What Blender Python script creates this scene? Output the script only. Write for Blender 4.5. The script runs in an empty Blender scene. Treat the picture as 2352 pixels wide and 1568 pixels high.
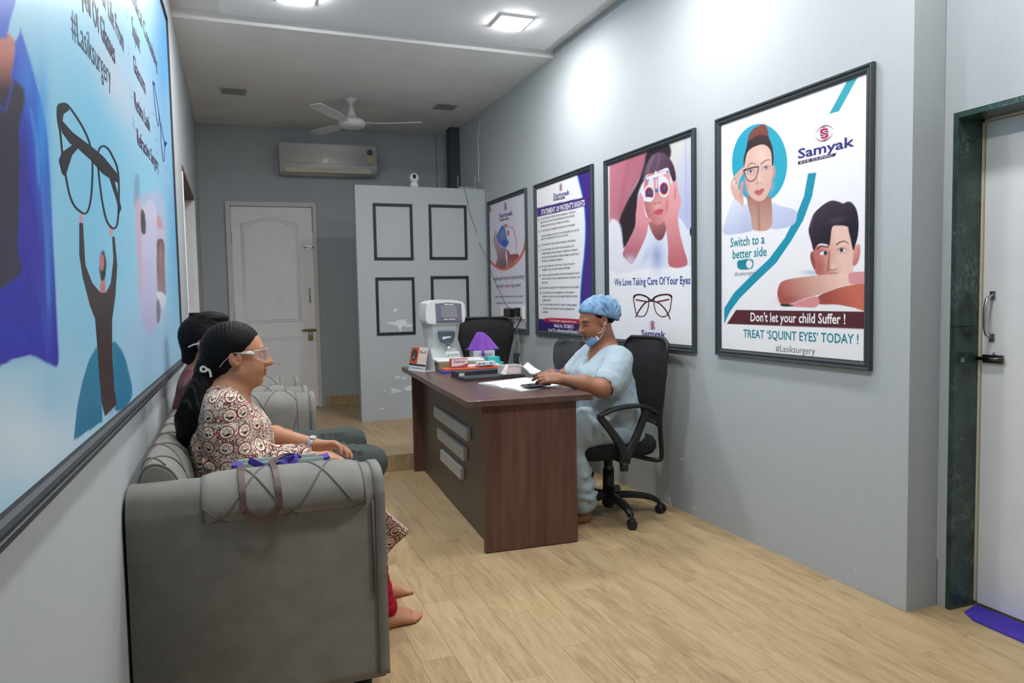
import bpy, bmesh, math, random
import numpy as np
from mathutils import Matrix, Vector, Euler

# ------------------------------------------------------------------ camera
W, H = 2352, 1568
F, YAW, PITCH, ROLL = 1669.5, 0.366802, 0.0606606, -0.0191776
CAM = np.array([0.0, 0.0, 1.2])
_f = np.array([math.sin(YAW)*math.cos(PITCH), math.cos(YAW)*math.cos(PITCH), -math.sin(PITCH)])
_r = np.array([math.cos(YAW), -math.sin(YAW), 0.0])
_u = np.cross(_r, _f)
CR = _r*math.cos(ROLL) + _u*math.sin(ROLL)
CU = _u*math.cos(ROLL) - _r*math.sin(ROLL)
CF = _f
scene = bpy.context.scene
cam_data = bpy.data.cameras.new('camera')
cam_data.sensor_fit = 'HORIZONTAL'
cam_data.sensor_width = 36.0
cam_data.lens = F/W*36.0
cam_data.clip_start = 0.02
cam = bpy.data.objects.new('camera', cam_data)
scene.collection.objects.link(cam)
cam.matrix_world = Matrix(((CR[0], CU[0], -CF[0], CAM[0]), (CR[1], CU[1], -CF[1], CAM[1]),
                           (CR[2], CU[2], -CF[2], CAM[2]), (0, 0, 0, 1)))
scene.camera = cam

# ------------------------------------------------------------------ world, exposure, light strengths
world = bpy.data.worlds.new('world')
scene.world = world
world.use_nodes = True
world.node_tree.nodes['Background'].inputs[0].default_value = (0.62, 0.68, 0.75, 1)
world.node_tree.nodes['Background'].inputs[1].default_value = 0.25
vs = scene.view_settings
vs.view_transform = 'Standard'
vs.look = 'None'
vs.gamma = 1.0
vs.use_curve_mapping = False
vs.exposure = 0.38
LED_POWER = 120.0
LED_COLOR = (1.0, 0.985, 0.97)
LED_SPOTS = [(x, y) for y in (4.43, 2.94, 1.45) for x in (0.42, 1.74)]

# ------------------------------------------------------------------ photo pixel -> place
def ray(x, y):
    return CF + CR*(x - W/2)/F - CU*(y - H/2)/F
def onZ(x, y, z):
    d = ray(x, y); return CAM + d*(z - CAM[2])/d[2]
def onX(x, y, X):
    d = ray(x, y); return CAM + d*(X - CAM[0])/d[0]
def onY(x, y, Y):
    d = ray(x, y); return CAM + d*(Y - CAM[1])/d[1]
def onP(x, y, P, n):
    d = ray(x, y); n = np.array(n, float); return CAM + d*((np.array(P, float) - CAM) @ n)/(d @ n)
def proj(P):
    v = np.asarray(P, float) - CAM
    z = v @ CF
    return np.stack([W/2 + F*(v @ CR)/z, H/2 - F*(v @ CU)/z], -1)

# ------------------------------------------------------------------ object helpers
COL = scene.collection
def lin(c):
    out = []
    for v in c[:3]:
        v = v/255.0
        out.append(v/12.92 if v <= 0.04045 else ((v + 0.055)/1.055)**2.4)
    return tuple(out)

MATS = {}
def mat(name, color=(128, 128, 128), rough=0.6, metal=0.0, spec=0.4, noise=0.0, nscale=40.0, stretch=(1, 1, 1),
        bump=0.0, bscale=200.0, bstretch=(1, 1, 1), color2=None, trans=0.0, ior=1.45, alpha=1.0, emit=0.0, sheen=0.0,
        coat=0.0, vcol=False, sss=0.0, bdist=0.002):
    if name in MATS:
        return MATS[name]
    m = bpy.data.materials.new(name)
    m.use_nodes = True
    nt = m.node_tree; N = nt.nodes; L = nt.links
    b = N['Principled BSDF']
    c = lin(color)
    b.inputs['Base Color'].default_value = (*c, 1)
    b.inputs['Roughness'].default_value = rough
    b.inputs['Metallic'].default_value = metal
    b.inputs['Specular IOR Level'].default_value = spec
    b.inputs['IOR'].default_value = ior
    b.inputs['Transmission Weight'].default_value = trans
    b.inputs['Alpha'].default_value = alpha
    b.inputs['Sheen Weight'].default_value = sheen
    b.inputs['Coat Weight'].default_value = coat
    if sss > 0:
        b.inputs['Subsurface Weight'].default_value = sss
        b.inputs['Subsurface Radius'].default_value = (0.012, 0.005, 0.003)
        b.inputs['Subsurface Scale'].default_value = 0.6
    if emit > 0:
        b.inputs['Emission Color'].default_value = (*c, 1)
        b.inputs['Emission Strength'].default_value = emit
    tc = N.new('ShaderNodeTexCoord')
    if vcol:
        a = N.new('ShaderNodeVertexColor'); a.layer_name = 'Col'
        src = a.outputs['Color']
    else:
        src = None
    if noise > 0:
        mp = N.new('ShaderNodeMapping'); mp.inputs['Scale'].default_value = stretch
        L.new(tc.outputs['Object'], mp.inputs['Vector'])
        nz = N.new('ShaderNodeTexNoise'); nz.inputs['Scale'].default_value = nscale
        nz.inputs['Detail'].default_value = 5
        L.new(mp.outputs[0], nz.inputs['Vector'])
        mix = N.new('ShaderNodeMix'); mix.data_type = 'RGBA'
        if color2 is not None:
            mr = N.new('ShaderNodeMapRange')
            mr.inputs['From Min'].default_value = 0.5 - 0.22/max(noise, .01)
            mr.inputs['From Max'].default_value = 0.5 + 0.22/max(noise, .01)
            L.new(nz.outputs['Fac'], mr.inputs['Value'])
            L.new(mr.outputs[0], mix.inputs['Factor'])
            mix.inputs['A'].default_value = (*c, 1)
            mix.inputs['B'].default_value = (*lin(color2), 1)
        else:
            mix.blend_type = 'MULTIPLY'
            mix.inputs['Factor'].default_value = 1.0
            mr = N.new('ShaderNodeMapRange')
            mr.inputs['From Min'].default_value = 0.3; mr.inputs['From Max'].default_value = 0.7
            mr.inputs['To Min'].default_value = 1 - noise; mr.inputs['To Max'].default_value = 1 + noise
            L.new(nz.outputs['Fac'], mr.inputs['Value'])
            if src is not None:
                L.new(src, mix.inputs['A'])
            else:
                mix.inputs['A'].default_value = (*c, 1)
            cc = N.new('ShaderNodeCombineColor')
            for i in range(3):
                L.new(mr.outputs[0], cc.inputs[i])
            L.new(cc.outputs[0], mix.inputs['B'])
        src = mix.outputs['Result']
    if src is not None:
        L.new(src, b.inputs['Base Color'])
    if bump > 0:
        mp2 = N.new('ShaderNodeMapping'); mp2.inputs['Scale'].default_value = bstretch
        L.new(tc.outputs['Object'], mp2.inputs['Vector'])
        n2 = N.new('ShaderNodeTexNoise'); n2.inputs['Scale'].default_value = bscale
        n2.inputs['Detail'].default_value = 3
        L.new(mp2.outputs[0], n2.inputs['Vector'])
        bp = N.new('ShaderNodeBump'); bp.inputs['Strength'].default_value = bump
        bp.inputs['Distance'].default_value = bdist
        L.new(n2.outputs['Fac'], bp.inputs['Height'])
        L.new(bp.outputs[0], b.inputs['Normal'])
    MATS[name] = m
    return m

XF = {}   # object name -> world matrix of roots (identity for meshes placed in world space)
def tag(o, label=None, cat=None, group=None, kind=None):
    if label: o['label'] = label
    if cat: o['category'] = cat
    if group: o['group'] = group
    if kind: o['kind'] = kind
    return o
def thing(name, label, cat, loc=(0, 0, 0), rotz=0.0, group=None, kind=None):
    o = bpy.data.objects.new(name, None)
    o.empty_display_size = 0.05
    COL.objects.link(o)
    M = Matrix.Translation(Vector(loc)) @ Matrix.Rotation(rotz, 4, 'Z')
    o.matrix_world = M
    XF[o.name] = M
    return tag(o, label, cat, group, kind)
def link_mesh(name, me, m, parent=None, world=False, smooth=False):
    """one mesh object; world=True means the mesh is given in world space even though it has a parent"""
    o = bpy.data.objects.new(name, me)
    COL.objects.link(o)
    if m is not None and len(me.materials) == 0:
        for mm in (m if isinstance(m, (list, tuple)) else [m]):
            me.materials.append(mm)
    if smooth:
        me.shade_smooth()
    M = Matrix.Identity(4)
    if parent is not None:
        o.parent = parent
        P = XF.get(parent.name, Matrix.Identity(4))
        if world:
            me.transform(P.inverted())
        M = P
    XF[o.name] = M
    return o
def mesh_obj(name, verts, faces, m, parent=None, world=False, smooth=False):
    me = bpy.data.meshes.new(name)
    me.from_pydata([tuple(map(float, v)) for v in verts], [], [tuple(int(i) for i in f) for f in faces])
    me.update()
    return link_mesh(name, me, m, parent, world, smooth)
def dup(root, loc, rotz=0.0, label=None, group=None):
    r = root.copy(); COL.objects.link(r)
    r.matrix_world = Matrix.Translation(Vector(loc)) @ Matrix.Rotation(rotz, 4, 'Z')
    if label: r['label'] = label
    if group: r['group'] = group
    for ch in list(root.children):
        c = ch.copy(); COL.objects.link(c); c.parent = r
        for g in ch.children:
            d = g.copy(); COL.objects.link(d); d.parent = c
    return r

class MB:
    """mesh builder: collects shapes, builds ONE mesh object"""
    def __init__(s):
        s.bm = bmesh.new()
    def _xf(s, geom, M):
        if M is not None:
            bmesh.ops.transform(s.bm, matrix=M, verts=geom)
    def box(s, c, d, bev=0.0, seg=2, M=None, mi=0):
        r = bmesh.ops.create_cube(s.bm, size=1.0)
        vs_ = r['verts']
        for v in vs_:
            v.co = Vector((v.co.x*d[0] + c[0], v.co.y*d[1] + c[1], v.co.z*d[2] + c[2]))
        fs = set(f for v in vs_ for f in v.link_faces)
        if bev > 0:
            es = list(set(e for v in vs_ for e in v.link_edges))
            rr = bmesh.ops.bevel(s.bm, geom=es, offset=bev, segments=seg, profile=0.5, affect='EDGES')
            vs_ = list(set(v for f in rr['faces'] for v in f.verts) | set(v for v in vs_ if v.is_valid))
            fs = set(f for v in vs_ for f in v.link_faces)
        for f in fs: f.material_index = mi
        s._xf(vs_, M)
        return s
    def box2(s, a, b, bev=0.0, **k):
        c = [(a[i] + b[i])/2 for i in range(3)]; d = [abs(b[i] - a[i]) for i in range(3)]
        return s.box(c, d, bev, **k)
    def cyl(s, a, b, r, r2=None, n=20, caps=True, mi=0):
        a = Vector(a); b = Vector(b); r2 = r if r2 is None else r2
        ax = (b - a)
        z = ax.normalized()
        x = z.orthogonal().normalized(); y = z.cross(x)
        A = [s.bm.verts.new(a + (x*math.cos(t) + y*math.sin(t))*r) for t in [2*math.pi*i/n for i in range(n)]]
        B = [s.bm.verts.new(b + (x*math.cos(t) + y*math.sin(t))*r2) for t in [2*math.pi*i/n for i in range(n)]]
        for i in range(n):
            f = s.bm.faces.new((A[i], A[(i+1) % n], B[(i+1) % n], B[i])); f.material_index = mi; f.smooth = True
        if caps:
            f = s.bm.faces.new(A[::-1]); f.material_index = mi
            f = s.bm.faces.new(B); f.material_index = mi
        return s
    def tube(s, pts, r, n=8, closed=False, flat=None, up=None, mi=0):
        """tube (or flat strap: flat=(half width, half thickness)) along points"""
        P = [Vector(p) for p in pts]; m = len(P)
        rr = r if isinstance(r, (list, tuple)) else [r]*m
        rings = []
        px = None
        for i in range(m):
            if closed: t = P[(i+1) % m] - P[i-1]
            else: t = P[min(i+1, m-1)] - P[max(i-1, 0)]
            t = t.normalized()
            if up is not None:
                x = Vector(up).cross(t)
                x = x.normalized() if x.length > 1e-5 else t.orthogonal().normalized()
            elif px is None: x = t.orthogonal().normalized()
            else:
                x = px - t*px.dot(t)
                x = x.normalized() if x.length > 1e-6 else t.orthogonal().normalized()
            px = x; y = t.cross(x)
            ring = []
            for k in range(n):
                a = 2*math.pi*(k + .5)/n
                ca, sa = math.cos(a), math.sin(a)
                if flat:
                    ex = math.copysign(abs(ca)**0.4, ca)*flat[0]; ey = math.copysign(abs(sa)**0.4, sa)*flat[1]
                    ring.append(s.bm.verts.new(P[i] + x*ex*rr[i] + y*ey*rr[i]))
                else:
                    ring.append(s.bm.verts.new(P[i] + (x*ca + y*sa)*rr[i]))
            rings.append(ring)
        rng = range(m) if closed else range(m-1)
        for i in rng:
            A, B = rings[i], rings[(i+1) % m]
            for k in range(n):
                f = s.bm.faces.new((A[k], A[(k+1) % n], B[(k+1) % n], B[k])); f.smooth = True; f.material_index = mi
        if not closed:
            f = s.bm.faces.new(rings[0][::-1]); f.material_index = mi
            f = s.bm.faces.new(rings[-1]); f.material_index = mi
        return s
    def lathe(s, prof, c=(0, 0, 0), n=24, M=None, mi=0):
        """profile [(r, z)...] about z through c"""
        rings = []; allv = []
        for r, z in prof:
            ring = [s.bm.verts.new((c[0] + r*math.cos(2*math.pi*k/n), c[1] + r*math.sin(2*math.pi*k/n), c[2] + z)) for k in range(n)]
            rings.append(ring); allv += ring
        for i in range(len(rings)-1):
            for k in range(n):
                f = s.bm.faces.new((rings[i][k], rings[i][(k+1) % n], rings[i+1][(k+1) % n], rings[i+1][k])); f.smooth = True; f.material_index = mi
        f = s.bm.faces.new(rings[0][::-1]); f.material_index = mi
        f = s.bm.faces.new(rings[-1]); f.material_index = mi
        s._xf(allv, M)
        return s
    def prism(s, poly, axis, a, b, bev=0.0, mi=0, M=None):
        """extrude a 2D polygon along axis ('x','y','z') from a to b; poly in the two other axes in order"""
        def P(p, t):
            if axis == 'x': return (t, p[0], p[1])
            if axis == 'y': return (p[0], t, p[1])
            return (p[0], p[1], t)
        A = [s.bm.verts.new(P(p, a)) for p in poly]; B = [s.bm.verts.new(P(p, b)) for p in poly]
        n = len(poly); fs = []
        for i in range(n):
            fs.append(s.bm.faces.new((A[i], A[(i+1) % n], B[(i+1) % n], B[i])))
        fs.append(s.bm.faces.new(A[::-1])); fs.append(s.bm.faces.new(B))
        allv = A + B
        if bev > 0:
            es = list(set(e for f in fs for e in f.edges))
            rr = bmesh.ops.bevel(s.bm, geom=es, offset=bev, segments=2, profile=0.5, affect='EDGES')
            allv = list(set(v for f in rr['faces'] for v in f.verts))
            fs = list(set(f for v in allv for f in v.link_faces))
        for f in fs: f.material_index = mi
        s._xf(allv, M)
        return s
    def face(s, pts, mi=0):
        f = s.bm.faces.new([s.bm.verts.new(Vector(p)) for p in pts]); f.material_index = mi
        return s
    def ball(s, c, r, n=16, mi=0, M=None):
        rr = bmesh.ops.create_uvsphere(s.bm, u_segments=n, v_segments=max(6, n*2//3), radius=1.0)
        r = r if isinstance(r, (list, tuple)) else (r, r, r)
        for v in rr['verts']:
            v.co = Vector((v.co.x*r[0] + c[0], v.co.y*r[1] + c[1], v.co.z*r[2] + c[2]))
        for f in set(f for v in rr['verts'] for f in v.link_faces): f.smooth = True; f.material_index = mi
        s._xf(rr['verts'], M)
        return s
    def build(s, name, m, parent=None, world=False, smooth=False, M=None):
        bmesh.ops.recalc_face_normals(s.bm, faces=s.bm.faces)
        if M is not None: bmesh.ops.transform(s.bm, matrix=M, verts=s.bm.verts)
        me = bpy.data.meshes.new(name)
        s.bm.to_mesh(me); s.bm.free()
        o = link_mesh(name, me, m, parent, world)
        if smooth: me.shade_smooth()
        return o
def crs(pts, n=8, closed=False):
    """Catmull-Rom through points (any dimension)"""
    P = np.asarray(pts, float); m = len(P); out = []
    segs = m if closed else m-1
    for i in range(segs):
        if closed: p0, p1, p2, p3 = P[i-1], P[i], P[(i+1) % m], P[(i+2) % m]
        else: p0, p1, p2, p3 = P[max(i-1, 0)], P[i], P[i+1], P[min(i+2, m-1)]
        for k in range(n):
            t = k/n
            out.append(0.5*((2*p1) + (-p0+p2)*t + (2*p0-5*p1+4*p2-p3)*t*t + (-p0+3*p1-3*p2+p3)*t**3))
    if not closed: out.append(P[-1])
    return np.array(out)
def sstep(x, a, b): t = np.clip((x - a)/(b - a), 0, 1); return t*t*(3 - 2*t)
def struct(o):
    o['kind'] = 'structure'; return o
# ================================================================== materials of the room
def wallpaper(name, c1, c2):
    m = mat(name, c1, rough=0.75, spec=0.25, noise=0.5, nscale=9, stretch=(24, 24, 2.2), color2=c2, bump=0.3, bscale=60,
            bstretch=(6, 6, 0.7), bdist=0.001)
    return m
M_WALL = wallpaper('grey_wallpaper', (176, 183, 187), (187, 194, 197))
M_WALL_SHADE = wallpaper('grey_wallpaper_shaded', (170, 178, 183), (181, 188, 192))  # same wallpaper, a little of the back zone's shade toned into the colour
M_CEIL = mat('ceiling_paint', (238, 238, 236), rough=0.85, spec=0.2, noise=0.04, nscale=3)
M_SLAB = mat('ceiling_panel_white', (240, 241, 243), rough=0.7, spec=0.3)
M_WHITE = mat('white_door_paint', (236, 237, 239), rough=0.42, spec=0.4, noise=0.03, nscale=6, bump=0.08, bscale=35, bstretch=(3, 3, .4))
M_STEEL = mat('steel', (190, 192, 195), rough=0.28, metal=1.0)
M_BRASS = mat('brass_old', (150, 130, 85), rough=0.4, metal=1.0)
M_BLACK = mat('black_frame', (40, 46, 50), rough=0.5, spec=0.4)
M_BROWN = mat('brown_wood_frame', (104, 76, 60), rough=0.6, noise=0.2, nscale=20, stretch=(4, 4, .5))
M_PATCH = mat('torn_wallpaper_white', (226, 229, 230), rough=0.9, spec=0.1)

def plank_material():
    m = bpy.data.materials.new('oak_vinyl_plank'); m.use_nodes = True
    nt = m.node_tree; N = nt.nodes; L = nt.links; b = N['Principled BSDF']
    tc = N.new('ShaderNodeTexCoord'); oi = N.new('ShaderNodeObjectInfo')
    off = N.new('ShaderNodeVectorMath'); off.operation = 'MULTIPLY_ADD'
    cmb = N.new('ShaderNodeCombineXYZ')
    for i in range(3): L.new(oi.outputs['Random'], cmb.inputs[i])
    L.new(cmb.outputs[0], off.inputs[0]); off.inputs[1].default_value = (31, 57, 17)
    L.new(tc.outputs['Object'], off.inputs[2])
    def nz(scale, st, det=4, dist=0.0):
        mp = N.new('ShaderNodeMapping'); mp.inputs['Scale'].default_value = st
        L.new(off.outputs[0], mp.inputs['Vector'])
        n = N.new('ShaderNodeTexNoise'); n.inputs['Scale'].default_value = scale; n.inputs['Detail'].default_value = det
        n.inputs['Distortion'].default_value = dist
        L.new(mp.outputs[0], n.inputs['Vector']); return n.outputs['Fac']
    fine = nz(30, (6, .35, 1), 5, .3)
    broad = nz(6, (3.2, .5, 1), 3, 1.2)
    ramp = N.new('ShaderNodeValToRGB')
    e = ramp.color_ramp.elements
    e[0].position = 0.25; e[0].color = (*lin((144, 120, 88)), 1)
    e[1].position = 0.75; e[1].color = (*lin((199, 177, 140)), 1)
    x = ramp.color_ramp.elements.new(0.5); x.color = (*lin((180, 155, 117)), 1)
    add = N.new('ShaderNodeMath'); add.operation = 'MULTIPLY_ADD'; add.inputs[1].default_value = 0.55
    L.new(broad, add.inputs[0])
    m2 = N.new('ShaderNodeMath'); m2.operation = 'MULTIPLY'; m2.inputs[1].default_value = 0.45
    L.new(fine, m2.inputs[0]); L.new(m2.outputs[0], add.inputs[2])
    rr = N.new('ShaderNodeMapRange'); rr.inputs['To Min'].default_value = -0.05; rr.inputs['To Max'].default_value = 0.05
    L.new(oi.outputs['Random'], rr.inputs['Value'])
    a2 = N.new('ShaderNodeMath'); a2.operation = 'ADD'
    L.new(add.outputs[0], a2.inputs[0]); L.new(rr.outputs[0], a2.inputs[1])
    L.new(a2.outputs[0], ramp.inputs['Fac'])
    L.new(ramp.outputs[0], b.inputs['Base Color'])
    b.inputs['Roughness'].default_value = 0.42
    b.inputs['Specular IOR Level'].default_value = 0.35
    bp = N.new('ShaderNodeBump'); bp.inputs['Strength'].default_value = 0.12; bp.inputs['Distance'].default_value = 0.0006
    L.new(fine, bp.inputs['Height']); L.new(bp.outputs[0], b.inputs['Normal'])
    return m
M_PLANK = plank_material()

# ================================================================== walls
ZS = 0.115                       # height of the raised floor at the back
YSTEP = 5.0                      # where the raised floor begins
ZC = 2.94                        # ceiling at the back
ZU = 3.0                         # ceiling above the hanging panel
def XR(Y): return 2.305 - 0.012*(Y - 1.95)
def XL(Y): return -0.256 - 0.005*(7.755 - Y)
def YB(X): return 7.755 - 0.07*(X + 0.256)
YF = -2.6
def slab_wall(name, pts, n, th, m, z0=-0.02, z1=3.1):
    """a straight wall piece between two floor points; thickness th on the side n"""
    a, b = np.array(pts[0]), np.array(pts[1]); n = np.array(n, float)
    q = [a, b, b + n*th, a + n*th]
    v = [(p[0], p[1], z) for z in (z0, z1) for p in q]
    return v, [(0, 1, 2, 3), (4, 7, 6, 5), (0, 4, 5, 1), (1, 5, 6, 2), (2, 6, 7, 3), (3, 7, 4, 0)]
def join_boxes(name, lst, m):
    V, Fc = [], []
    for v, f in lst:
        o = len(V); V += v; Fc += [tuple(i + o for i in t) for t in f]
    b = MB()
    vs_ = [b.bm.verts.new(p) for p in V]
    for t in Fc: b.bm.faces.new([vs_[i] for i in t])
    return struct(b.build(name, m))
# right wall (with the jog at the door recess)
join_boxes('wall_right', [slab_wall('', [(XR(1.95), 1.95), (XR(7.75), 7.75)], (1, 0), 0.155, None)], M_WALL)
XD = 2.462                       # wall plane of the door recess
DY0, DY1, DH = 1.0, 1.915, 1.832  # marble-lined opening
join_boxes('wall_recess', [slab_wall('', [(XD, DY1), (XD, 1.949)], (1, 0), 0.3, None),
                           slab_wall('', [(XD, YF), (XD, DY0)], (1, 0), 0.3, None),
                           slab_wall('', [(XD, DY0), (XD, DY1)], (1, 0), 0.3, None, z0=DH)], M_WALL)
# left wall with the doorway near the back
LD0, LD1, LDH = 5.25, 6.75, 2.10
join_boxes('wall_left', [slab_wall('', [(XL(YF), YF), (XL(LD0), LD0)], (-1, 0), 0.16, None),
                         slab_wall('', [(XL(LD1), LD1), (XL(7.8), 7.8)], (-1, 0), 0.16, None),
                         slab_wall('', [(XL(LD0), LD0), (XL(LD1), LD1)], (-1, 0), 0.16, None, z0=LDH)], M_WALL)
join_boxes('wall_back', [slab_wall('', [(-0.45, YB(-0.45)), (2.5, YB(2.5))], (0, 1), 0.15, None)], M_WALL_SHADE)
join_boxes('wall_front', [slab_wall('', [(-0.7, YF), (2.9, YF)], (0, -1), 0.15, None)], M_WALL)
# the room beyond the left doorway: a lit white passage
join_boxes('wall_passage', [slab_wall('', [(-1.2, 5.0), (-1.2, 7.2)], (-1, 0), 0.1, None),
                            slab_wall('', [(-1.2, 7.2), (XL(7.2) - .16, 7.2)], (0, 1), 0.1, None),
                            slab_wall('', [(-1.2, 4.9), (XL(4.9) - .16, 4.9)], (0, 1), 0.1, None)], M_WHITE)
b = MB(); b.box2((-1.3, 4.9, ZS - .1), (XL(6) - .1, 7.3, ZS)); struct(b.build('floor_passage', M_PLANK))
b = MB(); b.box2((-1.3, 4.9, 2.6), (XL(6) - .1, 7.3, 2.7)); struct(b.build('ceiling_passage', M_CEIL))
# doorway lining of brown wood, with a white leaf standing open
tl = struct(thing('trim_1', 'brown wooden lining at the head of the doorway in the left wall', 'trim', (XL(6), 6.0, ZS)))
b = MB()
b.box2((XL(LD0) - .17, LD0, LDH - .035), (XL(LD0) + .006, LD1, LDH), 0.002)
b.build('head', M_BROWN, tl, world=True)
b = MB(); b.box2((XL(LD1) - .17, LD1 - .035, ZS), (XL(LD1) + .006, LD1, LDH - .035), 0.002); b.build('jamb', M_WHITE, tl, world=True)
b = MB(); b.box2((XL(LD0) - .17, LD0, ZS), (XL(LD0) + .006, LD0 + .03, LDH - .035), 0.002); b.build('jamb', M_WHITE, tl, world=True)
# white flush leaf inside the doorway, half open
lf = thing('door_leaf', 'plain white door leaf standing open in the left doorway', 'door', (XL(6.6) - .04, 6.70, ZS), kind='structure')
b = MB(); b.box2((XL(6.7) - .78, 6.66, ZS + .01), (XL(6.7) - .03, 6.70, 1.93), 0.003); b.build('panel', M_WHITE, lf, world=True)

# partition with a free left end
PX0, PY, PT, PZ = 1.047, 6.5, 0.09, 2.213
b = MB(); b.box2((PX0, PY, ZS - .02), (XR(PY) + .01, PY + PT, PZ), 0.004)
part = struct(b.build('wall_partition', M_WALL))
# torn patches of wallpaper
random.seed(4)
def patch(cx, cz, w, h, seed, spiky=.5):
    rnd = random.Random(seed); pts = []
    n = 18
    for i in range(n):
        a = 2*math.pi*i/n
        k = 1 - spiky*rnd.random()
        pts.append((cx + w/2*math.cos(a)*k, cz + h/2*math.sin(a)*k))
    b = MB(); b.prism(pts, 'y', PY - .0010 - .0003*seed, PY + .0005)
    return b.build('torn_patch', M_PATCH, part)
for (px, py, w, h, s) in [(920, 742, 50, 16, 1), (943, 747, 32, 7, 2), (919, 752, 9, 18, 3), (908, 712, 12, 6, 4), (907, 896, 28, 11, 5),
                          (938, 892, 26, 11, 6), (914, 866, 13, 5, 7), (927, 868, 12, 5, 8), (878, 938, 10, 3, 9), (884, 897, 4, 5, 10)]:
    p = onY(px, py, PY); q = onY(px + w, py, PY); k = (q[0] - p[0])/w
    patch(p[0], p[2], w*k*1.25, h*k*1.5, s, .65)

# back-right pier and dark conduit above the partition
b = MB(); b.box2((2.085, YB(2.1) - .06, ZS), (2.5, YB(2.1) + .1, 3.05)); struct(b.build('wall_pier', M_WALL_SHADE))
b = MB(); b.box2((XR(7.3) - .10, 7.22, ZS), (XR(7.3) + .01, 7.36, ZC + .02), 0.004); struct(b.build('trim_2', mat('dark_pipe_paint', (70, 76, 82), rough=.6)))

# ================================================================== floor and planks
M_SUB = mat('floor_joint', (120, 98, 68), rough=0.8)
b = MB(); b.box2((-0.5, YF, -0.06), (2.9, YSTEP + .02, -0.0015))
fl = struct(b.build('floor', M_SUB))
b = MB(); b.box2((-0.4, YSTEP + .004, -0.06), (2.45, 7.8, ZS - .0015))
fp = struct(b.build('floor_platform', M_SUB))
PWID, PLEN = 0.118, 0.92
plank_mesh = {}
def plank(x0, x1, y0, y1, z, parent):
    key = (round(x1 - x0, 3), round(y1 - y0, 3))
    if key not in plank_mesh:
        w, l = (x1 - x0)/2 - .0004, (y1 - y0)/2 - .0004
        bb = MB(); bb.box((0, 0, -.001), (2*w, 2*l, .002), 0.0004, seg=1)
        bmesh.ops.recalc_face_normals(bb.bm, faces=bb.bm.faces)
        me = bpy.data.meshes.new('plank'); bb.bm.to_mesh(me); bb.bm.free(); me.materials.append(M_PLANK)
        plank_mesh[key] = me
    o = bpy.data.objects.new('plank', plank_mesh[key]); COL.objects.link(o)
    o.parent = parent; o.location = ((x0 + x1)/2, (y0 + y1)/2, z)
rnd = random.Random(7)
def lay(x_start, x_end, y_start, y_end, z, parent):
    i = 0; x = x_start
    while x < x_end - .005:
        x1 = min(x + PWID, x_end)
        y = y_start - PLEN*[0.1, .62, .35, .86, .2, .5, .75][i % 7]
        while y < y_end - .01:
            a, c = max(y, y_start), min(y + PLEN, y_end)
            if c - a > .02: plank(x, x1, a, c, z, parent)
            y += PLEN
        x = x1; i += 1
lay(-0.29, 2.30, 0.55, YSTEP, 0.0, fl)
lay(2.30, 2.70, 0.9, 1.95, 0.0, fl)
lay(-0.27, 2.28, YSTEP + .004, 7.76, ZS, fp)
# riser: short vertical strips of the same vinyl
for i in range(22):
    x = -0.27 + i*PWID
    bb = MB(); bb.box2((x + .0004, YSTEP - .003, 0.0015), (x + PWID - .0004, YSTEP + .004, ZS), 0.0004, seg=1)
    bb.build('riser_strip', M_PLANK, fp)
# plank skirting on the back wall right of the door
sk = struct(thing('baseboard_back', 'oak vinyl skirting along the shaded back wall', 'skirting', (0.9, YB(.9), ZS)))
for x0, x1 in ((0.868, 1.4), (1.4, 1.95), (1.95, 2.25)):
    bb = MB()
    bb.prism([(x0, YB(x0) - .006), (x1 - .001, YB(x1) - .006), (x1 - .001, YB(x1) + .01), (x0, YB(x0) + .01)], 'z', ZS, ZS + .10)
    bb.build('strip', M_PLANK, sk, world=True)

# ================================================================== ceiling
b = MB(); b.box2((-0.5, 4.955, ZC), (2.5, 7.9, ZC + .3)); struct(b.build('ceiling', M_CEIL))
b = MB(); b.box2((-0.6, YF - .1, ZU), (2.9, 4.96, ZU + .12)); struct(b.build('ceiling_front', M_CEIL))
SX0, SX1, SY1, SZ = 0.0, 2.162, 4.858, 2.957
b = MB(); b.box2((SX0, YF + .3, SZ), (SX1, SY1, ZU + .002), 0.002)
struct(b.build('ceiling_panel', M_SLAB))
# square LED panels
M_LED = mat('led_panel_glow', (255, 255, 255), rough=.5)
nb = M_LED.node_tree.nodes['Principled BSDF']
nb.inputs['Emission Color'].default_value = (*LED_COLOR, 1); nb.inputs['Emission Strength'].default_value = LED_POWER
names = {(0.42, 2.94): 'square LED ceiling panel above the sofa, outside the picture', (1.74, 2.94): 'square LED ceiling panel above the near end of the desk, outside the picture',
         (0.42, 1.45): 'square LED ceiling panel near the camera on the blue poster side', (1.74, 1.45): 'square LED ceiling panel near the camera on the door side',
         (0.42, 4.43): 'square LED ceiling panel nearest the fan, cut by the top edge of the picture',
         (1.74, 4.43): 'square LED ceiling panel near the right wall, lit white'}
for (x, y) in LED_SPOTS:
    t = thing('ceiling_light', names.get((x, y), 'square LED ceiling panel over the front of the waiting room'), 'light', (x, y, SZ - .012),
              group='square LED ceiling panels')
    b = MB(); b.box((0, 0, .006), (.215, .215, .012), 0.002); b.build('rim', M_SLAB, t)
    b = MB(); b.box((0, 0, -.003), (.19, .19, .008), 0.002); b.build('diffuser', M_LED, t)
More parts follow.
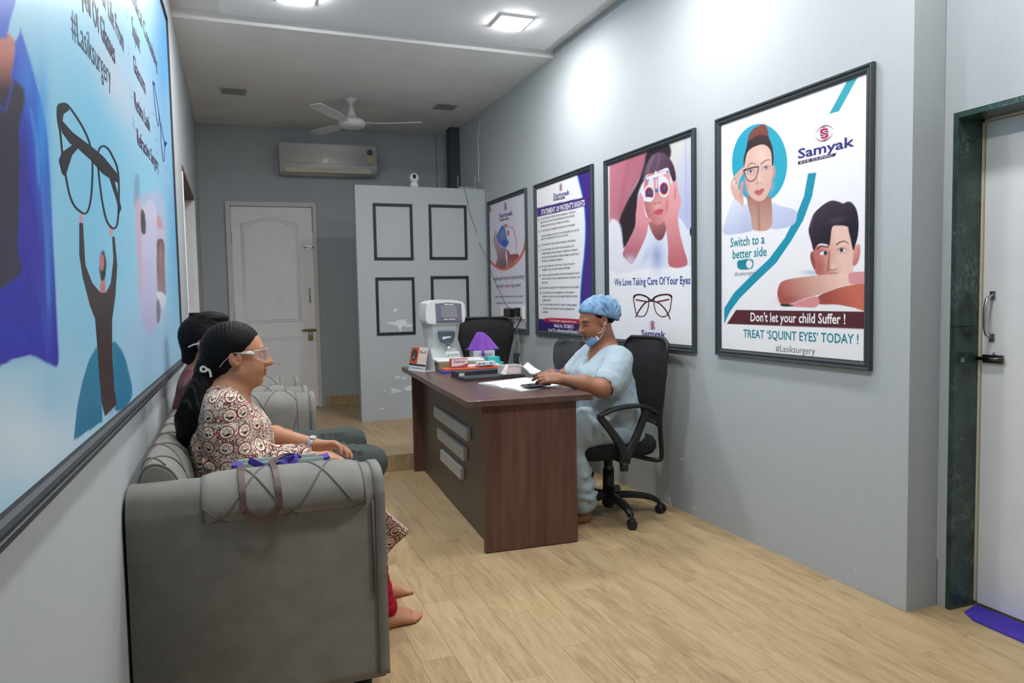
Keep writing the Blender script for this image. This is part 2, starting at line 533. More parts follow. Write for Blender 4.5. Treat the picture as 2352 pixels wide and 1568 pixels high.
# two round-cornered lights in the back ceiling, switched off
for (px, py, lab) in ((536, 207, 'unlit grey ceiling light left of the fan'), (1023, 243, 'unlit grey ceiling light right of the fan')):
    p = onZ(px, py, ZC)
    t = thing('ceiling_light', lab, 'light', (p[0], p[1], ZC - .01))
    b = MB(); b.box((0, 0, .004), (.20, .20, .012), 0.003); b.build('rim', mat('unlit_rim', (188, 190, 190), rough=.6), t)
    b = MB(); b.box((0, 0, -.002), (.175, .175, .004), 0.001); b.build('diffuser', mat('unlit_diffuser', (150, 150, 148), rough=.5), t)

# ================================================================== back door
D = thing('door_1', 'white panelled door with arched top panel and brass padlock in the back wall', 'door', (0.4, YB(.4), ZS), kind='structure')
def bw(px, py): return onP(px, py, (0.4, YB(.4), 0), (0.07, 1, 0))
Rb = Matrix.Rotation(-math.atan(0.07), 4, 'Z')
def dx(X): return X - 0.4
M_JAMB = mat('door_frame_paint', (208, 208, 204), rough=.5)
fx0, fx1, fz = -0.022, 0.838, 2.195     # outer frame
ft = .045
def dbox(name, x0, x1, y0, y1, z0, z1, m, par=D, bev=.002):
    bb = MB(); bb.box2((dx(x0), y0, z0 - ZS), (dx(x1), y1, z1 - ZS), bev); o = bb.build(name, m, par, M=Rb)
    return o
dbox('frame_jamb', fx0, fx0 + ft, -.03, .02, ZS, fz, M_JAMB)
dbox('frame_jamb', fx1 - ft*.7, fx1, -.03, .02, ZS, fz, M_JAMB)
dbox('frame_head', fx0 + ft, fx1 - ft*.7, -.03, .02, fz - ft, fz, M_JAMB)
leaf = dbox('leaf', fx0 + ft + .006, fx1 - ft*.7 - .012, -.012, .02, ZS + .006, fz - ft - .004, M_WHITE)
# raised mouldings of the two panels
def mould(pts, par=leaf):
    bb = MB(); bb.tube([(dx(x), -.013, z - ZS) for x, z in pts], .007, n=8, closed=True)
    return bb.build('panel_moulding', M_WHITE, par, M=Rb)
def arch(x0, x1, z0, z1, rise):
    pts = [(x0, z0), (x1, z0), (x1, z1)]
    for i in range(1, 16):
        t = i/16; x = x1 + (x0 - x1)*t
        s = math.sin(math.pi*t)
        pts.append((x, z1 + rise*s**1.6))
    pts.append((x0, z1)); return pts
for g in (0, .02):
    mould(arch(.118 + g, .655 - g, 1.0 + g, 1.975 - g, .07))
    mould([(.118 + g, .25 + g), (.655 - g, .25 + g), (.655 - g, .845 - g), (.118 + g, .845 - g)])
# pale pink strips painted as daylight leaking round the leaf
bb = MB(); bb.box2((dx(fx1 - ft*.7 - .0115), -.0105, .01), (dx(fx1 - ft*.7 - .0005), -.006, fz - ft - .25 - ZS)); bb.build('daylight_gap_strip', mat('painted_daylight_pink', (244, 214, 200), rough=.6), leaf, M=Rb)
bb = MB(); bb.box2((dx(fx0 + ft + .0005), -.0105, 1.0), (dx(fx0 + ft + .0055), -.006, fz - ft - .02 - ZS)); bb.build('daylight_gap_strip', mat('painted_daylight_pink'), leaf, M=Rb)
# hardware
def hw(name, m, par, fn):
    bb = MB(); fn(bb); return bb.build(name, m, par, M=Rb)
def bolt(bb, x, z, l):
    bb.box((dx(x), -.016, z - ZS), (l*.7, .006, .028), .001)
    bb.cyl((dx(x - l/2), -.024, z - ZS), (dx(x + l/2), -.024, z - ZS), .0055, n=10)
    bb.box((dx(x + l*.25), -.024, z - ZS), (.012, .014, .02), .002)
hw('tower_bolt', M_STEEL, leaf, lambda bb: bolt(bb, .757, 1.745, .10))
hw('door_handle', M_STEEL, leaf, lambda bb: bb.tube([(dx(.752), -.012, 1.33 - ZS), (dx(.752), -.045, 1.32 - ZS), (dx(.752), -.045, 1.20 - ZS), (dx(.752), -.012, 1.19 - ZS)], .007, n=8))
hw('sliding_bolt', M_BRASS, leaf, lambda bb: bolt(bb, .735, .905, .155))
def padlock(bb):
    bb.box((dx(.745), -.04, .835 - ZS), (.045, .02, .05), .004)
    bb.tube([(dx(.73), -.04, .86 - ZS), (dx(.73), -.04, .89 - ZS), (dx(.745), -.04, .9 - ZS), (dx(.76), -.04, .89 - ZS), (dx(.76), -.04, .86 - ZS)], .004, n=8)
hw('padlock', M_BRASS, leaf, padlock)
for z in (1.85, .95):
    hw('hinge', M_STEEL, leaf, lambda bb: bb.cyl((dx(fx0 + ft + .002), -.016, z - ZS - .05), (dx(fx0 + ft + .002), -.016, z - ZS + .05), .006, n=10))

# ================================================================== right-hand door in its marble reveal
def marble():
    m = bpy.data.materials.new('green_marble'); m.use_nodes = True
    nt = m.node_tree; N = nt.nodes; L = nt.links; b = N['Principled BSDF']
    tc = N.new('ShaderNodeTexCoord')
    n1 = N.new('ShaderNodeTexNoise'); n1.inputs['Scale'].default_value = 5; n1.inputs['Detail'].default_value = 6
    n1.inputs['Distortion'].default_value = 1.5
    L.new(tc.outputs['Object'], n1.inputs['Vector'])
    n2 = N.new('ShaderNodeTexNoise'); n2.inputs['Scale'].default_value = 13; n2.inputs['Detail'].default_value = 8
    n2.inputs['Roughness'].default_value = .65; n2.inputs['Distortion'].default_value = 2.2
    mp = N.new('ShaderNodeMapping'); mp.inputs['Scale'].default_value = (1.3, 1.3, .8)
    L.new(tc.outputs['Object'], mp.inputs[0]); L.new(mp.outputs[0], n2.inputs['Vector'])
    # thin veins where the distorted noise crosses one half
    sb = N.new('ShaderNodeMath'); sb.operation = 'SUBTRACT'; sb.inputs[1].default_value = .5
    L.new(n2.outputs['Fac'], sb.inputs[0])
    ab = N.new('ShaderNodeMath'); ab.operation = 'ABSOLUTE'; L.new(sb.outputs[0], ab.inputs[0])
    mr = N.new('ShaderNodeMapRange'); mr.inputs['From Min'].default_value = 0; mr.inputs['From Max'].default_value = .012
    mr.inputs['To Min'].default_value = 1; mr.inputs['To Max'].default_value = 0
    L.new(ab.outputs[0], mr.inputs['Value'])
    n3 = N.new('ShaderNodeTexNoise'); n3.inputs['Scale'].default_value = 7; L.new(tc.outputs['Object'], n3.inputs['Vector'])
    mr3 = N.new('ShaderNodeMapRange'); mr3.inputs['From Min'].default_value = .48; mr3.inputs['From Max'].default_value = .66
    L.new(n3.outputs['Fac'], mr3.inputs['Value'])
    mu = N.new('ShaderNodeMath'); mu.operation = 'MULTIPLY'; L.new(mr.outputs[0], mu.inputs[0]); L.new(mr3.outputs[0], mu.inputs[1])
    r = N.new('ShaderNodeValToRGB'); e = r.color_ramp.elements
    e[0].position = .3; e[0].color = (*lin((34, 52, 47)), 1); e[1].position = .75; e[1].color = (*lin((62, 88, 80)), 1)
    L.new(n1.outputs['Fac'], r.inputs['Fac'])
    mx = N.new('ShaderNodeMix'); mx.data_type = 'RGBA'
    L.new(mu.outputs[0], mx.inputs['Factor']); L.new(r.outputs[0], mx.inputs['A']); mx.inputs['B'].default_value = (*lin((150, 176, 166)), 1)
    L.new(mx.outputs['Result'], b.inputs['Base Color'])
    b.inputs['Roughness'].default_value = .22; b.inputs['Specular IOR Level'].default_value = .5
    return m
M_MARBLE = marble()
XDD = 2.592
mt = struct(thing('trim_3', 'dark green marble lining around the right-hand doorway', 'trim', (XD, DY1, 0)))
b = MB(); b.box2((XD + .001, DY1 - .02, 0), (XDD, DY1 - .0005, 1.06), .001); b.build('slab', M_MARBLE, mt, world=True)
b = MB(); b.box2((XD + .001, DY1 - .02, 1.0615), (XDD, DY1 - .0005, DH - .0005), .001); b.build('slab', M_MARBLE, mt, world=True)
b = MB(); b.box2((XD + .001, DY0 + .02, DH - .02), (XDD, DY1 - .02, DH - .0005), .001); b.build('slab', M_MARBLE, mt, world=True)
b = MB(); b.box2((XD + .001, DY0 + .0005, 0), (XDD, DY0 + .02, DH - .0005), .001); b.build('slab', M_MARBLE, mt, world=True)
b = MB(); b.box2((XDD - .006, DY1 - .028, 0.02), (XDD + .02, DY1 - .02, DH - .02)); b.box2((XDD - .006, DY0 + .02, DH - .028), (XDD + .02, DY1 - .02, DH - .02))
b.build('edge_strip', mat('cream_strip', (214, 208, 182), rough=.6), mt, world=True)
D2 = thing('door_2', 'white panelled door with steel pull and dark bolt inside the green marble reveal', 'door', (XDD, 1.45, 0.012), kind='structure')
b = MB(); b.box2((XDD, DY0 + .03, 0.012), (XDD + .04, DY1 - .03, DH - .03), .002); leaf2 = b.build('leaf', M_WHITE, D2, world=True)
def bevel_panel(y0, y1, z0, z1):
    bb = MB()
    # sunk border and raised field: two stepped frustums
    def ring(inset, x):
        return [(x, y0 + inset, z0 + inset), (x, y1 - inset, z0 + inset), (x, y1 - inset, z1 - inset), (x, y0 + inset, z1 - inset)]
    R_ = [ring(0, XDD - .0005), ring(.008, XDD - .010), ring(.02, XDD - .010), ring(.032, XDD - .001), ring(.045, XDD - .001), ring(.075, XDD - .009)]
    vv = [[bb.bm.verts.new(p) for p in r_] for r_ in R_]
    for a, c in zip(vv[:-1], vv[1:]):
        for i in range(4): bb.bm.faces.new((a[i], a[(i+1) % 4], c[(i+1) % 4], c[i]))
    bb.bm.faces.new(vv[-1])
    return bb.build('panel', M_WHITE, leaf2)
py1 = onX(2300, 700, XDD)[1]
bevel_panel(DY0 + .12, py1, 0.79, 1.70)
bevel_panel(DY0 + .12, py1, 0.15, 0.66)
hp = onX(2280, 725, XDD)
b = MB()
y_, z_ = hp[1], hp[2]
b.tube([(XDD, y_, z_ + .075), (XDD - .03, y_, z_ + .06), (XDD - .038, y_, z_ + .03), (XDD - .038, y_, z_ - .04), (XDD - .03, y_, z_ - .065), (XDD, y_, z_ - .08)], 1.0, n=10, flat=(.008, .005), up=(0, 1, 0))
b.box((XDD - .002, y_, z_ + .075), (.004, .022, .03), .001); b.box((XDD - .002, y_, z_ - .08), (.004, .022, .03), .001)
b.build('pull_handle', M_STEEL, D2, world=True)
b = MB(); p = onX(2283, 824, XDD)
b.box((XDD - .006, p[1], p[2]), (.012, .075, .03), .002); b.cyl((XDD - .016, p[1] - .045, p[2]), (XDD - .016, p[1] + .055, p[2]), .007, n=12)
b.cyl((XDD - .016, p[1] - .01, p[2]), (XDD - .016, p[1] - .01, p[2] + .025), .004, n=8)
b.build('bolt', mat('dark_steel', (96, 92, 88), rough=.3, metal=1.0), D2, world=True)
b = MB(); p = onP(2238, 760+67, (0, DY1 - .02, 0), (0, 1, 0)); p = onY(2210, 826, DY1 - .02)
b.box((p[0], DY1 - .022, p[2]), (.018, .003, .018), .001); b.build('screw_plate', M_STEEL, mt, world=True)
# purple mat under that door
mp_ = thing('door_mat', 'purple cloth mat on the floor at the right-hand door', 'mat', (XDD - .1, 1.5, 0.0))
pts = [(XDD - .005, 1.885), (XDD - .10, 1.86), (XDD - .135, 1.80), (XDD - .14, 1.6), (XDD - .13, 1.2), (XDD - .12, 1.03), (XDD - .005, 1.03)]
b = MB(); b.prism(pts, 'z', 0.0004, 0.006, .001); b.build('cloth', mat('purple_mat', (74, 58, 170), rough=.9, noise=.1, nscale=60, bump=.4, bscale=300), mp_, world=True)
# ================================================================== sofa and armchair
M_FAB = mat('grey_velour', (132, 129, 124), rough=0.85, spec=0.15, noise=0.10, nscale=14, bump=0.35, bscale=420, sheen=0.25, bdist=.001)
M_CORD = mat('grey_piping', (104, 102, 99), rough=0.85, spec=0.15, sheen=0.2)
M_LEGB = mat('black_plastic_leg', (24, 24, 25), rough=0.5)
def loft(fn, nu, nv, name, m, parent, world=True, caps=True):
    """closed tube surface: fn(u in 0..1, v in 0..1) -> point; v wraps"""
    V = [fn(i/(nu-1), j/nv) for i in range(nu) for j in range(nv)]
    Fc = [(i*nv + j, i*nv + (j+1) % nv, (i+1)*nv + (j+1) % nv, (i+1)*nv + j) for i in range(nu-1) for j in range(nv)]
    if caps:
        Fc.append(tuple(range(nv))[::-1]); Fc.append(tuple((nu-1)*nv + j for j in range(nv)))
    b = MB(); vs_ = [b.bm.verts.new(p) for p in V]
    for t in Fc: b.bm.faces.new([vs_[i] for i in t])
    return b.build(name, m, parent, world, smooth=True)
def arm_profile(inner):
    """cross-section (y, z) of the padded roll of an arm, outer side at y=0, inner side at y=w; listed from outer bottom over the top"""
    return crs([(0.035, .612), (0.006, .620), (-.010, .645), (.0, .683), (.042, .716), (.115, .729), (.19, .716), (.24, .678), (.258, .61), (.262, .50), (.258, .43)], 6)
PROF = arm_profile(True)
def prof_at(t):
    k = t*(len(PROF)-1); i = min(int(k), len(PROF)-2); f = k - i
    return PROF[i]*(1-f) + PROF[i+1]*f
def make_arm(root, y_out, sgn, x0, x1, xp0, xp1, zb, cords=True, tag_='arm'):
    """one sofa arm. y_out: outer face; sgn=+1 when the inner side lies at larger y"""
    def Y(y): return y_out + sgn*y
    # body: upholstered block with a soft top edge
    b = MB()
    cs = crs([(.012, zb), (.012, .3), (.012, .60), (.018, .66), (.045, .70), (.115, .714), (.185, .70), (.222, .65), (.232, .58), (.232, .3), (.232, zb)], 5)
    b.prism([(Y(p[0]), p[1]) for p in cs], 'x', x0, x1)
    arm = b.build('arm', M_FAB, root, world=True)
    for p in arm.data.polygons: p.use_smooth = len(p.vertices) == 4
    b = MB()
    b.tube([(x0 + .004, Y(.0105), .617), (x1 - .02, Y(.0115), .617)], .0016, n=6)
    b.build('seam', M_CORD, arm)
    # front border band with piping
    b = MB()
    cy_, cz_ = .122, .40
    b.prism([(Y(cy_ + (p[0] - cy_)*1.05), max(zb + .008, cz_ + (p[1] - cz_)*1.012)) for p in cs], 'x', x1 - .016, x1 + .012)
    bd = b.build('front_strip', M_FAB, arm, world=True)
    for p in bd.data.polygons: p.use_smooth = len(p.vertices) == 4
    b = MB(); b.tube([(x1 - .024, Y(.008), zb + .25), (x1 - .024, Y(.008), .63)], .003, n=6); b.build('piping', M_CORD, arm, world=True)
    # padded quilted roll
    L = xp1 - xp0
    def P(u, t, lift=0.0):
        s = 2*u - 1
        e = max(1 - abs(s)**7, 0.0)**0.35            # rounded ends
        y, z = prof_at(t)
        cy, cz = .13, .60
        k = .80 + .20*e + lift
        return (xp0 + L*u, Y(cy + (y - cy)*k), cz + (z - cz)*k if z > cz else z)
    nt = 48
    V = []; nu = 40
    us = [0.5 - 0.5*math.cos(math.pi*i/(nu-1)) for i in range(nu)]
    b = MB()
    g = [[b.bm.verts.new(P(u, j/(nt-1))) for j in range(nt)] for u in us]
    for i in range(nu-1):
        for j in range(nt-1): b.bm.faces.new((g[i][j], g[i+1][j], g[i+1][j+1], g[i][j+1]))
    for i in range(nu-1): b.bm.faces.new((g[i][nt-1], g[i+1][nt-1], g[i+1][0], g[i][0]))
    b.bm.faces.new(g[0]); b.bm.faces.new(g[-1][::-1])
    pad = b.build('arm_pad', M_FAB, arm, world=True, smooth=True)
    # crossing cords
    Pd = 0.183; dt = 0.30
    for fam in (1, -1):
        for k in range(-3, 8):
            pts = []
            for i in range(61):
                t = 0.02 + 0.92*i/60
                u = (xp0 + .045 + k*Pd + fam*(t - 0.13)/dt*Pd/2 - xp0)/L
                if 0.015 < u < 0.985: pts.append(P(u, t, 0.004))
            if len(pts) > 5:
                b = MB(); b.tube(pts, .0032, n=6); b.build('cord', M_CORD, arm, world=True)
    for u in (0.012, 0.988):
        b = MB(); b.tube([P(u, .02 + .94*i/40, .004) for i in range(41)], .004, n=6); b.build('cord', M_CORD, arm, world=True)
    return arm
def make_back(root, y0, y1, zb, xw):
    b = MB(); b.box2((xw, y0 + .012, zb), (xw + .12, y1 - .012, .66), .02, seg=3)
    b.build('back_frame', M_FAB, root, world=True, smooth=False)
    pr = crs([(xw + .012, .50), (xw + .004, .62), (xw + .005, .71), (xw + .025, .76), (xw + .06, .768), (xw + .10, .738), (xw + .13, .66), (xw + .155, .54), (xw + .175, .42)], 6)
    n = len(pr); L = y1 - y0
    def P(u, t, lift=0.0):
        k = t*(n-1); i = min(int(k), n-2); f = k - i
        p = pr[i]*(1-f) + pr[i+1]*f
        s = 2*u - 1; e = max(1 - abs(s)**14, 0.0)**.35
        cx, cz = xw + .07, .60
        kk = .86 + .14*e + lift
        return (cx + (p[0] - cx)*kk, y0 + L*u, cz + (p[1] - cz)*kk)
    b = MB(); nu, nt = 60, 36
    us = [0.5 - 0.5*math.cos(math.pi*i/(nu-1)) for i in range(nu)]
    g = [[b.bm.verts.new(P(u, j/(nt-1))) for j in range(nt)] for u in us]
    for i in range(nu-1):
        for j in range(nt-1): b.bm.faces.new((g[i][j], g[i+1][j], g[i+1][j+1], g[i][j+1]))
    for i in range(nu-1): b.bm.faces.new((g[i][nt-1], g[i+1][nt-1], g[i+1][0], g[i][0]))
    b.bm.faces.new(g[0]); b.bm.faces.new(g[-1][::-1])
    pad = b.build('back_cushion', M_FAB, root, world=True, smooth=True)
    Pd = 0.20
    for fam in (1, -1):
        for k in range(-3, int(L/Pd) + 4):
            pts = []
            for i in range(41):
                t = 0.06 + 0.9*i/40
                u = (.06 + k*Pd + fam*(t - .45)/.5*Pd)/L
                if 0.006 < u < 0.994: pts.append(P(u, t, .004))
            if len(pts) > 4:
                b = MB(); b.tube(pts, .0034, n=6); b.build('cord', M_CORD, pad, world=True)
    for u in (.004, .996):
        b = MB(); b.tube([P(u, .05 + .93*i/40, .006) for i in range(41)], .0045, n=6); b.build('cord', M_CORD, pad, world=True)
ZB = 0.105
S = thing('sofa', 'long grey velour sofa with quilted padded arms along the left wall', 'sofa', (0.05, 3.05, 0))
SY0, SYE = 2.05, 4.12
SXW = -0.268
make_arm(S, SY0, 1, -0.276, 0.378, -0.098, 0.338, ZB)
make_arm(S, SYE, -1, -0.26, 0.378, -0.098, 0.300, ZB)
make_back(S, SY0 + .15, SYE - .15, ZB, SXW)
b = MB(); b.box2((-0.2, SY0 + .23, ZB), (0.37, SYE - .23, .30), .015); b.build('seat_base', M_FAB, S, world=True)
ym = (SY0 + SYE)/2
for a, c in ((SY0 + .27, ym), (ym, SYE - .27)):
    b = MB(); b.box2((-0.06, a + .004, .30), (0.40, c - .004, .43), .035, seg=4); b.build('seat_cushion', M_FAB, S, world=True, smooth=True)
for x in (-.2, .32):
    for y in (SY0 + .07, SYE - .07):
        b = MB(); b.cyl((x, y, 0), (x, y, ZB + .005), .022, .03, n=16); b.build('leg', M_LEGB, S, world=True)

A2 = thing('armchair', 'grey velour armchair with quilted arms beyond the far end of the sofa', 'armchair', (0.05, 4.57, 0))
AY0, AYE = 4.17, 4.975
make_arm(A2, AY0 + .02, 1, -0.255, 0.372, -0.15, 0.27, ZB)
make_arm(A2, AYE, -1, -0.255, 0.372, -0.15, 0.27, ZB)
make_back(A2, AY0 + .15, AYE - .15, ZB, -0.262)
b = MB(); b.box2((-0.2, AY0 + .25, ZB), (0.37, AYE - .23, .30), .015); b.build('seat_base', M_FAB, A2, world=True)
b = MB(); b.box2((-0.06, AY0 + .29, .30), (0.39, AYE - .27, .43), .035, seg=4); b.build('seat_cushion', M_FAB, A2, world=True, smooth=True)
for x in (-.2, .32):
    for y in (AY0 + .08, AYE - .07):
        b = MB(); b.cyl((x, y, 0), (x, y, ZB + .005), .022, .03, n=16); b.build('leg', M_LEGB, A2, world=True)

# ================================================================== desk
def wood(name, c1, c2, rough, vert=True, sc=5.0, streak=True):
    m = bpy.data.materials.new(name); m.use_nodes = True
    nt = m.node_tree; N = nt.nodes; L = nt.links; b = N['Principled BSDF']
    tc = N.new('ShaderNodeTexCoord'); mp = N.new('ShaderNodeMapping')
    mp.inputs['Scale'].default_value = (7, 7, .5) if vert else (7, .5, 7)
    L.new(tc.outputs['Object'], mp.inputs[0])
    n = N.new('ShaderNodeTexNoise'); n.inputs['Scale'].default_value = sc; n.inputs['Detail'].default_value = 6; n.inputs['Distortion'].default_value = .5
    L.new(mp.outputs[0], n.inputs['Vector'])
    n2 = N.new('ShaderNodeTexNoise'); n2.inputs['Scale'].default_value = sc*.25; n2.inputs['Detail'].default_value = 2
    L.new(mp.outputs[0], n2.inputs['Vector'])
    ad = N.new('ShaderNodeMath'); ad.operation = 'ADD'; L.new(n.outputs['Fac'], ad.inputs[0]); L.new(n2.outputs['Fac'], ad.inputs[1])
    hf = N.new('ShaderNodeMath'); hf.operation = 'MULTIPLY'; hf.inputs[1].default_value = .5; L.new(ad.outputs[0], hf.inputs[0])
    r = N.new('ShaderNodeValToRGB'); e = r.color_ramp.elements
    e[0].position = .32; e[0].color = (*lin(c1), 1); e[1].position = .68; e[1].color = (*lin(c2), 1)
    L.new(hf.outputs[0], r.inputs['Fac']); L.new(r.outputs[0], b.inputs['Base Color'])
    b.inputs['Roughness'].default_value = rough; b.inputs['Specular IOR Level'].default_value = .45
    return m
M_DESK = wood('mahogany_laminate', (74, 50, 44), (114, 80, 69), .38)
M_DTOP = wood('mahogany_laminate_top', (74, 54, 50), (110, 84, 76), .3, vert=False)
M_DFR = wood('grey_brown_laminate', (72, 64, 60), (92, 83, 77), .4)
M_BAR = mat('pale_grey_trim', (186, 184, 178), rough=.5, noise=.05, nscale=30)
DANG = -math.atan2(.0588, .99827)
DO = np.array([1.066, 3.175, 0.0]); DV = np.array([.99827, -.0588, 0]); DU = np.array([.0588, .99827, 0])
def dloc(P): d = np.asarray(P) - DO; return np.array([d @ DV, d @ DU, P[2]])
def dwor(l): return DO + DV*l[0] + DU*l[1] + np.array([0, 0, l[2]])
ZT = 0.729
DK = thing('desk', 'dark brown office desk with three pale bars on its front', 'desk', tuple(DO), DANG)
TL = 1.84
b = MB(); b.box2((-.08, -.03, ZT - .03), (.545, TL, ZT), .003); b.build('desktop', M_DTOP, DK)
b = MB(); b.box2((0, 0, .004), (.47, .025, ZT - .03), .001); b.build('end_panel', M_DESK, DK)
b = MB(); b.box2((-.025, 1.745, .004), (.47, 1.77, ZT - .03), .001); b.build('end_panel', M_DESK, DK)
b = MB(); b.box2((.045, .025, .004), (.063, 1.745, ZT - .03)); b.build('front_panel', M_DFR, DK)
for q in ([(996, 936), (1072, 980), (1072, 1009), (996, 960)], [(1004, 984.5), (1065, 1027), (1064, 1055.6), (1004, 1008.7)],
          [(1011, 1035), (1057.6, 1071.7), (1057.6, 1099.8), (1011, 1058)]):
    l = [dloc(onP(x, y, DO + DV*.025, DV)) for x, y in q]
    ya, yb = np.mean([l[1][1], l[2][1]]), np.mean([l[0][1], l[3][1]])
    za, zb_ = np.mean([l[2][2], l[3][2]]), np.mean([l[0][2], l[1][2]])
    b = MB(); b.box2((.025, ya, za), (.045, yb, zb_), .0015); b.build('trim_bar', M_BAR, DK)
# drawer pedestal on the sitter's side
b = MB(); b.box2((.12, .026, .30), (.46, .42, ZT - .03), .001); ped = b.build('pedestal', M_DESK, DK)
for z0, z1 in ((.575, .690), (.44, .57), (.31, .435)):
    b = MB(); b.box2((.46, .03, z0), (.482, .416, z1), .002); dr = b.build('drawer', M_DESK, DK)
    b = MB(); b.box2((.482, .18, (z0 + z1)/2 - .006), (.498, .27, (z0 + z1)/2 + .006), .003); b.build('handle', M_STEEL, dr)
b = MB()
b.cyl((.06, -.001, .055), (.06, .002, .055), .0035, n=10)
b.build('screw_cap', mat('dark_cap', (40, 28, 25), rough=.5), DK)

# ================================================================== office chairs
M_CHB = mat('black_chair_plastic', (34, 35, 37), rough=.45, spec=.45)
M_SEAT = mat('black_seat_fabric', (38, 39, 42), rough=.9, spec=.2, bump=.3, bscale=500)
def mesh_net():
    m = bpy.data.materials.new('black_mesh_net'); m.use_nodes = True
    nt = m.node_tree; N = nt.nodes; L = nt.links; b = N['Principled BSDF']
    b.inputs['Base Color'].default_value = (*lin((30, 31, 34)), 1); b.inputs['Roughness'].default_value = .7
    tc = N.new('ShaderNodeTexCoord'); mp = N.new('ShaderNodeMapping'); mp.inputs['Scale'].default_value = (1, 1, 1.6)
    L.new(tc.outputs['Object'], mp.inputs[0])
    w = N.new('ShaderNodeTexWave'); w.wave_type = 'BANDS'; w.bands_direction = 'Z'; w.inputs['Scale'].default_value = 17
    w.inputs['Distortion'].default_value = 3.0; w.inputs['Detail'].default_value = 1; w.inputs['Detail Scale'].default_value = 2.4
    L.new(mp.outputs[0], w.inputs['Vector'])
    mr = N.new('ShaderNodeMapRange'); mr.inputs['From Min'].default_value = .25; mr.inputs['From Max'].default_value = .6
    mr.inputs['To Min'].default_value = .80; mr.inputs['To Max'].default_value = 1.0
    L.new(w.outputs['Fac'], mr.inputs['Value']); L.new(mr.outputs[0], b.inputs['Alpha'])
    return m
M_NET = mesh_net()
def make_chair(label, loc, rot, back_tilt=.10, back_h=.46, wrapped=False, detail=True):
    """local frame: the sitter faces -x; seat centre over the origin"""
    t = thing('office_chair', label, 'chair', loc, rot, group='black office chairs')
    # star base
    hub = MB(); hub.cyl((0, 0, .055), (0, 0, .135), .036, .034, n=24); hub.cyl((0, 0, .04), (0, 0, .06), .026, n=20); hub.build('hub', M_CHB, t)
    for k in range(5):
        a = math.radians(-94 + 72*k) - rot
        c, s_ = math.cos(a), math.sin(a)
        pts = [(c*r, s_*r, z) for r, z in ((.02, .108), (.09, .108), (.17, .102), (.235, .088), (.272, .067))]
        m_ = MB(); m_.tube(crs(pts, 5), [1.0 - .35*i/20 for i in range(21)], n=10, flat=(.025, .019), up=(0, 0, 1)); lg = m_.build('leg', M_CHB, t)
        cx, cy = c*.285, s_*.285
        ca = a + .9*(k - 2)
        m_ = MB()
        ux, uy = -math.sin(ca), math.cos(ca)
        for sg in (-1, 1):
            m_.cyl((cx + ux*sg*.006, cy + uy*sg*.006, .026), (cx + ux*sg*.024, cy + uy*sg*.024, .026), .026, .022, n=20)
        m_.box((cx, cy, .045), (.03, .03, .026), .008)
        m_.cyl((cx, cy, .04), (c*.272, s_*.272, .075), .008, n=8)
        m_.build('caster', M_CHB, t)
    m_ = MB(); m_.cyl((0, 0, .13), (0, 0, .25), .032, .030, n=24); m_.cyl((0, 0, .25), (0, 0, .33), .024, n=20); m_.build('gas_lift', M_CHB, t)
    m_ = MB(); m_.box((0, 0, .335), (.20, .14, .035), .012); m_.tube([(-.05, -.05, .33), (-.10, -.16, .315), (-.10, -.2, .31)], .006, n=8)
    m_.ball((-.10, -.2, .31), (.02, .018, .014)); m_.build('mechanism', M_CHB, t)
    # seat: rounded, waterfall front
    m_ = MB(); n = 40
    outer = []
    for i in range(n):
        a = 2*math.pi*i/n
        ex = math.copysign(abs(math.cos(a))**.55, math.cos(a)); ey = math.copysign(abs(math.sin(a))**.55, math.sin(a))
        outer.append((ex*.225, ey*.225))
    lev = [(.80, .350, 0), (.95, .353, 0), (1.0, .375, 0), (1.0, .405, 0), (.95, .425, 0), (.6, .432, 0), (.2, .428, 0)]
    rings = []
    for k, z, _ in lev:
        rings.append([m_.bm.verts.new((x*k, y*k, z - (.028*max(0, -x/.225 - .55) if x < 0 else 0) + .012*max(0, x/.225)**2)) for x, y in outer])
    for A_, B_ in zip(rings[:-1], rings[1:]):
        for i in range(n): m_.bm.faces.new((A_[i], A_[(i+1) % n], B_[(i+1) % n], B_[i]))
    m_.bm.faces.new(rings[0][::-1]); m_.bm.faces.new(rings[-1])
    m_.build('seat', M_SEAT, t, smooth=True)
    # back: mesh in a bent frame
    zc0, zc1 = .50, .50 + back_h
    def BP(u, v, off=0.0):          # u across -1..1, v up 0..1
        w = .155 + .065*min(1, v*1.6) if v < .6 else .2201
        w *= (1 - .22*max(0, (v - .88)/.12)**3)
        z = zc0 + (zc1 - zc0)*v
        x = .235 + back_tilt*(v - .2)*.9 + .03*math.cos(v*math.pi*1.2) - .035*(1 - u*u)*(-1) - .03 + off
        return (x, u*w, z)
    m_ = MB(); nu, nv = 17, 25
    for off in (0, .006):
        pass
    g = [[m_.bm.verts.new(BP(-1 + 2*i/(nu-1), j/(nv-1))) for j in range(nv)] for i in range(nu)]
    g2 = [[m_.bm.verts.new(BP(-1 + 2*i/(nu-1), j/(nv-1), .005)) for j in range(nv)] for i in range(nu)]
    for i in range(nu-1):
        for j in range(nv-1):
            m_.bm.faces.new((g[i][j], g[i+1][j], g[i+1][j+1], g[i][j+1])); m_.bm.faces.new((g2[i][j], g2[i][j+1], g2[i+1][j+1], g2[i+1][j]))
    m_.build('back_mesh', M_NET, t, smooth=True)
    fr = [BP(-1, j/20, .003) for j in range(21)] + [BP(-1 + 2*i/16, 1, .003) for i in range(1, 16)] + [BP(1, 1 - j/20, .003) for j in range(21)] + [BP(1 - 2*i/16, 0, .003) for i in range(1, 16)]
    m_ = MB(); m_.tube(fr, .011, n=8, closed=True); m_.build('back_frame', M_CHB, t)
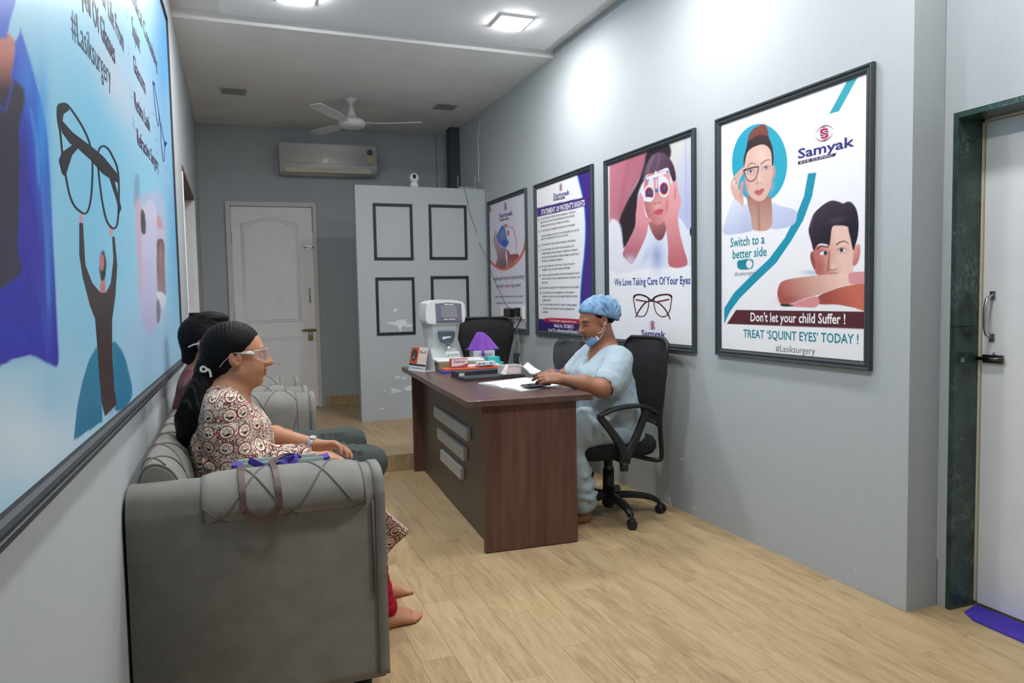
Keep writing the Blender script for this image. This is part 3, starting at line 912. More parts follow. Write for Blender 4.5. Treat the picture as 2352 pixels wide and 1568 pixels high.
    # spine tubes from the back to under the seat
    for sg in (-1, 1):
        pts = crs([BP(.8*sg, .25, .012), BP(.75*sg, .05, .02), (.255, .13*sg, .40), (.262, .125*sg, .33), (.25, .12*sg, .300), (.20, .10*sg, .305), (.08, .07*sg, .338)], 6)
        m_ = MB(); m_.tube(pts, .0125, n=10); m_.build('back_tube', M_CHB, t)
    m_ = MB(); m_.tube([BP(-.8, .12, .014), BP(0, .12, .014), BP(.8, .12, .014)], .014, n=10); m_.build('back_bar', M_CHB, t)
    if detail:
        for sg in (-1, 1):
            y = .262*sg
            pts = crs([(-.195, y, .592), (-.12, y, .620), (-.02, y, .632), (.06, y, .628), (.115, y, .608)], 5)
            m_ = MB(); m_.tube(pts, [1.0 - .25*abs(i/20 - .5)*2 for i in range(21)], n=10, flat=(.024, .011), up=(0, 0, 1))
            arm = m_.build('armrest', M_CHB, t)
            m_ = MB(); m_.tube(crs([(-.19, y, .594), (-.13, y, .52), (-.075, y, .445), (-.055, y, .40), (-.05, y, .365)], 5), [1 + .35*i/20 for i in range(21)], n=10, flat=(.017, .014), up=(0, 1, 0))
            m_.tube(crs([(.085, y, .612), (.055, y, .54), (.015, y, .455), (-.015, y, .405), (-.04, y, .365)], 5), [1 + .35*i/20 for i in range(21)], n=10, flat=(.017, .014), up=(0, 1, 0))
            m_.box((-.045, y - .004*sg, .375), (.062, .03, .085), .012)
            m_.cyl((-.045, y - .01*sg, .30), (-.045, y - .01*sg, .345), .022, n=16)
            m_.tube([(-.045, y - .01*sg, .345), (-.045, y*.5, .345)], .012, n=8)
            m_.build('arm_bracket', M_CHB, arm)
    if wrapped:
        mw = mat('clear_plastic_wrap', (200, 204, 206), rough=.2, spec=.7, alpha=.10, bump=.9, bscale=14, bdist=.01)
        m_ = MB(); nu, nv = 21, 21
        def WP(u, v, off):
            p = BP(u*1.10, v*1.06 - .0, 0)
            return (p[0] + off + .006*math.sin(9*u + 5*v), p[1], p[2] + .012*math.sin(6*u)*(v > .8))
        loop = []
        for j in range(nv):
            v = j/(nv-1)*.97
            row = [WP(-1 + 2*i/(nu-1), v, -.018) for i in range(nu)] + [WP(1 - 2*i/(nu-1), v, .026) for i in range(nu)]
            loop.append([m_.bm.verts.new(p) for p in row])
        for A_, B_ in zip(loop[:-1], loop[1:]):
            k = len(A_)
            for i in range(k): m_.bm.faces.new((A_[i], A_[(i+1) % k], B_[(i+1) % k], B_[i]))
        m_.bm.faces.new(loop[-1])
        m_.build('plastic_wrap', mw, t, smooth=True)
    return t
make_chair('black mesh office chair that the nurse sits on', (1.895, 3.495, 0), 0.0)
make_chair('black office chair with clear plastic over its back, beyond the nurse', (1.90, 4.36, 0), 0.10, back_tilt=.05, back_h=.395, wrapped=True)
make_chair('empty black mesh office chair in the corner behind the white box', (1.86, 5.47, ZS), 1.15, back_tilt=.02, back_h=.42)
# ================================================================== flat print: painter on fine grids and lettering
class Paint:
    """colours the points of a print; shapes are given where they lie on the print (photo coordinates of its points)"""
    def __init__(s, Q, base):
        s.Q = Q; s.C = np.tile(linc(base), (len(Q), 1))
    def _blend(s, a, col):
        s.C = s.C*(1 - a[:, None]) + col*a[:, None]
    def _col(s, color):
        if isinstance(color, tuple) and len(color) == 4 and isinstance(color[0], tuple):
            c0, c1, p0, p1 = color
            p0 = np.array(p0, float); d = np.array(p1, float) - p0
            t = np.clip(((s.Q - p0) @ d)/(d @ d), 0, 1)[:, None]
            return linc(c0)*(1 - t) + linc(c1)*t
        return linc(color)
    def sd(s, pts, sel):
        P = s.Q[sel]; A = np.asarray(pts, float); Bq = np.roll(A, -1, 0)
        d = np.full(len(P), 1e9); ins = np.zeros(len(P), bool)
        for a, b_ in zip(A, Bq):
            e = b_ - a; w = P - a
            t = np.clip((w @ e)/max(e @ e, 1e-9), 0, 1)
            d = np.minimum(d, np.sum((w - t[:, None]*e)**2, 1))
            c = (a[1] > P[:, 1]) != (b_[1] > P[:, 1])
            if abs(e[1]) > 1e-9:
                ins ^= c & (P[:, 0] < a[0] + (P[:, 1] - a[1])*e[0]/e[1])
        return np.where(ins, -1, 1)*np.sqrt(d)
    def poly(s, pts, color, soft=1.0, smooth=True, a=1.0):
        pts = crs(pts, 4, True) if smooth else np.asarray(pts, float)
        lo = pts.min(0) - 3*soft - 1; hi = pts.max(0) + 3*soft + 1
        sel = np.nonzero(((s.Q > lo) & (s.Q < hi)).all(1))[0]
        if not len(sel): return s
        d = s.sd(pts, sel)
        al = np.zeros(len(s.Q)); al[sel] = sstep(-d, -soft, soft)*a
        s._blend(al, s._col(color)); return s
    def blob(s, c, r, color, a=1.0, ang=0.0, p=2.0):
        q = s.Q - np.array(c, float); ca, sa = math.cos(ang), math.sin(ang)
        x = (q[:, 0]*ca + q[:, 1]*sa)/r[0]; y = (-q[:, 0]*sa + q[:, 1]*ca)/r[1]
        s._blend(a*np.exp(-((x*x + y*y)**(p/2))), s._col(color)); return s
    def disc(s, c, r, color, soft=1.0, a=1.0, ang=0.0):
        q = s.Q - np.array(c, float); ca, sa = math.cos(ang), math.sin(ang)
        x = (q[:, 0]*ca + q[:, 1]*sa)/r[0]; y = (-q[:, 0]*sa + q[:, 1]*ca)/r[1]
        d = (np.hypot(x, y) - 1)*min(r)
        s._blend(a*sstep(-d, -soft, soft), s._col(color)); return s
    def line(s, pts, w, color, soft=.8, closed=False, a=1.0, smooth=True):
        pts = crs(pts, 5, closed) if smooth else np.asarray(pts, float)
        if closed: pts = np.vstack([pts, pts[:1]])
        ws = w if isinstance(w, (list, tuple)) else (w, w)
        lo = pts.min(0) - max(ws) - 3; hi = pts.max(0) + max(ws) + 3
        sel = np.nonzero(((s.Q > lo) & (s.Q < hi)).all(1))[0]
        if not len(sel): return s
        P = s.Q[sel]; best = np.full(len(P), 1e9); n = len(pts) - 1
        for i in range(n):
            e = pts[i+1] - pts[i]; v = P - pts[i]
            t = np.clip((v @ e)/max(e @ e, 1e-9), 0, 1)
            ww_ = ws[0] + (ws[1] - ws[0])*(i + t)/n
            best = np.minimum(best, np.sqrt(np.sum((v - t[:, None]*e)**2, 1)) - ww_/2)
        al = np.zeros(len(s.Q)); al[sel] = sstep(-best, -soft, soft)*a
        s._blend(al, s._col(color)); return s
def linc(c): return np.array(lin(c))
M_PRINT = mat('poster_print', (255, 255, 255), rough=.38, spec=.35, vcol=True)
_font_cache = {}
def text_mesh(s, bold=0.0):
    cu = bpy.data.curves.new('lettering', 'FONT'); cu.body = s; cu.size = 1.0; cu.resolution_u = 2; cu.offset = bold
    o = bpy.data.objects.new('lettering', cu); COL.objects.link(o)
    dg = bpy.context.evaluated_depsgraph_get()
    me = bpy.data.meshes.new_from_object(o.evaluated_get(dg))
    bpy.data.objects.remove(o); bpy.data.curves.remove(cu)
    V_ = np.array([v.co[:] for v in me.vertices]) if len(me.vertices) else np.zeros((0, 3))
    Fc = [tuple(p.vertices) for p in me.polygons]
    bpy.data.meshes.remove(me)
    return V_, Fc
_H = text_mesh('H')[0]; CAPH = _H[:, 1].max()
class Plane:
    """a wall plane onto which print is laid. n points into the room"""
    def __init__(s, P, n, right):
        s.P = np.array(P, float); s.n = np.array(n, float)/np.linalg.norm(n); s.r = np.array(right, float)/np.linalg.norm(right)
    def at(s, px, py, off=0.0): return onP(px, py, s.P + s.n*off, s.n)
    def uv(s, px, py, off=0.0):
        p = s.at(px, py, off) - s.P; return np.array([p @ s.r, p[2]])
    def w(s, u, v, off=0.0): return s.P + s.r*u + np.array([0, 0, v]) + s.n*off
def lettering(pl, txt, left, right, cap, m, parent, off, bold=0.0, name='lettering', italic=0.0):
    """text from its left to its right baseline point; cap = height of a capital at the left end, in photo pixels"""
    V_, Fc = text_mesh(txt, bold)
    if not len(V_): return None
    a = pl.uv(left[0], left[1], off); b_ = pl.uv(right[0], right[1], off)
    hgt = abs(pl.uv(left[0], left[1] - cap, off)[1] - a[1])
    x0, x1 = V_[:, 0].min(), V_[:, 0].max()
    k = (b_[0] - a[0])/(x1 - x0); d = b_ - a
    out = []
    for v in V_:
        t = (v[0] - x0)/(x1 - x0)
        vv = a[1] + d[1]*t + v[1]/CAPH*hgt
        out.append(pl.w(a[0] + d[0]*t + italic*(v[1]/CAPH*hgt), vv, off))
    return mesh_obj(name, out, Fc, m, parent, world=True)
def flat(pl, polys, m, parent, off, name='print_shape', smooth=False):
    """flat coloured shapes of a print; polys in photo pixels, n-gon each"""
    b = MB()
    for i, pts in enumerate(polys):
        if smooth: pts = crs(pts, 6, True)
        b.bm.faces.new([b.bm.verts.new(Vector(pl.at(p[0], p[1], off + .0002*i))) for p in pts])
    me = bpy.data.meshes.new(name); b.bm.to_mesh(me); b.bm.free()
    return link_mesh(name, me, m, parent, world=True)
def stroke(pl, pts, w, m, parent, off, closed=False, name='print_line'):
    """a printed line as a flat ribbon; pts and width in photo pixels"""
    P = crs(pts, 6, closed); n = len(P)
    T = np.roll(P, -1, 0) - np.roll(P, 1, 0)
    if not closed: T[0] = P[1] - P[0]; T[-1] = P[-1] - P[-2]
    T /= np.maximum(np.linalg.norm(T, axis=1), 1e-9)[:, None]; Nn = np.stack([-T[:, 1], T[:, 0]], 1)
    ws = np.interp(np.linspace(0, 1, n), np.linspace(0, 1, len(w)), w) if isinstance(w, (list, tuple)) else np.full(n, w)
    b = MB()
    A = [b.bm.verts.new(Vector(pl.at(*(P[i] + Nn[i]*ws[i]/2), off))) for i in range(n)]; B = [b.bm.verts.new(Vector(pl.at(*(P[i] - Nn[i]*ws[i]/2), off))) for i in range(n)]
    for i in range(n if closed else n-1): b.bm.faces.new((A[i], A[(i+1) % n], B[(i+1) % n], B[i]))
    me = bpy.data.meshes.new(name); b.bm.to_mesh(me); b.bm.free()
    return link_mesh(name, me, m, parent, world=True)
def painted(pl, u0, u1, v0, v1, nu, nv, off, base, art, parent, name='print', umap=None, vmap=None):
    us = np.linspace(u0, u1, nu) if umap is None else umap
    nu = len(us)
    vs_ = np.linspace(v0, v1, nv)
    U, Vv = np.meshgrid(us, vs_, indexing='ij')
    if vmap is not None: Vv = vmap(U, (Vv - v0)/(v1 - v0))
    P = pl.P + U[..., None]*pl.r + Vv[..., None]*np.array([0, 0, 1.0]) + pl.n*off
    P = P.reshape(-1, 3)
    pa = Paint(proj(P), base); art(pa)
    idx = np.arange(nu*nv).reshape(nu, nv)
    Q = np.stack([idx[:-1, :-1], idx[1:, :-1], idx[1:, 1:], idx[:-1, 1:]], -1).reshape(-1, 4)
    me = bpy.data.meshes.new(name)
    me.vertices.add(len(P)); me.vertices.foreach_set('co', P.astype(np.float32).ravel())
    me.loops.add(len(Q)*4); me.loops.foreach_set('vertex_index', Q.astype(np.int32).ravel())
    me.polygons.add(len(Q)); me.polygons.foreach_set('loop_start', np.arange(0, len(Q)*4, 4, dtype=np.int32))
    me.update(calc_edges=True)
    at = me.color_attributes.new('Col', 'FLOAT_COLOR', 'POINT')
    at.data.foreach_set('color', np.concatenate([np.clip(pa.C, 0, 1), np.ones((len(P), 1))], 1).astype(np.float32).ravel())
    return link_mesh(name, me, M_PRINT, parent, world=True)
M_FRAME = mat('charcoal_moulding', (66, 72, 76), rough=.45, spec=.4, noise=.12, nscale=50, stretch=(1, 1, 1))
def rail(pl, a, b_, inward, parent, w=.036, d=.022, off=.0):
    """one moulded rail of a frame, from uv a to uv b; inward = unit uv towards the picture"""
    prof = [(0, 0), (0, d*.75), (w*.10, d), (w*.28, d*.95), (w*.36, d*.62), (w*.46, d*.60), (w*.56, d*.80), (w*.72, d*.74), (w*.80, d*.45), (w, d*.40), (w, 0)]
    a = np.array(a, float); b_ = np.array(b_, float); inward = np.array(inward, float)
    t = (b_ - a)/np.linalg.norm(b_ - a)
    b = MB(); A, B = [], []
    for s_, h in prof:
        pa = a + inward*s_ + t*s_; pb = b_ + inward*s_ - t*s_        # mitred
        A.append(b.bm.verts.new(Vector(pl.w(pa[0], pa[1], h + off)))); B.append(b.bm.verts.new(Vector(pl.w(pb[0], pb[1], h + off))))
    n = len(prof)
    for i in range(n): b.bm.faces.new((A[i], A[(i+1) % n], B[(i+1) % n], B[i]))
    b.bm.faces.new(A[::-1]); b.bm.faces.new(B)
    return b.build('frame_rail', M_FRAME, parent, world=True)
def framed(pl, label, u0, u1, v0, v1, w=.036, d=.022, group='framed eye clinic posters'):
    c = pl.w((u0 + u1)/2, v0, 0)
    t = thing('framed_poster', label, 'poster', tuple(c), group=group)
    rail(pl, (u0, v0), (u1, v0), (0, 1), t, w, d); rail(pl, (u1, v1), (u0, v1), (0, -1), t, w, d)
    rail(pl, (u0, v1), (u0, v0), (1, 0), t, w, d); rail(pl, (u1, v0), (u1, v1), (-1, 0), t, w, d)
    return t
RW = Plane((XR(1.95) - .001, 1.95, 0), (-1, -.012, 0), (.012, -1, 0))
PO = .006
WHT = (243, 243, 247)
def cm(name, c, rough=.4): return mat('ink_' + name, c, rough=rough, spec=.3)
I_TEAL = cm('teal', (38, 138, 152)); I_GREY = cm('grey', (96, 100, 108)); I_WHITE = cm('white', (245, 245, 248)); I_NAVY = cm('navy', (58, 56, 128))
I_BLUE = cm('blue', (38, 68, 150)); I_PLUM = cm('plum', (66, 48, 92)); I_PURP = cm('purple', (74, 46, 140)); I_DK = cm('dark', (70, 72, 84)); I_RED = cm('red', (196, 38, 66))
def S2(ox, oy, k): return lambda pts: [(ox + x/k, oy + y/k) for x, y in pts]
def samyak(pl, par, eye_c, eye_r, left, right, cap, bar, tilt=0.0, small=True):
    """the clinic's mark: an eye with an S in it, the name, and a bar with EYE CLINIC"""
    ex, ey = eye_c; rx, ry = eye_r
    def arc(sg, k):
        return [(ex + rx*x, ey + sg*ry*k*math.cos(x*math.pi/2)**.8 - tilt*x*rx) for x in np.linspace(-1, 1, 17)]
    up, lo = arc(-1, 1.0), arc(1, 1.0); up2, lo2 = arc(-1, .84), arc(1, .84)
    m1 = cm('eye_outline', (150, 96, 104))
    b = MB()
    for A, B in ((up, up2), (lo, lo2)):
        for i in range(16):
            b.bm.faces.new([b.bm.verts.new(Vector(pl.at(q[0], q[1], PO + .0006))) for q in (A[i], A[i+1], B[i+1], B[i])])
    me = bpy.data.meshes.new('emblem'); b.bm.to_mesh(me); b.bm.free(); link_mesh('emblem', me, m1, par, world=True)
    def ell_(k): return [(ex + rx*.42*k*math.cos(t), ey + ry*.80*k*math.sin(t)) for t in np.linspace(0, 2*math.pi, 28, endpoint=False)]
    flat(pl, [ell_(1)], cm('iris', (92, 92, 140)), par, PO + .0009, 'emblem')
    s_ = [(-.30, -.30), (-.05, -.42), (.22, -.28), (.20, -.08), (-.02, .02), (.26, .10), (.24, .34), (-.02, .46), (-.28, .34), (-.24, .14), (.0, .05), (-.26, -.05)]
    sw = crs([(.30, -.52), (-.18, -.42), (-.26, -.08), (.24, .12), (.20, .44), (-.30, .55)], 6)
    wd = .13
    poly = []
    T = np.gradient(sw, axis=0); T /= np.linalg.norm(T, axis=1)[:, None]; Nn = np.stack([-T[:, 1], T[:, 0]], 1)
    for k, mm, of in ((wd*1.5, I_WHITE, .0012), (wd, cm('magenta', (186, 44, 92)), .0015)):
        L_ = sw + Nn*k; R_ = (sw - Nn*k)[::-1]
        flat(pl, [[(ex + rx*p[0], ey + ry*p[1]) for p in np.vstack([L_, R_])]], mm, par, PO + of, 'emblem')
    lettering(pl, 'Samyak', left, right, cap, I_NAVY, par, PO + .0008, .02)
    if bar:
        flat(pl, [bar], I_PLUM, par, PO + .0006, 'print_shape')
        (x0, y0), (x1, y1), (x2, y2), (x3, y3) = bar
        lettering(pl, 'EYE CLINIC', (x3 + (x2 - x3)*.06, y3 + (y2 - y3)*.06 - abs(y3 - y0)*.2), (x3 + (x2 - x3)*.93, y3 + (y2 - y3)*.93 - abs(y2 - y1)*.2), abs(y3 - y0)*.6, I_WHITE, par, PO + .0009, .0)
def span(pl, *pts):
    q = np.array([pl.uv(*p) for p in pts]); return q
# ------------------------------------------------------------------ poster: squint eyes (nearest)
u0 = np.mean([RW.uv(1648, 275)[0], RW.uv(1650, 816)[0]]); u1 = np.mean([RW.uv(2012, 142)[0], RW.uv(2005, 850)[0]])
v0 = np.mean([RW.uv(1650, 816)[1], RW.uv(2005, 850)[1]]); v1 = np.mean([RW.uv(1648, 275)[1], RW.uv(2012, 142)[1]])
P4 = framed(RW, 'framed poster of a boy resting on his arms and a woman touching her glasses', u0, u1, v0, v1)
def art4(p):
    A = S2(1650, 260, 5.228); B = S2(1750, 440, 5.227); Cc = S2(1620, 120, 2.119)
    TEAL = ((36, 158, 188), (44, 172, 198), (1690, 300), (1790, 450))
    p.poly(Cc([(700, 120), (752, 104), (650, 288), (603, 300)]), (34, 158, 178), .7, False)
    p.poly(Cc([(500, 590), (480, 700), (440, 800), (385, 905), (310, 1005), (225, 1085), (140, 1170), (92, 1245), (92, 1322), (120, 1262), (165, 1200), (255, 1110), (345, 1025), (420, 915), (478, 815), (520, 700), (541, 584)]), (32, 150, 178), .7, False)
    # woman
    p.disc((1744.7, 375), (63.6, 91), TEAL, .8)
    SK = (224, 184, 170)
    p.poly(A([(345, 1085), (420, 1270), (430, 1402), (78, 1452), (88, 1300), (150, 1180), (180, 1040), (285, 1120)]), ((214, 220, 240), (188, 196, 226), (1670, 470), (1700, 530)), 1.0)
    p.poly(A([(640, 1075), (740, 1110), (880, 1145), (945, 1200), (890, 1345), (622, 1384), (636, 1200)]), ((206, 213, 238), (190, 200, 230), (1780, 470), (1800, 520)), 1.0)
    p.poly(A([(365, 985), (600, 995), (640, 1090), (628, 1375), (428, 1402), (392, 1250), (352, 1085)]), ((170, 122, 112), (204, 160, 146), (1740, 455), (1740, 520)), 1.0)
    p.line(A([(480, 1080), (490, 1390)]), 5, (150, 106, 98), 2.5, a=.6)
    p.poly(A([(652, 640), (682, 650), (680, 740), (655, 790)]), (206, 150, 140), 1)
    p.poly(A([(480, 380), (565, 368), (625, 430), (648, 560), (655, 660), (640, 800), (612, 930), (560, 1025), (500, 1055), (430, 1035), (362, 965), (330, 860), (312, 720), (306, 600), (330, 470), (400, 410)]), SK, 1.0)
    p.blob(A([(345, 880)])[0], (6, 14), (190, 130, 120), .55); p.blob(A([(630, 850)])[0], (7, 16), (226, 160, 150), .5); p.blob(A([(520, 520)])[0], (16, 18), (240, 210, 198), .6)
    p.poly(A([(545, 132), (585, 180), (608, 290), (650, 410), (664, 560), (645, 640), (635, 480), (600, 410), (545, 378), (480, 385), (400, 420), (345, 480), (318, 600), (306, 650), (305, 540), (335, 420), (352, 330), (372, 250), (430, 180)]), ((66, 44, 46), (46, 36, 40), (1745, 300), (1740, 345)), 1.0)
    p.poly(A([(545, 132), (585, 180), (600, 270), (520, 255), (440, 280), (360, 330), (378, 245), (440, 175)]), (128, 70, 58), 2.0, a=.85)
    p.line(A([(482, 380), (480, 640)]), .7, (190, 160, 150), .6, a=.7)
    # hand at the glasses
    p.poly(A([(150, 860), (230, 905), (300, 975), (292, 1125), (205, 1045), (165, 960)]), (220, 178, 164), 1)
    for l, w_ in (([(160, 900), (175, 800), (250, 705), (300, 660)], 5.5), ([(185, 900), (215, 800), (275, 700), (310, 665)], 5), ([(225, 905), (245, 800), (285, 720), (312, 680)], 5)):
        p.line(A(l), (w_, w_*.7), (222, 176, 162), .9)
    p.line(A([(268, 1010), (275, 920), (290, 830)]), (7, 5.5), (224, 150, 156), .9)
    p.poly(A([(85, 1300), (180, 1040), (290, 1130), (262, 1200), (255, 1420), (78, 1452)]), ((220, 226, 242), (196, 204, 232), (1670, 470), (1700, 520)), 1.0)
    # features
    for cx, cy, s_ in ((392, 700, .9), (578, 655, 1.0)):
        c = A([(cx, cy)])[0]
        p.blob(c, (9, 5), (150, 100, 104), .65); p.disc(c, (6.2, 3.0), (232, 226, 230), .8, ang=-.15); p.disc((c[0] - .6, c[1]), (2.9, 3.0), (84, 100, 160), .8); p.disc((c[0] - .6, c[1]), (1.2, 1.4), (24, 22, 40), .6)
        p.line([(c[0] - 7, c[1] + .5), (c[0] - 2, c[1] - 3.2), (c[0] + 6.5, c[1] - 2.0)], 1.5, (50, 34, 40), .7)
    p.line(A([(512, 612), (552, 578), (600, 556), (622, 568)]), (2.2, 1.4), (76, 48, 48), .8); p.line(A([(352, 640), (390, 600), (445, 608)]), (1.6, 2.2), (90, 60, 58), .8)
    p.line(A([(312, 682), (395, 655), (474, 648), (466, 735), (435, 795), (388, 818), (342, 795), (322, 740)]), 2.3, (40, 46, 54), .7, True)
    p.line(A([(302, 690), (400, 655), (480, 642)]), 3.4, (40, 46, 54), .7)
    p.blob(A([(470, 840)])[0], (4, 2), (140, 84, 84), .7); p.blob(A([(505, 838)])[0], (3, 2), (160, 100, 98), .6); p.blob(A([(492, 790)])[0], (4, 12), (240, 208, 198), .6); p.blob(A([(462, 780)])[0], (3, 14), (196, 146, 136), .5)
    p.poly(A([(430, 945), (468, 915), (492, 922), (520, 902), (550, 918), (520, 968), (485, 988), (452, 974)]), (196, 104, 118), .8); p.line(A([(436, 945), (490, 938), (545, 920)]), 1.1, (136, 60, 76), .6)
    # boy
    p.blob(B([(600, 970)])[0], (22, 5), (120, 170, 220), .6)
    p.poly(B([(592, 722), (580, 790), (602, 880), (645, 950), (655, 860), (632, 740)]), (146, 84, 80), .8)
    p.poly(B([(1108, 662), (1150, 630), (1182, 652), (1178, 760), (1150, 855), (1108, 892), (1084, 872), (1090, 760)]), ((226, 166, 152), (206, 128, 120), (1962, 565), (1975, 600)), .8)
    p.line(B([(1120, 690), (1155, 680), (1150, 780), (1115, 840)]), 1.6, (190, 120, 112), .8)
    p.poly(B([(618, 690), (700, 640), (805, 635), (840, 440), (940, 405), (1025, 415), (1062, 560), (1096, 720), (1086, 850), (1060, 990), (680, 1005), (642, 870)]), ((190, 112, 104), (240, 200, 186), (1880, 600), (1930, 590)), 1.0)
    p.blob(B([(700, 900)])[0], (10, 14), (180, 96, 92), .6); p.blob(B([(1000, 880)])[0], (12, 12), (242, 196, 184), .6)
    p.poly(B([(622, 712), (590, 600), (560, 480), (572, 400), (620, 270), (700, 185), (780, 128), (850, 105), (930, 122), (975, 140), (1030, 118), (1080, 132), (1130, 200), (1156, 300), (1162, 420), (1150, 545), (1122, 640), (1095, 705), (1070, 600), (1042, 480), (1020, 418), (900, 408), (848, 425), (832, 490), (825, 560), (808, 655), (782, 635), (700, 625), (650, 660)]), ((66, 54, 66), (34, 28, 42), (1880, 470), (1930, 540)), 1.0)
    p.blob(B([(900, 340)])[0], (18, 5), (96, 78, 84), .5, -.2); p.line(B([(620, 280), (585, 420)]), 3, (100, 96, 120), 2, a=.5)
    for cx, cy, ix in ((738, 738, 762), (962, 702, 955)):
        c = B([(cx, cy)])[0]
        p.blob(c, (13, 8), (196, 96, 92), .55); p.disc(c, (8.8, 4.4), (236, 232, 236), .8, ang=-.1); ic = B([(ix, cy)])[0]
        p.disc(ic, (4.3, 4.6), (66, 74, 84), .8); p.disc(ic, (2.2, 2.4), (20, 18, 22), .6)
        p.line([(c[0] - 9.5, c[1]), (c[0] - 2, c[1] - 5.2), (c[0] + 9, c[1] - 2)], 1.6, (70, 36, 40), .7)
    p.line(B([(672, 692), (705, 655), (795, 668)]), (3, 2.4), (84, 44, 44), 1.0); p.line(B([(895, 636), (945, 604), (1000, 598), (1038, 622)]), (3.4, 2), (92, 56, 52), .9)
    p.line(B([(812, 720), (800, 850), (798, 945)]), (3, 6), (150, 74, 72), 2.2, a=.75); p.blob(B([(862, 900)])[0], (7, 9), (246, 212, 200), .7)
    p.line(B([(822, 935), (855, 945), (898, 920)]), 1.8, (150, 72, 72), .9); p.line(B([(810, 985), (860, 975), (910, 985)]), 2.2, (190, 100, 104), 1.0)
    p.poly(B([(700, 1240), (900, 1160), (1100, 1115), (1296, 1082), (1290, 1418), (1100, 1392), (900, 1356), (692, 1352), (650, 1300)]), ((160, 78, 66), (206, 112, 92), (1900, 690), (1960, 670)), 1.0)
    p.poly(B([(240, 1080), (350, 1045), (600, 1010), (800, 996), (1000, 976), (1100, 962), (1296, 972), (1292, 1082), (1100, 1112), (900, 1152), (700, 1232), (500, 1290), (330, 1352), (228, 1352), (186, 1240), (200, 1140)]), ((176, 92, 84), (244, 206, 190), (1800, 690), (1935, 640)), 1.0)
    p.poly(B([(1045, 985), (1150, 962), (1296, 972), (1292, 1080), (1100, 1108), (1050, 1090)]), (222, 156, 162), 1.0)
    p.blob(B([(320, 1290)])[0], (20, 8), (150, 72, 66), .6, -.15)
    p.poly(B([(340, 1372), (430, 1322), (560, 1278), (660, 1260), (692, 1330), (640, 1388), (500, 1388)]), (222, 148, 152), .9)
    p.poly(B([(222, 1352), (340, 1352), (380, 1376), (250, 1378)]), (58, 40, 44), 1.0)
    p.poly(Cc([(150, 1253), (797, 1262), (797, 1348), (105, 1321)]), (88, 44, 50), .6, False)
    p.poly([(1694, 600), (1702, 596.5), (1726, 595), (1731, 603), (1729, 614), (1722, 618), (1700, 619), (1693.5, 612)], (38, 138, 152), .7); p.disc((1721, 606.5), (7.2, 9.2), (238, 238, 242), .7)
painted(RW, u0 + .03, u1 - .03, v0 + .03, v1 - .03, 290, 350, PO, WHT, art4, P4)
lettering(RW, 'Switch to a', (1677.6, 567.4), (1756, 559), 20.5, I_TEAL, P4, PO + .0006, .012)
lettering(RW, 'better side', (1682.8, 594.3), (1760.6, 587), 20, I_TEAL, P4, PO + .0006, .012)
lettering(RW, '#Lasiksurgery', (1687.5, 633.4), (1734.7, 629.7), 8.5, I_GREY, P4, PO + .0006, -.004)
lettering(RW, "Don't let your child Suffer !", (1723.8, 737.3), (1941.8, 743.9), 19.5, I_WHITE, P4, PO + .0006, .02)
lettering(RW, "TREAT \u2018SQUINT EYES\u2019 TODAY !", (1707.3, 774.5), (1971.6, 790), 18, I_TEAL, P4, PO + .0006, .012)
lettering(RW, '#Lasiksurgery', (1781.9, 806.7), (1871.5, 813.7), 15, I_GREY, P4, PO + .0006, -.006)
A_ = S2(1650, 260, 5.228)
samyak(RW, P4, (1893.2, 306), (23.5, 19), (1832.7, 364.2), (1962.7, 334.6), 21, A_([(957, 578), (1415, 474), (1400, 515), (957, 618)]), .25)
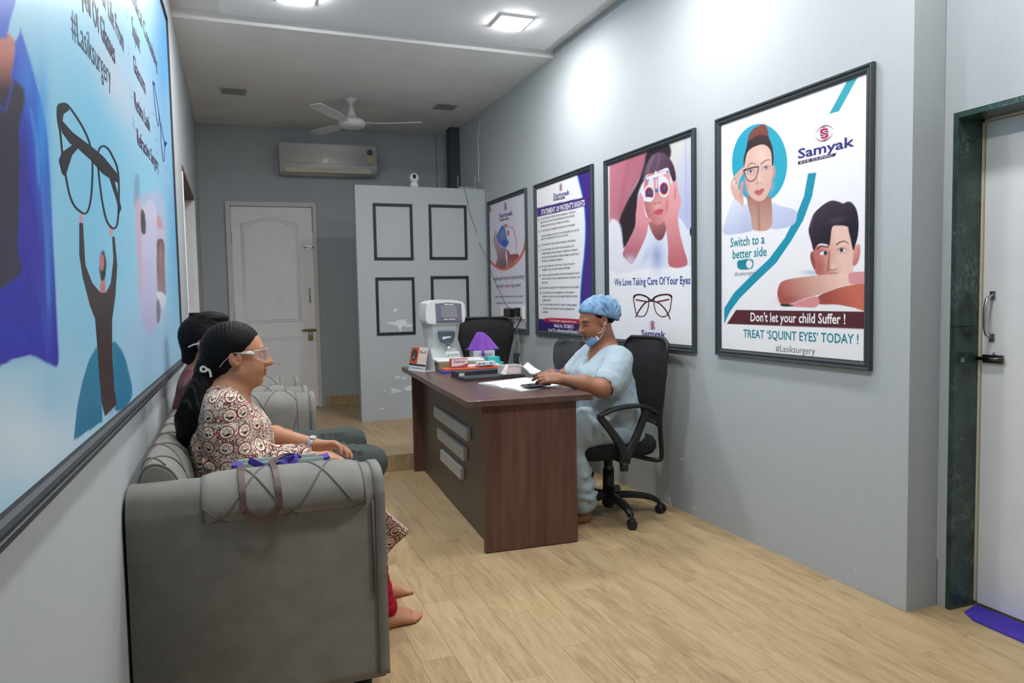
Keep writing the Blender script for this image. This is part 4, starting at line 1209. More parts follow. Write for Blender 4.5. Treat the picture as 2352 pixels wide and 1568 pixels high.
# ------------------------------------------------------------------ poster: taking care of your eyes
u0 = np.mean([RW.uv(1391, 370)[0], RW.uv(1397, 790)[0]]); u1 = np.mean([RW.uv(1600, 292)[0], RW.uv(1601, 808)[0]])
P3 = framed(RW, 'framed poster of a child in a white trial lens frame above tortoiseshell glasses', u0, u1, v0, v1)
def art3(p):
    A = S2(1380, 290, 4.479); G = S2(1090, 360, 3.409)
    p.poly(A([(60, 395), (980, 60), (980, 1425), (440, 1462), (60, 1450)]), (226, 224, 236), .8, False)
    p.poly(A([(690, 172), (985, 65), (985, 1010), (800, 940), (770, 560), (720, 400)]), ((206, 208, 206), (186, 192, 226), (1540, 400), (1595, 420)), 2.0)
    p.line(A([(872, 110), (880, 960)]), 4, (166, 176, 214), 2, a=.6)
    p.poly(A([(88, 392), (490, 235), (425, 480), (300, 720), (182, 990), (88, 1010)]), ((196, 122, 138), (178, 108, 126), (1400, 400), (1460, 400)), 3.0, False)
    p.line(A([(310, 300), (240, 600), (190, 900)]), 9, (160, 96, 116), 5, a=.5)
    p.poly(A([(488, 245), (690, 172), (705, 340), (480, 450), (440, 560), (385, 700), (372, 900), (352, 1050), (235, 1260), (212, 1100), (180, 1000), (255, 800), (385, 560), (440, 400)]), (46, 36, 46), 3.0)
    p.poly(A([(88, 990), (195, 1010), (232, 1250), (330, 1400), (440, 1462), (88, 1480)]), (232, 230, 242), 4.0)
    p.poly(A([(500, 1010), (560, 1150), (610, 1178), (660, 1110), (690, 930), (785, 930), (850, 990), (920, 1150), (985, 1300), (985, 1424), (440, 1460), (335, 1390), (420, 1180)]), (224, 230, 244), 1.5)
    p.blob(A([(580, 1330)])[0], (14, 30), (142, 158, 214), .85); p.blob(A([(470, 1330)])[0], (7, 22), (180, 192, 226), .6, .4)
    p.poly(A([(495, 950), (690, 930), (660, 1105), (615, 1172), (560, 1150), (505, 1040)]), ((176, 112, 110), (120, 72, 76), (1500, 510), (1510, 550)), 1.5)
    p.poly(A([(465, 520), (560, 480), (695, 465), (715, 600), (705, 760), (685, 900), (645, 985), (590, 1015), (530, 992), (488, 940), (458, 860), (440, 700)]), ((186, 110, 112), (222, 156, 154), (1480, 470), (1525, 460)), 1.2)
    p.blob(A([(580, 820)])[0], (9, 14), (232, 176, 170), .7); p.blob(A([(690, 830)])[0], (6, 18), (176, 92, 98), .6)
    p.poly(A([(430, 580), (440, 480), (480, 370), (540, 290), (612, 268), (682, 300), (742, 385), (772, 500), (768, 585), (742, 570), (712, 490), (690, 430), (640, 440), (560, 478), (470, 500), (445, 560)]), ((104, 78, 98), (62, 42, 60), (1500, 360), (1550, 400)), 1.2)
    p.line(A([(540, 310), (500, 400), (480, 480)]), 5, (140, 116, 136), 3, a=.5); p.line(A([(600, 300), (590, 380), (560, 450)]), 4, (132, 106, 128), 3, a=.5)
    # arms
    p.poly(A([(362, 880), (398, 700), (418, 690), (438, 740), (452, 880), (470, 930), (520, 955), (518, 985), (490, 1000), (478, 1080), (440, 1190), (332, 1402), (270, 1380), (225, 1310), (285, 1180), (352, 1030)]), ((224, 150, 160), (178, 100, 116), (1470, 500), (1440, 590)), 1.2)
    p.blob(A([(300, 1380)])[0], (14, 12), (226, 214, 232), .7)
    p.poly(A([(702, 640), (735, 580), (752, 570), (778, 562), (802, 680), (826, 770), (795, 930), (815, 1100), (852, 1250), (888, 1426), (708, 1440), (692, 1250), (672, 1050), (655, 970), (692, 850)]), ((226, 158, 162), (196, 108, 116), (1550, 480), (1565, 600)), 1.2)
    p.line(A([(768, 640), (760, 740)]), 2.5, (130, 70, 84), 1.4, a=.6)
    # trial frame
    p.line(A([(455, 542), (685, 468)]), 5.2, (226, 230, 238), .8); p.disc(A([(458, 542)])[0], (2.8, 3.4), (92, 146, 210), .7); p.disc(A([(686, 468)])[0], (2.8, 3.4), (92, 146, 210), .7)
    p.line(A([(566, 470), (566, 548)]), 4.5, (224, 228, 236), .8); p.disc(A([(564, 538)])[0], (2.6, 3), (110, 160, 216), .7)
    p.poly(A([(498, 545), (535, 535), (545, 640), (490, 640)]), (218, 220, 230), .9); p.poly(A([(595, 520), (640, 505), (695, 560), (690, 620), (600, 620)]), (222, 224, 232), .9)
    p.line(A([(572, 560), (572, 660)]), 3, (206, 208, 220), .8); p.disc(A([(574, 662)])[0], (4.2, 5), (84, 112, 178), .8)
    for c, r in (((498, 690), (13, 19.5)), ((650, 640), (12.5, 19.5))):
        q = A([c])[0]
        p.disc(q, r, (226, 226, 234), .9); p.disc(q, (r[0]*.78, r[1]*.74), (196, 50, 58), .8); p.disc(q, (r[0]*.58, r[1]*.58), (70, 58, 92), .9); p.blob((q[0] + 1, q[1] - 2), (4, 5), (120, 112, 150), .6)
    p.poly(A([(415, 660), (450, 670), (455, 720), (420, 712)]), (224, 226, 234), .9); p.poly(A([(445, 730), (530, 735), (520, 772), (445, 768)]), (228, 228, 236), .9)
    p.disc(A([(732, 610)])[0], (3.2, 6), (232, 170, 184), .8); p.disc(A([(408, 715)])[0], (2.6, 5), (220, 150, 190), .8)
    p.blob(A([(560, 792)])[0], (3, 2), (130, 64, 68), .8); p.blob(A([(602, 786)])[0], (3, 2), (130, 64, 68), .8)
    p.poly(A([(542, 888), (590, 850), (642, 855), (630, 896), (590, 912)]), (196, 92, 106), .8); p.line(A([(545, 886), (592, 876), (640, 860)]), 1, (140, 54, 70), .6)
    p.disc(A([(945, 1085)])[0], (7, 13), (40, 38, 52), 1.0)
    # tortoiseshell glasses
painted(RW, u0 + .03, u1 - .03, v0 + .03, v1 - .03, 240, 320, PO, WHT, art3, P3)
G_ = S2(1090, 360, 3.409); I_T1 = cm('tortoise', (58, 26, 26)); I_T2 = cm('tortoise_amber', (176, 74, 54)); I_T3 = cm('tortoise_mid', (112, 44, 38)); GV = PO + .0006
stroke(RW, G_([(1262, 1255), (1290, 1200), (1340, 1140), (1400, 1128)]), 3.0, I_T1, P3, GV); stroke(RW, G_([(1532, 1272), (1500, 1205), (1450, 1150), (1400, 1130)]), 3.0, I_T1, P3, GV)
stroke(RW, G_([(1262, 1118), (1350, 1135)]), 3.4, I_T3, P3, GV); stroke(RW, G_([(1430, 1135), (1525, 1115)]), 3.4, I_T3, P3, GV)
stroke(RW, G_([(1247, 1090), (1300, 1079), (1350, 1096), (1362, 1135), (1358, 1185), (1335, 1238), (1300, 1250), (1268, 1232), (1253, 1165)]), 2.0, I_T1, P3, GV + .0003, True)
stroke(RW, G_([(1405, 1132), (1412, 1100), (1460, 1080), (1520, 1078), (1543, 1092), (1538, 1145), (1528, 1200), (1500, 1243), (1465, 1250), (1425, 1222), (1408, 1172)]), 2.0, I_T1, P3, GV + .0003, True)
stroke(RW, G_([(1245, 1104), (1262, 1083), (1300, 1079), (1350, 1098), (1384, 1122), (1412, 1098), (1460, 1081), (1520, 1079), (1543, 1102)]), 3.4, I_T1, P3, GV + .0006)
for q in ((1290, 1126), (1330, 1134), (1285, 1207), (1312, 1172), (1475, 1176), (1505, 1214), (1527, 1260), (1480, 1126), (1445, 1134), (1270, 1240), (1300, 1081), (1480, 1081)):
    x_, y_ = G_([q])[0]; flat(RW, [[(x_ - 2.0, y_ - .6), (x_ + .4, y_ - 1.3), (x_ + 2.0, y_ + .5), (x_ - .3, y_ + 1.3)]], I_T2, P3, GV + .0010, 'fleck')
lettering(RW, 'We Love Taking Care Of Your Eyes', (1411.2, 655.7), (1585.7, 651.9), 15.5, I_BLUE, P3, PO + .0006, .016)
G_ = S2(1090, 360, 3.409)
samyak(RW, P3, (1498.6, 746.6), (10.2, 10.5), (1472.8, 771), (1528.5, 775), 13.5, G_([(1306, 1408), (1438, 1412), (1434, 1434), (1306, 1426)]), 0)
# ------------------------------------------------------------------ poster: statement of patient's rights
u0 = np.mean([RW.uv(1228, 425)[0], RW.uv(1237, 765)[0]]); u1 = RW.uv(1364, 380)[0]
P2 = framed(RW, "framed statement of patient's rights with purple side band", u0, u1, v0 + .01, v1 + .012)
def art2(p):
    G = S2(1090, 360, 3.409)
    PU = (70, 44, 134)
    ed = [(806, 130), (828, 220), (850, 310), (866, 410), (873, 520), (872, 640), (862, 780), (848, 900), (836, 1040), (832, 1150), (838, 1300), (850, 1420)]
    p.poly(G([(488, 402), (872, 312), (880, 384), (492, 470)]), (74, 48, 130), .6, False)
    p.poly(G([(x - 9, y) for x, y in ed]) + G([(960, 1420), (960, 90)]), (40, 150, 226), .8, False)
    p.poly(G(ed) + G([(960, 1420), (960, 90)]), PU, .8, False)
    p.poly(G([(480, 1264), (720, 1284), (960, 1300), (960, 1440), (480, 1400)]), (56, 34, 108), .6, False)
    p.poly(G([(488, 404), (872, 314), (876, 384), (492, 470)]), (74, 48, 130), .6, False)
    p.poly(G([(568, 1262), (820, 1272), (826, 1308), (566, 1292)]), (192, 36, 66), .8)
painted(RW, u0 + .03, u1 - .03, v0 + .04, v1 - .018, 170, 200, PO, WHT, art2, P2)
lettering(RW, "STATEMENT OF PATIENT'S RIGHTS", (1243.2, 493), (1343, 471), 11.0, I_WHITE, P2, PO + .0006, .025)
samyak(RW, P2, (1288, 430), (6.4, 8.6), (1271, 455), (1308.5, 446), 10, G_([(617, 330), (707, 311), (705, 328), (617, 346)]), .1)
rows = [(1, 130, 825, 760, 690, 'YOU HAVE THE RIGHT TO RECEIVE THE BEST CARE MEDICALLY / SURGICALLY'), (1, 130, 890, 745, 760, "INDICATED FOR THE PATIENT'S PROBLEM REGARDLESS OF RACE, RELIGION,"),
        (1, 130, 955, 640, 860, 'NATIONAL ORIGIN OR THE SOURCE OF PAYMENT FOR THE CARE.'), (1, 135, 1040, 755, 925, 'YOU HAVE THE RIGHT TO INFORMATION ON EXPECTED COST OF TREATMENT.'),
        (1, 137, 1135, 825, 1020, 'YOU AND YOUR FAMILY HAVE THE RIGHT TO BE TREATED RESPECTFULLY AND WITH'), (1, 140, 1188, 630, 1110, 'DIGNITY BY ALL EMPLOYEES OF THE EYE CARE CLINIC.'),
        (1, 142, 1292, 755, 1208, 'YOU HAVE THE RIGHT TO PRIVACY DURING YOUR MEDICAL CARE PROGRAM.'), (1, 145, 1382, 730, 1308, 'YOU AND YOUR FAMILY HAVE THE RIGHT TO SEEK AND RECEIVE ALL THE'),
        (1, 145, 1450, 805, 1375, 'INFORMATION/MEDICAL RECORDS NECESSARY TO UNDERSTAND YOUR MEDICAL'), (1, 150, 1518, 825, 1450, "CONDITION. PATIENT'S AND FAMILY'S INFORMATION/ MEDICAL RECORDS WILL BE"),
        (2, 160, 98, 560, 62, 'TREATED BY US AS CONFIDENTIAL INFORMATION.'), (2, 160, 197, 785, 145, 'YOU AND YOUR FAMILY HAVE A RIGHT TO SELECT YOUR DOCTOR AND THE'),
        (2, 165, 264, 705, 224, 'TREATMENT AS WELL AS THE RIGHT TO REFUSE THE TREATMENT.'), (2, 165, 364, 885, 322, 'YOU AND YOUR FAMILY HAVE THE RIGHT TO PROTECTION FROM ABUSE OR NEGLECT'),
        (2, 165, 434, 890, 402, 'AND HAVE THE RIGHT TO TELL US IF SOMETHING IS WRONG IN THE DELIVERY OF THE'), (2, 165, 505, 275, 500, 'PATIENT CARE.'),
        (2, 170, 604, 870, 588, 'NO PATIENT WILL BE SUBJECTED TO ANY PROCEDURE WITHOUT HIS/ HER CONSENT.'), (2, 175, 697, 780, 688, 'YOU HAVE THE RIGHT, WITHOUT RECRIMINATION TO VOICE COMPLAINTS'),
        (2, 175, 768, 840, 764, 'REGARDING YOUR CARE, TO HAVE THOSE COMPLAINTS REVIEWED AND EVEN IF'), (2, 175, 838, 335, 836, 'POSSIBLE RESOLVED.'),
        (2, 175, 918, 825, 932, 'IF YOU AND YOUR FAMILY THINK THAT A COMPLAINT / GRIEVANCE REMAINS'), (2, 175, 992, 780, 1008, 'UNRESOLVED, YOU HAVE THE RIGHT TO CONTACT THE ADMINISTRATION'), (2, 175, 1062, 280, 1064, 'DEPARTMENT.')]
for c, x0, y0, x1, y1, s_ in rows:
    k, oy = ((7.841, 400), (8.255, 590))[c - 1]
    lettering(RW, s_, (1225 + x0/k, oy + y0/k), (1225 + x1/k, oy + y1/k), 4.0, I_DK, P2, PO + .0006, .01)
for c, x, y in ((1, 90, 820), (1, 95, 1035), (1, 102, 1290), (1, 103, 1382), (2, 118, 190), (2, 123, 355), (2, 128, 592), (2, 133, 682), (2, 136, 904)):
    k, oy = ((7.841, 400), (8.255, 590))[c - 1]
    X0, Y0 = 1225 + x/k, oy + y/k
    flat(RW, [[(X0, Y0 - 2.4), (X0 + 1.6, Y0 - 2.6), (X0 + 1.6, Y0 + 2.2), (X0, Y0 + 2.4)]], I_DK, P2, PO + .0006, 'bullet')
lettering(RW, 'For Any Complaints / Suggestions Kindly Contact', (1263.5, 737), (1324, 741.5), 4.4, I_WHITE, P2, PO + .0006, .012)
lettering(RW, 'Mobile No.: 7021880515', (1273, 751), (1318, 754.5), 7.8, I_WHITE, P2, PO + .0006, .015)
lettering(RW, 'Email ID: siddharthvora81@gmail.com', (1259.6, 761), (1336, 766.5), 7.4, I_WHITE, P2, PO + .0006, .015)
# ------------------------------------------------------------------ poster: diabetes and sight (farthest)
u0 = np.mean([RW.uv(1117, 465)[0], RW.uv(1133, 757)[0]]); u1 = np.mean([RW.uv(1210, 430)[0], RW.uv(1217, 765)[0]])
P1 = framed(RW, 'framed poster of a hand with a blue glucose meter and an orange arc', u0, u1, v0 + .012, v1 + .02)
def art1(p):
    A = S2(1105, 430, 4.483)
    p.poly(A([(270, 405), (325, 412), (355, 480), (368, 580), (366, 690), (360, 690), (358, 590), (344, 490), (318, 424), (270, 412)]), (224, 160, 142), .8)
    p.poly(A([(150, 812), (168, 720), (142, 620), (125, 540), (150, 440), (165, 480), (180, 560), (210, 620), (258, 630), (250, 700), (262, 826), (200, 846)]), ((186, 160, 168), (128, 92, 100), (1135, 560), (1160, 600)), 1.0)
    p.poly(A([(165, 490), (215, 395), (245, 418), (265, 520), (286, 565), (270, 602), (240, 622), (195, 590), (170, 540)]), (74, 118, 206), .9)
    p.poly(A([(192, 470), (232, 440), (246, 520), (205, 545)]), (112, 140, 168), .9); p.poly(A([(206, 560), (250, 545), (268, 590), (232, 606)]), (54, 84, 190), .9)
    p.disc(A([(255, 395)])[0], (3.6, 4.0), (182, 104, 112), .8); p.disc(A([(278, 470)])[0], (3, 7), (190, 120, 124), .8)
    p.poly(A([(265, 650), (285, 658), (300, 690), (345, 685), (384, 690), (388, 722), (345, 770), (332, 800), (270, 822), (272, 720)]), ((150, 66, 76), (176, 116, 112), (1170, 585), (1172, 610)), 1.0)
    p.line(A([(88, 752), (150, 815), (230, 845), (310, 818), (390, 740), (440, 640), (462, 520), (466, 410)]), 5.0, (220, 104, 66), .9)
    for c in ((92, 240), (470, 1420)):
        q = A([c])[0]
        p.poly([(q[0] - 4, q[1] - 8), (q[0] + 1, q[1] - 1), (q[0] + 6, q[1]), (q[0], q[1] + 4), (q[0] - 4, q[1] + 9)], (214, 130, 66), .8, False); p.poly([(q[0], q[1] - 12), (q[0] + 3, q[1] - 2), (q[0] - 4, q[1] - 4)], (70, 120, 160), .8, False)
painted(RW, u0 + .03, u1 - .03, v0 + .042, v1 - .01, 130, 180, PO, (222, 220, 234), art1, P1)
A1 = S2(1105, 430, 4.483)
samyak(RW, P1, (1160.8, 474), (5.6, 9.4), (1146.7, 501), (1178, 493), 10, A1([(190, 332), (286, 314), (284, 330), (190, 350)]), 0)
def L1(txt, x0, y0, x1, y1, cap, m, bold=.01): lettering(RW, txt, *A1([(x0, y0), (x1, y1)]), cap, m, P1, PO + .0006, bold)
L1('मधुमेहामुळे नेत्रपटल खराब होवून', 122, 962, 445, 935, 6.0, I_DK, .012)
L1('त्यामुळे', 155, 1036, 230, 1032, 6.0, I_DK, .012); L1('अंधत्व', 240, 1032, 296, 1028, 6.0, I_RED, .012); L1('येवू शकते.', 306, 1028, 412, 1022, 6.0, I_DK, .012)
L1('मधुमेह असणाऱ्यांनी नियमित डोळे तपासणे गरजेचे', 142, 1136, 435, 1130, 3.0, I_DK); L1('मधुमेहामुळे होणारे अंधत्व टाळता येऊ शकते', 155, 1200, 425, 1196, 3.0, I_DK)
L1('वर्षातून एकदा डोळे तपासा व सुरक्षित रहा', 178, 1358, 410, 1362, 3.4, I_DK); L1('नेत्र तपासणी करा', 236, 1400, 352, 1402, 3.4, I_DK)

# ================================================================== big poster on the left wall
LPn = np.array([1, .005, 0])/math.hypot(1, .005)
LW = Plane((XL(2.0) + .001, 2.0, 0), (1, -.005, 0), (.005, 1, 0))
BIG = thing('wall_poster', 'large blue eye surgery poster in a charcoal frame on the left wall', 'poster', tuple(LW.w(0, .9, 0)))
LO = .014
tr_ = LW.uv(383, 56, LO); br_ = LW.uv(417, 822, LO); bl_ = LW.uv(0, 1180, LO); tl2 = LW.uv(358, 0, LO)
ku = (br_[1] - bl_[1])/(br_[0] - bl_[0])                    # the bottom edge is not quite level
UN = -1.35                                                   # near end of the poster (u = y - 2)
kt = (tr_[1] - tl2[1])/(tr_[0] - tl2[0])*0.35
def vb(u): return br_[1] + ku*(u - br_[0])
def vt(u): return tr_[1] + kt*(u - tr_[0])
pxs = np.concatenate([np.linspace(-240, -6, 40), np.arange(-4, 419, 2.6)])
umap = np.unique(np.clip(np.array([LW.uv(x, 700, LO)[0] for x in pxs]), UN, br_[0])); umap = umap[np.concatenate([[True], np.diff(umap) > 1e-4])]
umap[-1] = br_[0]
def artL(p):
    A = S2(0, 0, 2.529); B = S2(0, 500, 2.119); D = S2(280, 150, 5.807); E = S2(290, 380, 4.354)
    x, y = p.Q[:, 0], p.Q[:, 1]
    p.blob((215, 420), (90, 420), (120, 196, 232), .8)
    p.blob((60, 1010), (170, 150), (212, 230, 242), .95); p.blob((130, 900), (60, 80), (150, 200, 232), .7); p.blob((330, 780), (60, 90), (168, 202, 232), .8)
    p.blob((265, 190), (36, 110), (196, 210, 228), .85, -.35); p.blob((330, 215), (40, 120), (186, 208, 230), .7, -.3)
    p.blob((395, 120), (36, 170), (28, 150, 226), .95); p.blob((405, 480), (22, 240), (52, 160, 226), .6); p.blob((390, 300), (22, 150), (150, 196, 230), .6)
    p.line(A([(640, 590), (760, 720), (1000, 1080)]), 1.2, (196, 222, 236), 1, a=.6)
    # surgeon's gown
    gown = [(-300, -60), (16, -60), (18, 75), (34, 95), (44, 78), (50, 75), (66, 130), (81, 182), (95, 237), (107, 300), (113, 376), (118, 474), (122, 560), (127, 650), (132, 760), (134, 836), (113, 836), (70, 816), (28, 826), (-300, 900)]
    p.poly(gown, ((44, 96, 214), (44, 46, 176), (60, 150), (60, 560)), 2.5)
    p.blob((96, 300), (14, 150), (54, 150, 232), .9); p.blob((60, 190), (16, 60), (60, 140, 226), .7); p.blob((112, 560), (8, 200), (60, 130, 220), .7)
    p.blob((75, 520), (14, 150), (62, 40, 170), .7); p.blob((55, 380), (10, 130), (58, 36, 130), .7); p.blob((40, 780), (60, 40), (40, 60, 190), .6)
    for q, w_, c_ in (([(70, 250), (84, 330), (90, 420)], 7, (90, 160, 236)), ([(64, 420), (78, 500), (84, 600)], 6, (40, 36, 150)), ([(98, 430), (106, 560), (112, 700)], 5, (84, 140, 226)), ([(50, 560), (66, 640), (92, 720)], 7, (36, 40, 160)), ([(84, 640), (98, 720), (108, 810)], 5, (60, 80, 200)), ([(30, 720), (60, 760), (100, 800)], 6, (34, 40, 150))):
        p.line(q, w_, c_, 4, a=.6)
    p.poly([(-300, 150), (30, 180), (44, 300), (46, 420), (40, 560), (22, 650), (-300, 760)], ((58, 52, 66), (54, 50, 74), (0, 200), (0, 600)), 5)
    p.line([(62, 600), (72, 700), (68, 800)], 2.5, (30, 34, 130), 2, a=.6); p.line([(92, 380), (98, 560), (106, 760)], 1.6, (40, 70, 190), 1.4, a=.6)
    p.poly(A([(-500, 210), (0, 225), (35, 190), (62, 205), (86, 245), (80, 350), (62, 430), (40, 540), (-500, 560)]), ((196, 128, 116), (62, 46, 48), (10, 120), (10, 205)), 3)
    p.line(A([(0, 610), (20, 640), (40, 620), (80, 440), (95, 330)]), 4, (52, 70, 190), 2); p.line(A([(105, 175), (118, 170), (124, 200), (112, 225)]), 1.4, (60, 70, 150), .8)
    p.line(A([(125, 210), (175, 340), (220, 480)]), 1.2, (50, 110, 190), 1, a=.7)
    # man with raised arms in front of a dome
    DM = ((34, 132, 168), (22, 118, 160), (240, 800), (240, 980))
    p.poly(B([(470, 625), (430, 700), (400, 800), (375, 920), (358, 1084), (500, 990), (490, 700)]), DM, .9, False); p.poly(B([(548, 603), (590, 640), (620, 720), (642, 870), (560, 935), (548, 700)]), DM, .9)
    p.blob(B([(530, 920)])[0], (10, 16), (80, 50, 90), .7)
    p.disc(B([(500, 235)])[0], (8, 36), (52, 36, 40), .8); p.disc(B([(496, 215)])[0], (5, 20), (190, 120, 124), .9); p.poly(B([(490, 310), (512, 310), (512, 372), (488, 372)]), (190, 124, 126), .8)
    for q in ((395, 5), (540, 62)): p.disc(B([q])[0], (4, 14), (206, 150, 158), .9)
    # faded photograph at the far edge
    p.poly(E([(75, 330), (150, 300), (380, 320), (400, 1300), (380, 1560), (150, 1560), (110, 900)]), (186, 196, 226), 5, a=.75)
    p.poly(E([(95, 90), (128, 120), (130, 320), (90, 420), (75, 250)]), (120, 150, 176), 4, a=.7)
    p.poly(E([(110, 330), (145, 420), (155, 800), (155, 1240), (130, 1240), (110, 800), (95, 450)]), (206, 176, 190), 2.5, a=.9)
    p.poly(E([(150, 440), (300, 430), (300, 1560), (165, 1560), (155, 700)]), ((206, 206, 232), (186, 186, 222), (330, 500), (340, 720)), 2)
    p.poly(E([(145, 470), (165, 440), (190, 510), (198, 640), (180, 690), (150, 650)]), (72, 72, 84), 1.0)
    p.poly(E([(315, 490), (350, 540), (368, 640), (310, 615)]), (206, 156, 172), 1); p.poly(E([(300, 640), (375, 640), (370, 740), (305, 740)]), (200, 196, 226), 1)
    p.poly(E([(318, 740), (375, 760), (385, 1000), (395, 1290), (345, 1280), (310, 1230), (305, 820)]), ((110, 84, 82), (150, 128, 134), (362, 560), (378, 660)), 1.2); p.blob(E([(345, 900)])[0], (4, 26), (196, 140, 140), .7)
    p.poly(E([(300, 1280), (345, 1260), (390, 1300), (400, 1360), (355, 1440), (330, 1350)]), (214, 220, 236), 1.2); p.poly(E([(305, 1350), (330, 1360), (345, 1450), (330, 1560), (305, 1560)]), (120, 124, 140), 1.4)
    for q in ((398, 640), (432, 660), (420, 820), (450, 830), (448, 985), (478, 1000), (418, 510), (475, 1160), (590, 1370)): p.disc(D([q])[0], (1.2, 2), (70, 92, 150), .6, .7)
    for q in ((1100, 205), (1143, 960)):
        c = (150 + q[0]/7.84, q[1]/7.84); p.line([(c[0] - 3, c[1] - 17), (c[0] + 2.2, c[1] - 8), (c[0] + 3.4, c[1] + 8), (c[0] + 2, c[1] + 18)], .9, (80, 80, 130), .6, a=.8); p.disc(c, (1.2, 5), (90, 110, 180), .7, .8)
    for q in ((120, 340), (152, 790)):
        c = D([q])[0]; p.line([(c[0] - 2.5, c[1] - 16), (c[0] + 2, c[1] - 8), (c[0] + 2.6, c[1] + 8), (c[0] + 1.4, c[1] + 17)], .9, (80, 80, 130), .6, a=.8); p.disc(c, (1.1, 4), (90, 110, 180), .7, .8)
painted(LW, 0, 1, 0, 1, 0, 460, LO, (150, 206, 233), artL, BIG, umap=umap, vmap=lambda U, t: vb(U) + (vt(U) - vb(U))*t)
A_ = S2(0, 0, 2.529); B_ = S2(0, 500, 2.119); D_ = S2(280, 150, 5.807)
I_K = cm('glasses_black', (38, 40, 46)); I_SKL = cm('sketch_navy', (44, 52, 120)); I_MAN = cm('man_dark', (60, 48, 50))
LV = LO + .0004
flat(LW, [B_([(387, 25), (404, 25), (410, 130), (416, 230), (450, 318), (490, 365), (515, 365), (540, 318), (553, 200), (546, 92), (558, 92), (571, 230), (562, 380), (546, 495), (546, 650), (556, 830), (568, 905), (512, 965), (496, 900), (480, 700), (464, 490), (440, 430), (404, 290), (387, 180)])], I_MAN, BIG, LV)
stroke(LW, A_([(338, 620), (355, 604), (388, 606), (432, 660), (475, 728), (510, 800), (530, 870), (538, 940), (535, 1080), (524, 1180), (503, 1236), (470, 1230), (430, 1190), (405, 1130), (390, 1060), (376, 980), (362, 880), (350, 760), (338, 690)]), 4.2, I_K, BIG, LV, True)
stroke(LW, A_([(570, 890), (590, 850), (625, 860), (655, 910), (680, 970), (690, 1050), (690, 1200), (680, 1305), (655, 1325), (622, 1285), (600, 1200), (582, 1080), (571, 970)]), 4.2, I_K, BIG, LV, True)
flat(LW, [A_([(332, 620), (358, 598), (392, 602), (402, 640), (370, 662), (356, 760), (345, 760), (332, 680)])], I_K, BIG, LV + .0003)
flat(LW, [A_([(362, 700), (420, 766), (540, 858), (600, 908), (682, 1008), (684, 1062), (600, 1008), (530, 928), (455, 860), (420, 900), (382, 1020), (365, 1010), (345, 930), (360, 885), (425, 838), (410, 832), (362, 764)])], I_K, BIG, LV + .0005)
flat(LW, [A_([(632, 1016), (665, 1050), (690, 1140), (706, 1210), (692, 1244), (680, 1170)])], I_K, BIG, LV + .0003)
stroke(LW, D_([(410, 205), (430, 400), (455, 640), (485, 810), (498, 700), (470, 480), (428, 250)]), 1.3, I_SKL, BIG, LV); stroke(LW, D_([(495, 640), (515, 800), (525, 1040), (558, 1290), (570, 1080), (545, 920), (515, 760)]), 1.3, I_SKL, BIG, LV)
flat(LW, [D_([(560, 1010), (606, 1030), (582, 1090)])], I_SKL, BIG, LV); flat(LW, [D_([(408, 195), (452, 265), (420, 262)])], I_SKL, BIG, LV)
I_MAR = cm('aubergine', (84, 54, 84)); I_SL = cm('slate', (56, 70, 96))
def LL(t, l, r, cap, m=I_MAR, bold=.0): lettering(LW, t, l, r, cap, m, BIG, LO + .001, bold)
LL('Spell Of Glasses', (182, -12), (265.4, 148.6), 60, I_MAR, .012)
LL('Your Life From', (222, -26), (285.2, 121), 52, I_MAR, .008)
LL('#Lasiksurgery', (166, 82), (255.5, 202), 66, I_SL, -.008)
LL('Medical', (296, -22), (327, 66), 34, I_MAR, .004); LL('Consulting', (330, 74), (361.7, 163), 30, I_MAR, .004)
LL('Squint', (304.6, 80), (322.5, 122.5), 40, I_MAR, .004)
LL('Glaucoma', (307.5, 162), (335, 218), 36, I_MAR, .004)
LL('Retina Lasik', (310, 247), (345.5, 305), 34, I_MAR, .006)
LL('Refractive Surgery', (316, 331), (364.6, 393), 34, I_MAR, .006)
# frame of the big poster: charcoal rails (bottom, far end, top)
def lrail(a, b_, w, d, side):
    """double-ridged rail from world-plane uv a to b; side: uv direction outward from the print"""
    prof = [(0, 0), (0, d*.55), (w*.16, d*.6), (w*.22, d*.95), (w*.42, d), (w*.5, d*.72), (w*.56, d*.72), (w*.64, d*.98), (w*.9, d*.9), (w, d*.6), (w, 0)]
    b = MB(); A, B = [], []
    for s_, h in prof:
        pa = np.array(a) + np.array(side)*s_; pb = np.array(b_) + np.array(side)*s_
        A.append(b.bm.verts.new(Vector(LW.w(pa[0], pa[1], h)))); B.append(b.bm.verts.new(Vector(LW.w(pb[0], pb[1], h))))
    n = len(prof)
    for i in range(n): b.bm.faces.new((A[i], A[(i+1) % n], B[(i+1) % n], B[i]))
    b.bm.faces.new(A[::-1]); b.bm.faces.new(B)
    return b.build('frame_rail', M_FRAME, BIG, world=True)
lrail((UN, vb(UN)), (br_[0] + .01, vb(br_[0] + .01)), .042, .026, (0, -1))
lrail((br_[0], vb(br_[0]) - .03), (br_[0], vt(br_[0]) + .02), .03, .024, (1, 0))
lrail((UN, vt(UN)), (br_[0] + .01, vt(br_[0] + .01)), .03, .024, (0, 1))
lrail((UN, vb(UN) - .03), (UN, vt(UN) + .02), .03, .024, (-1, 0))
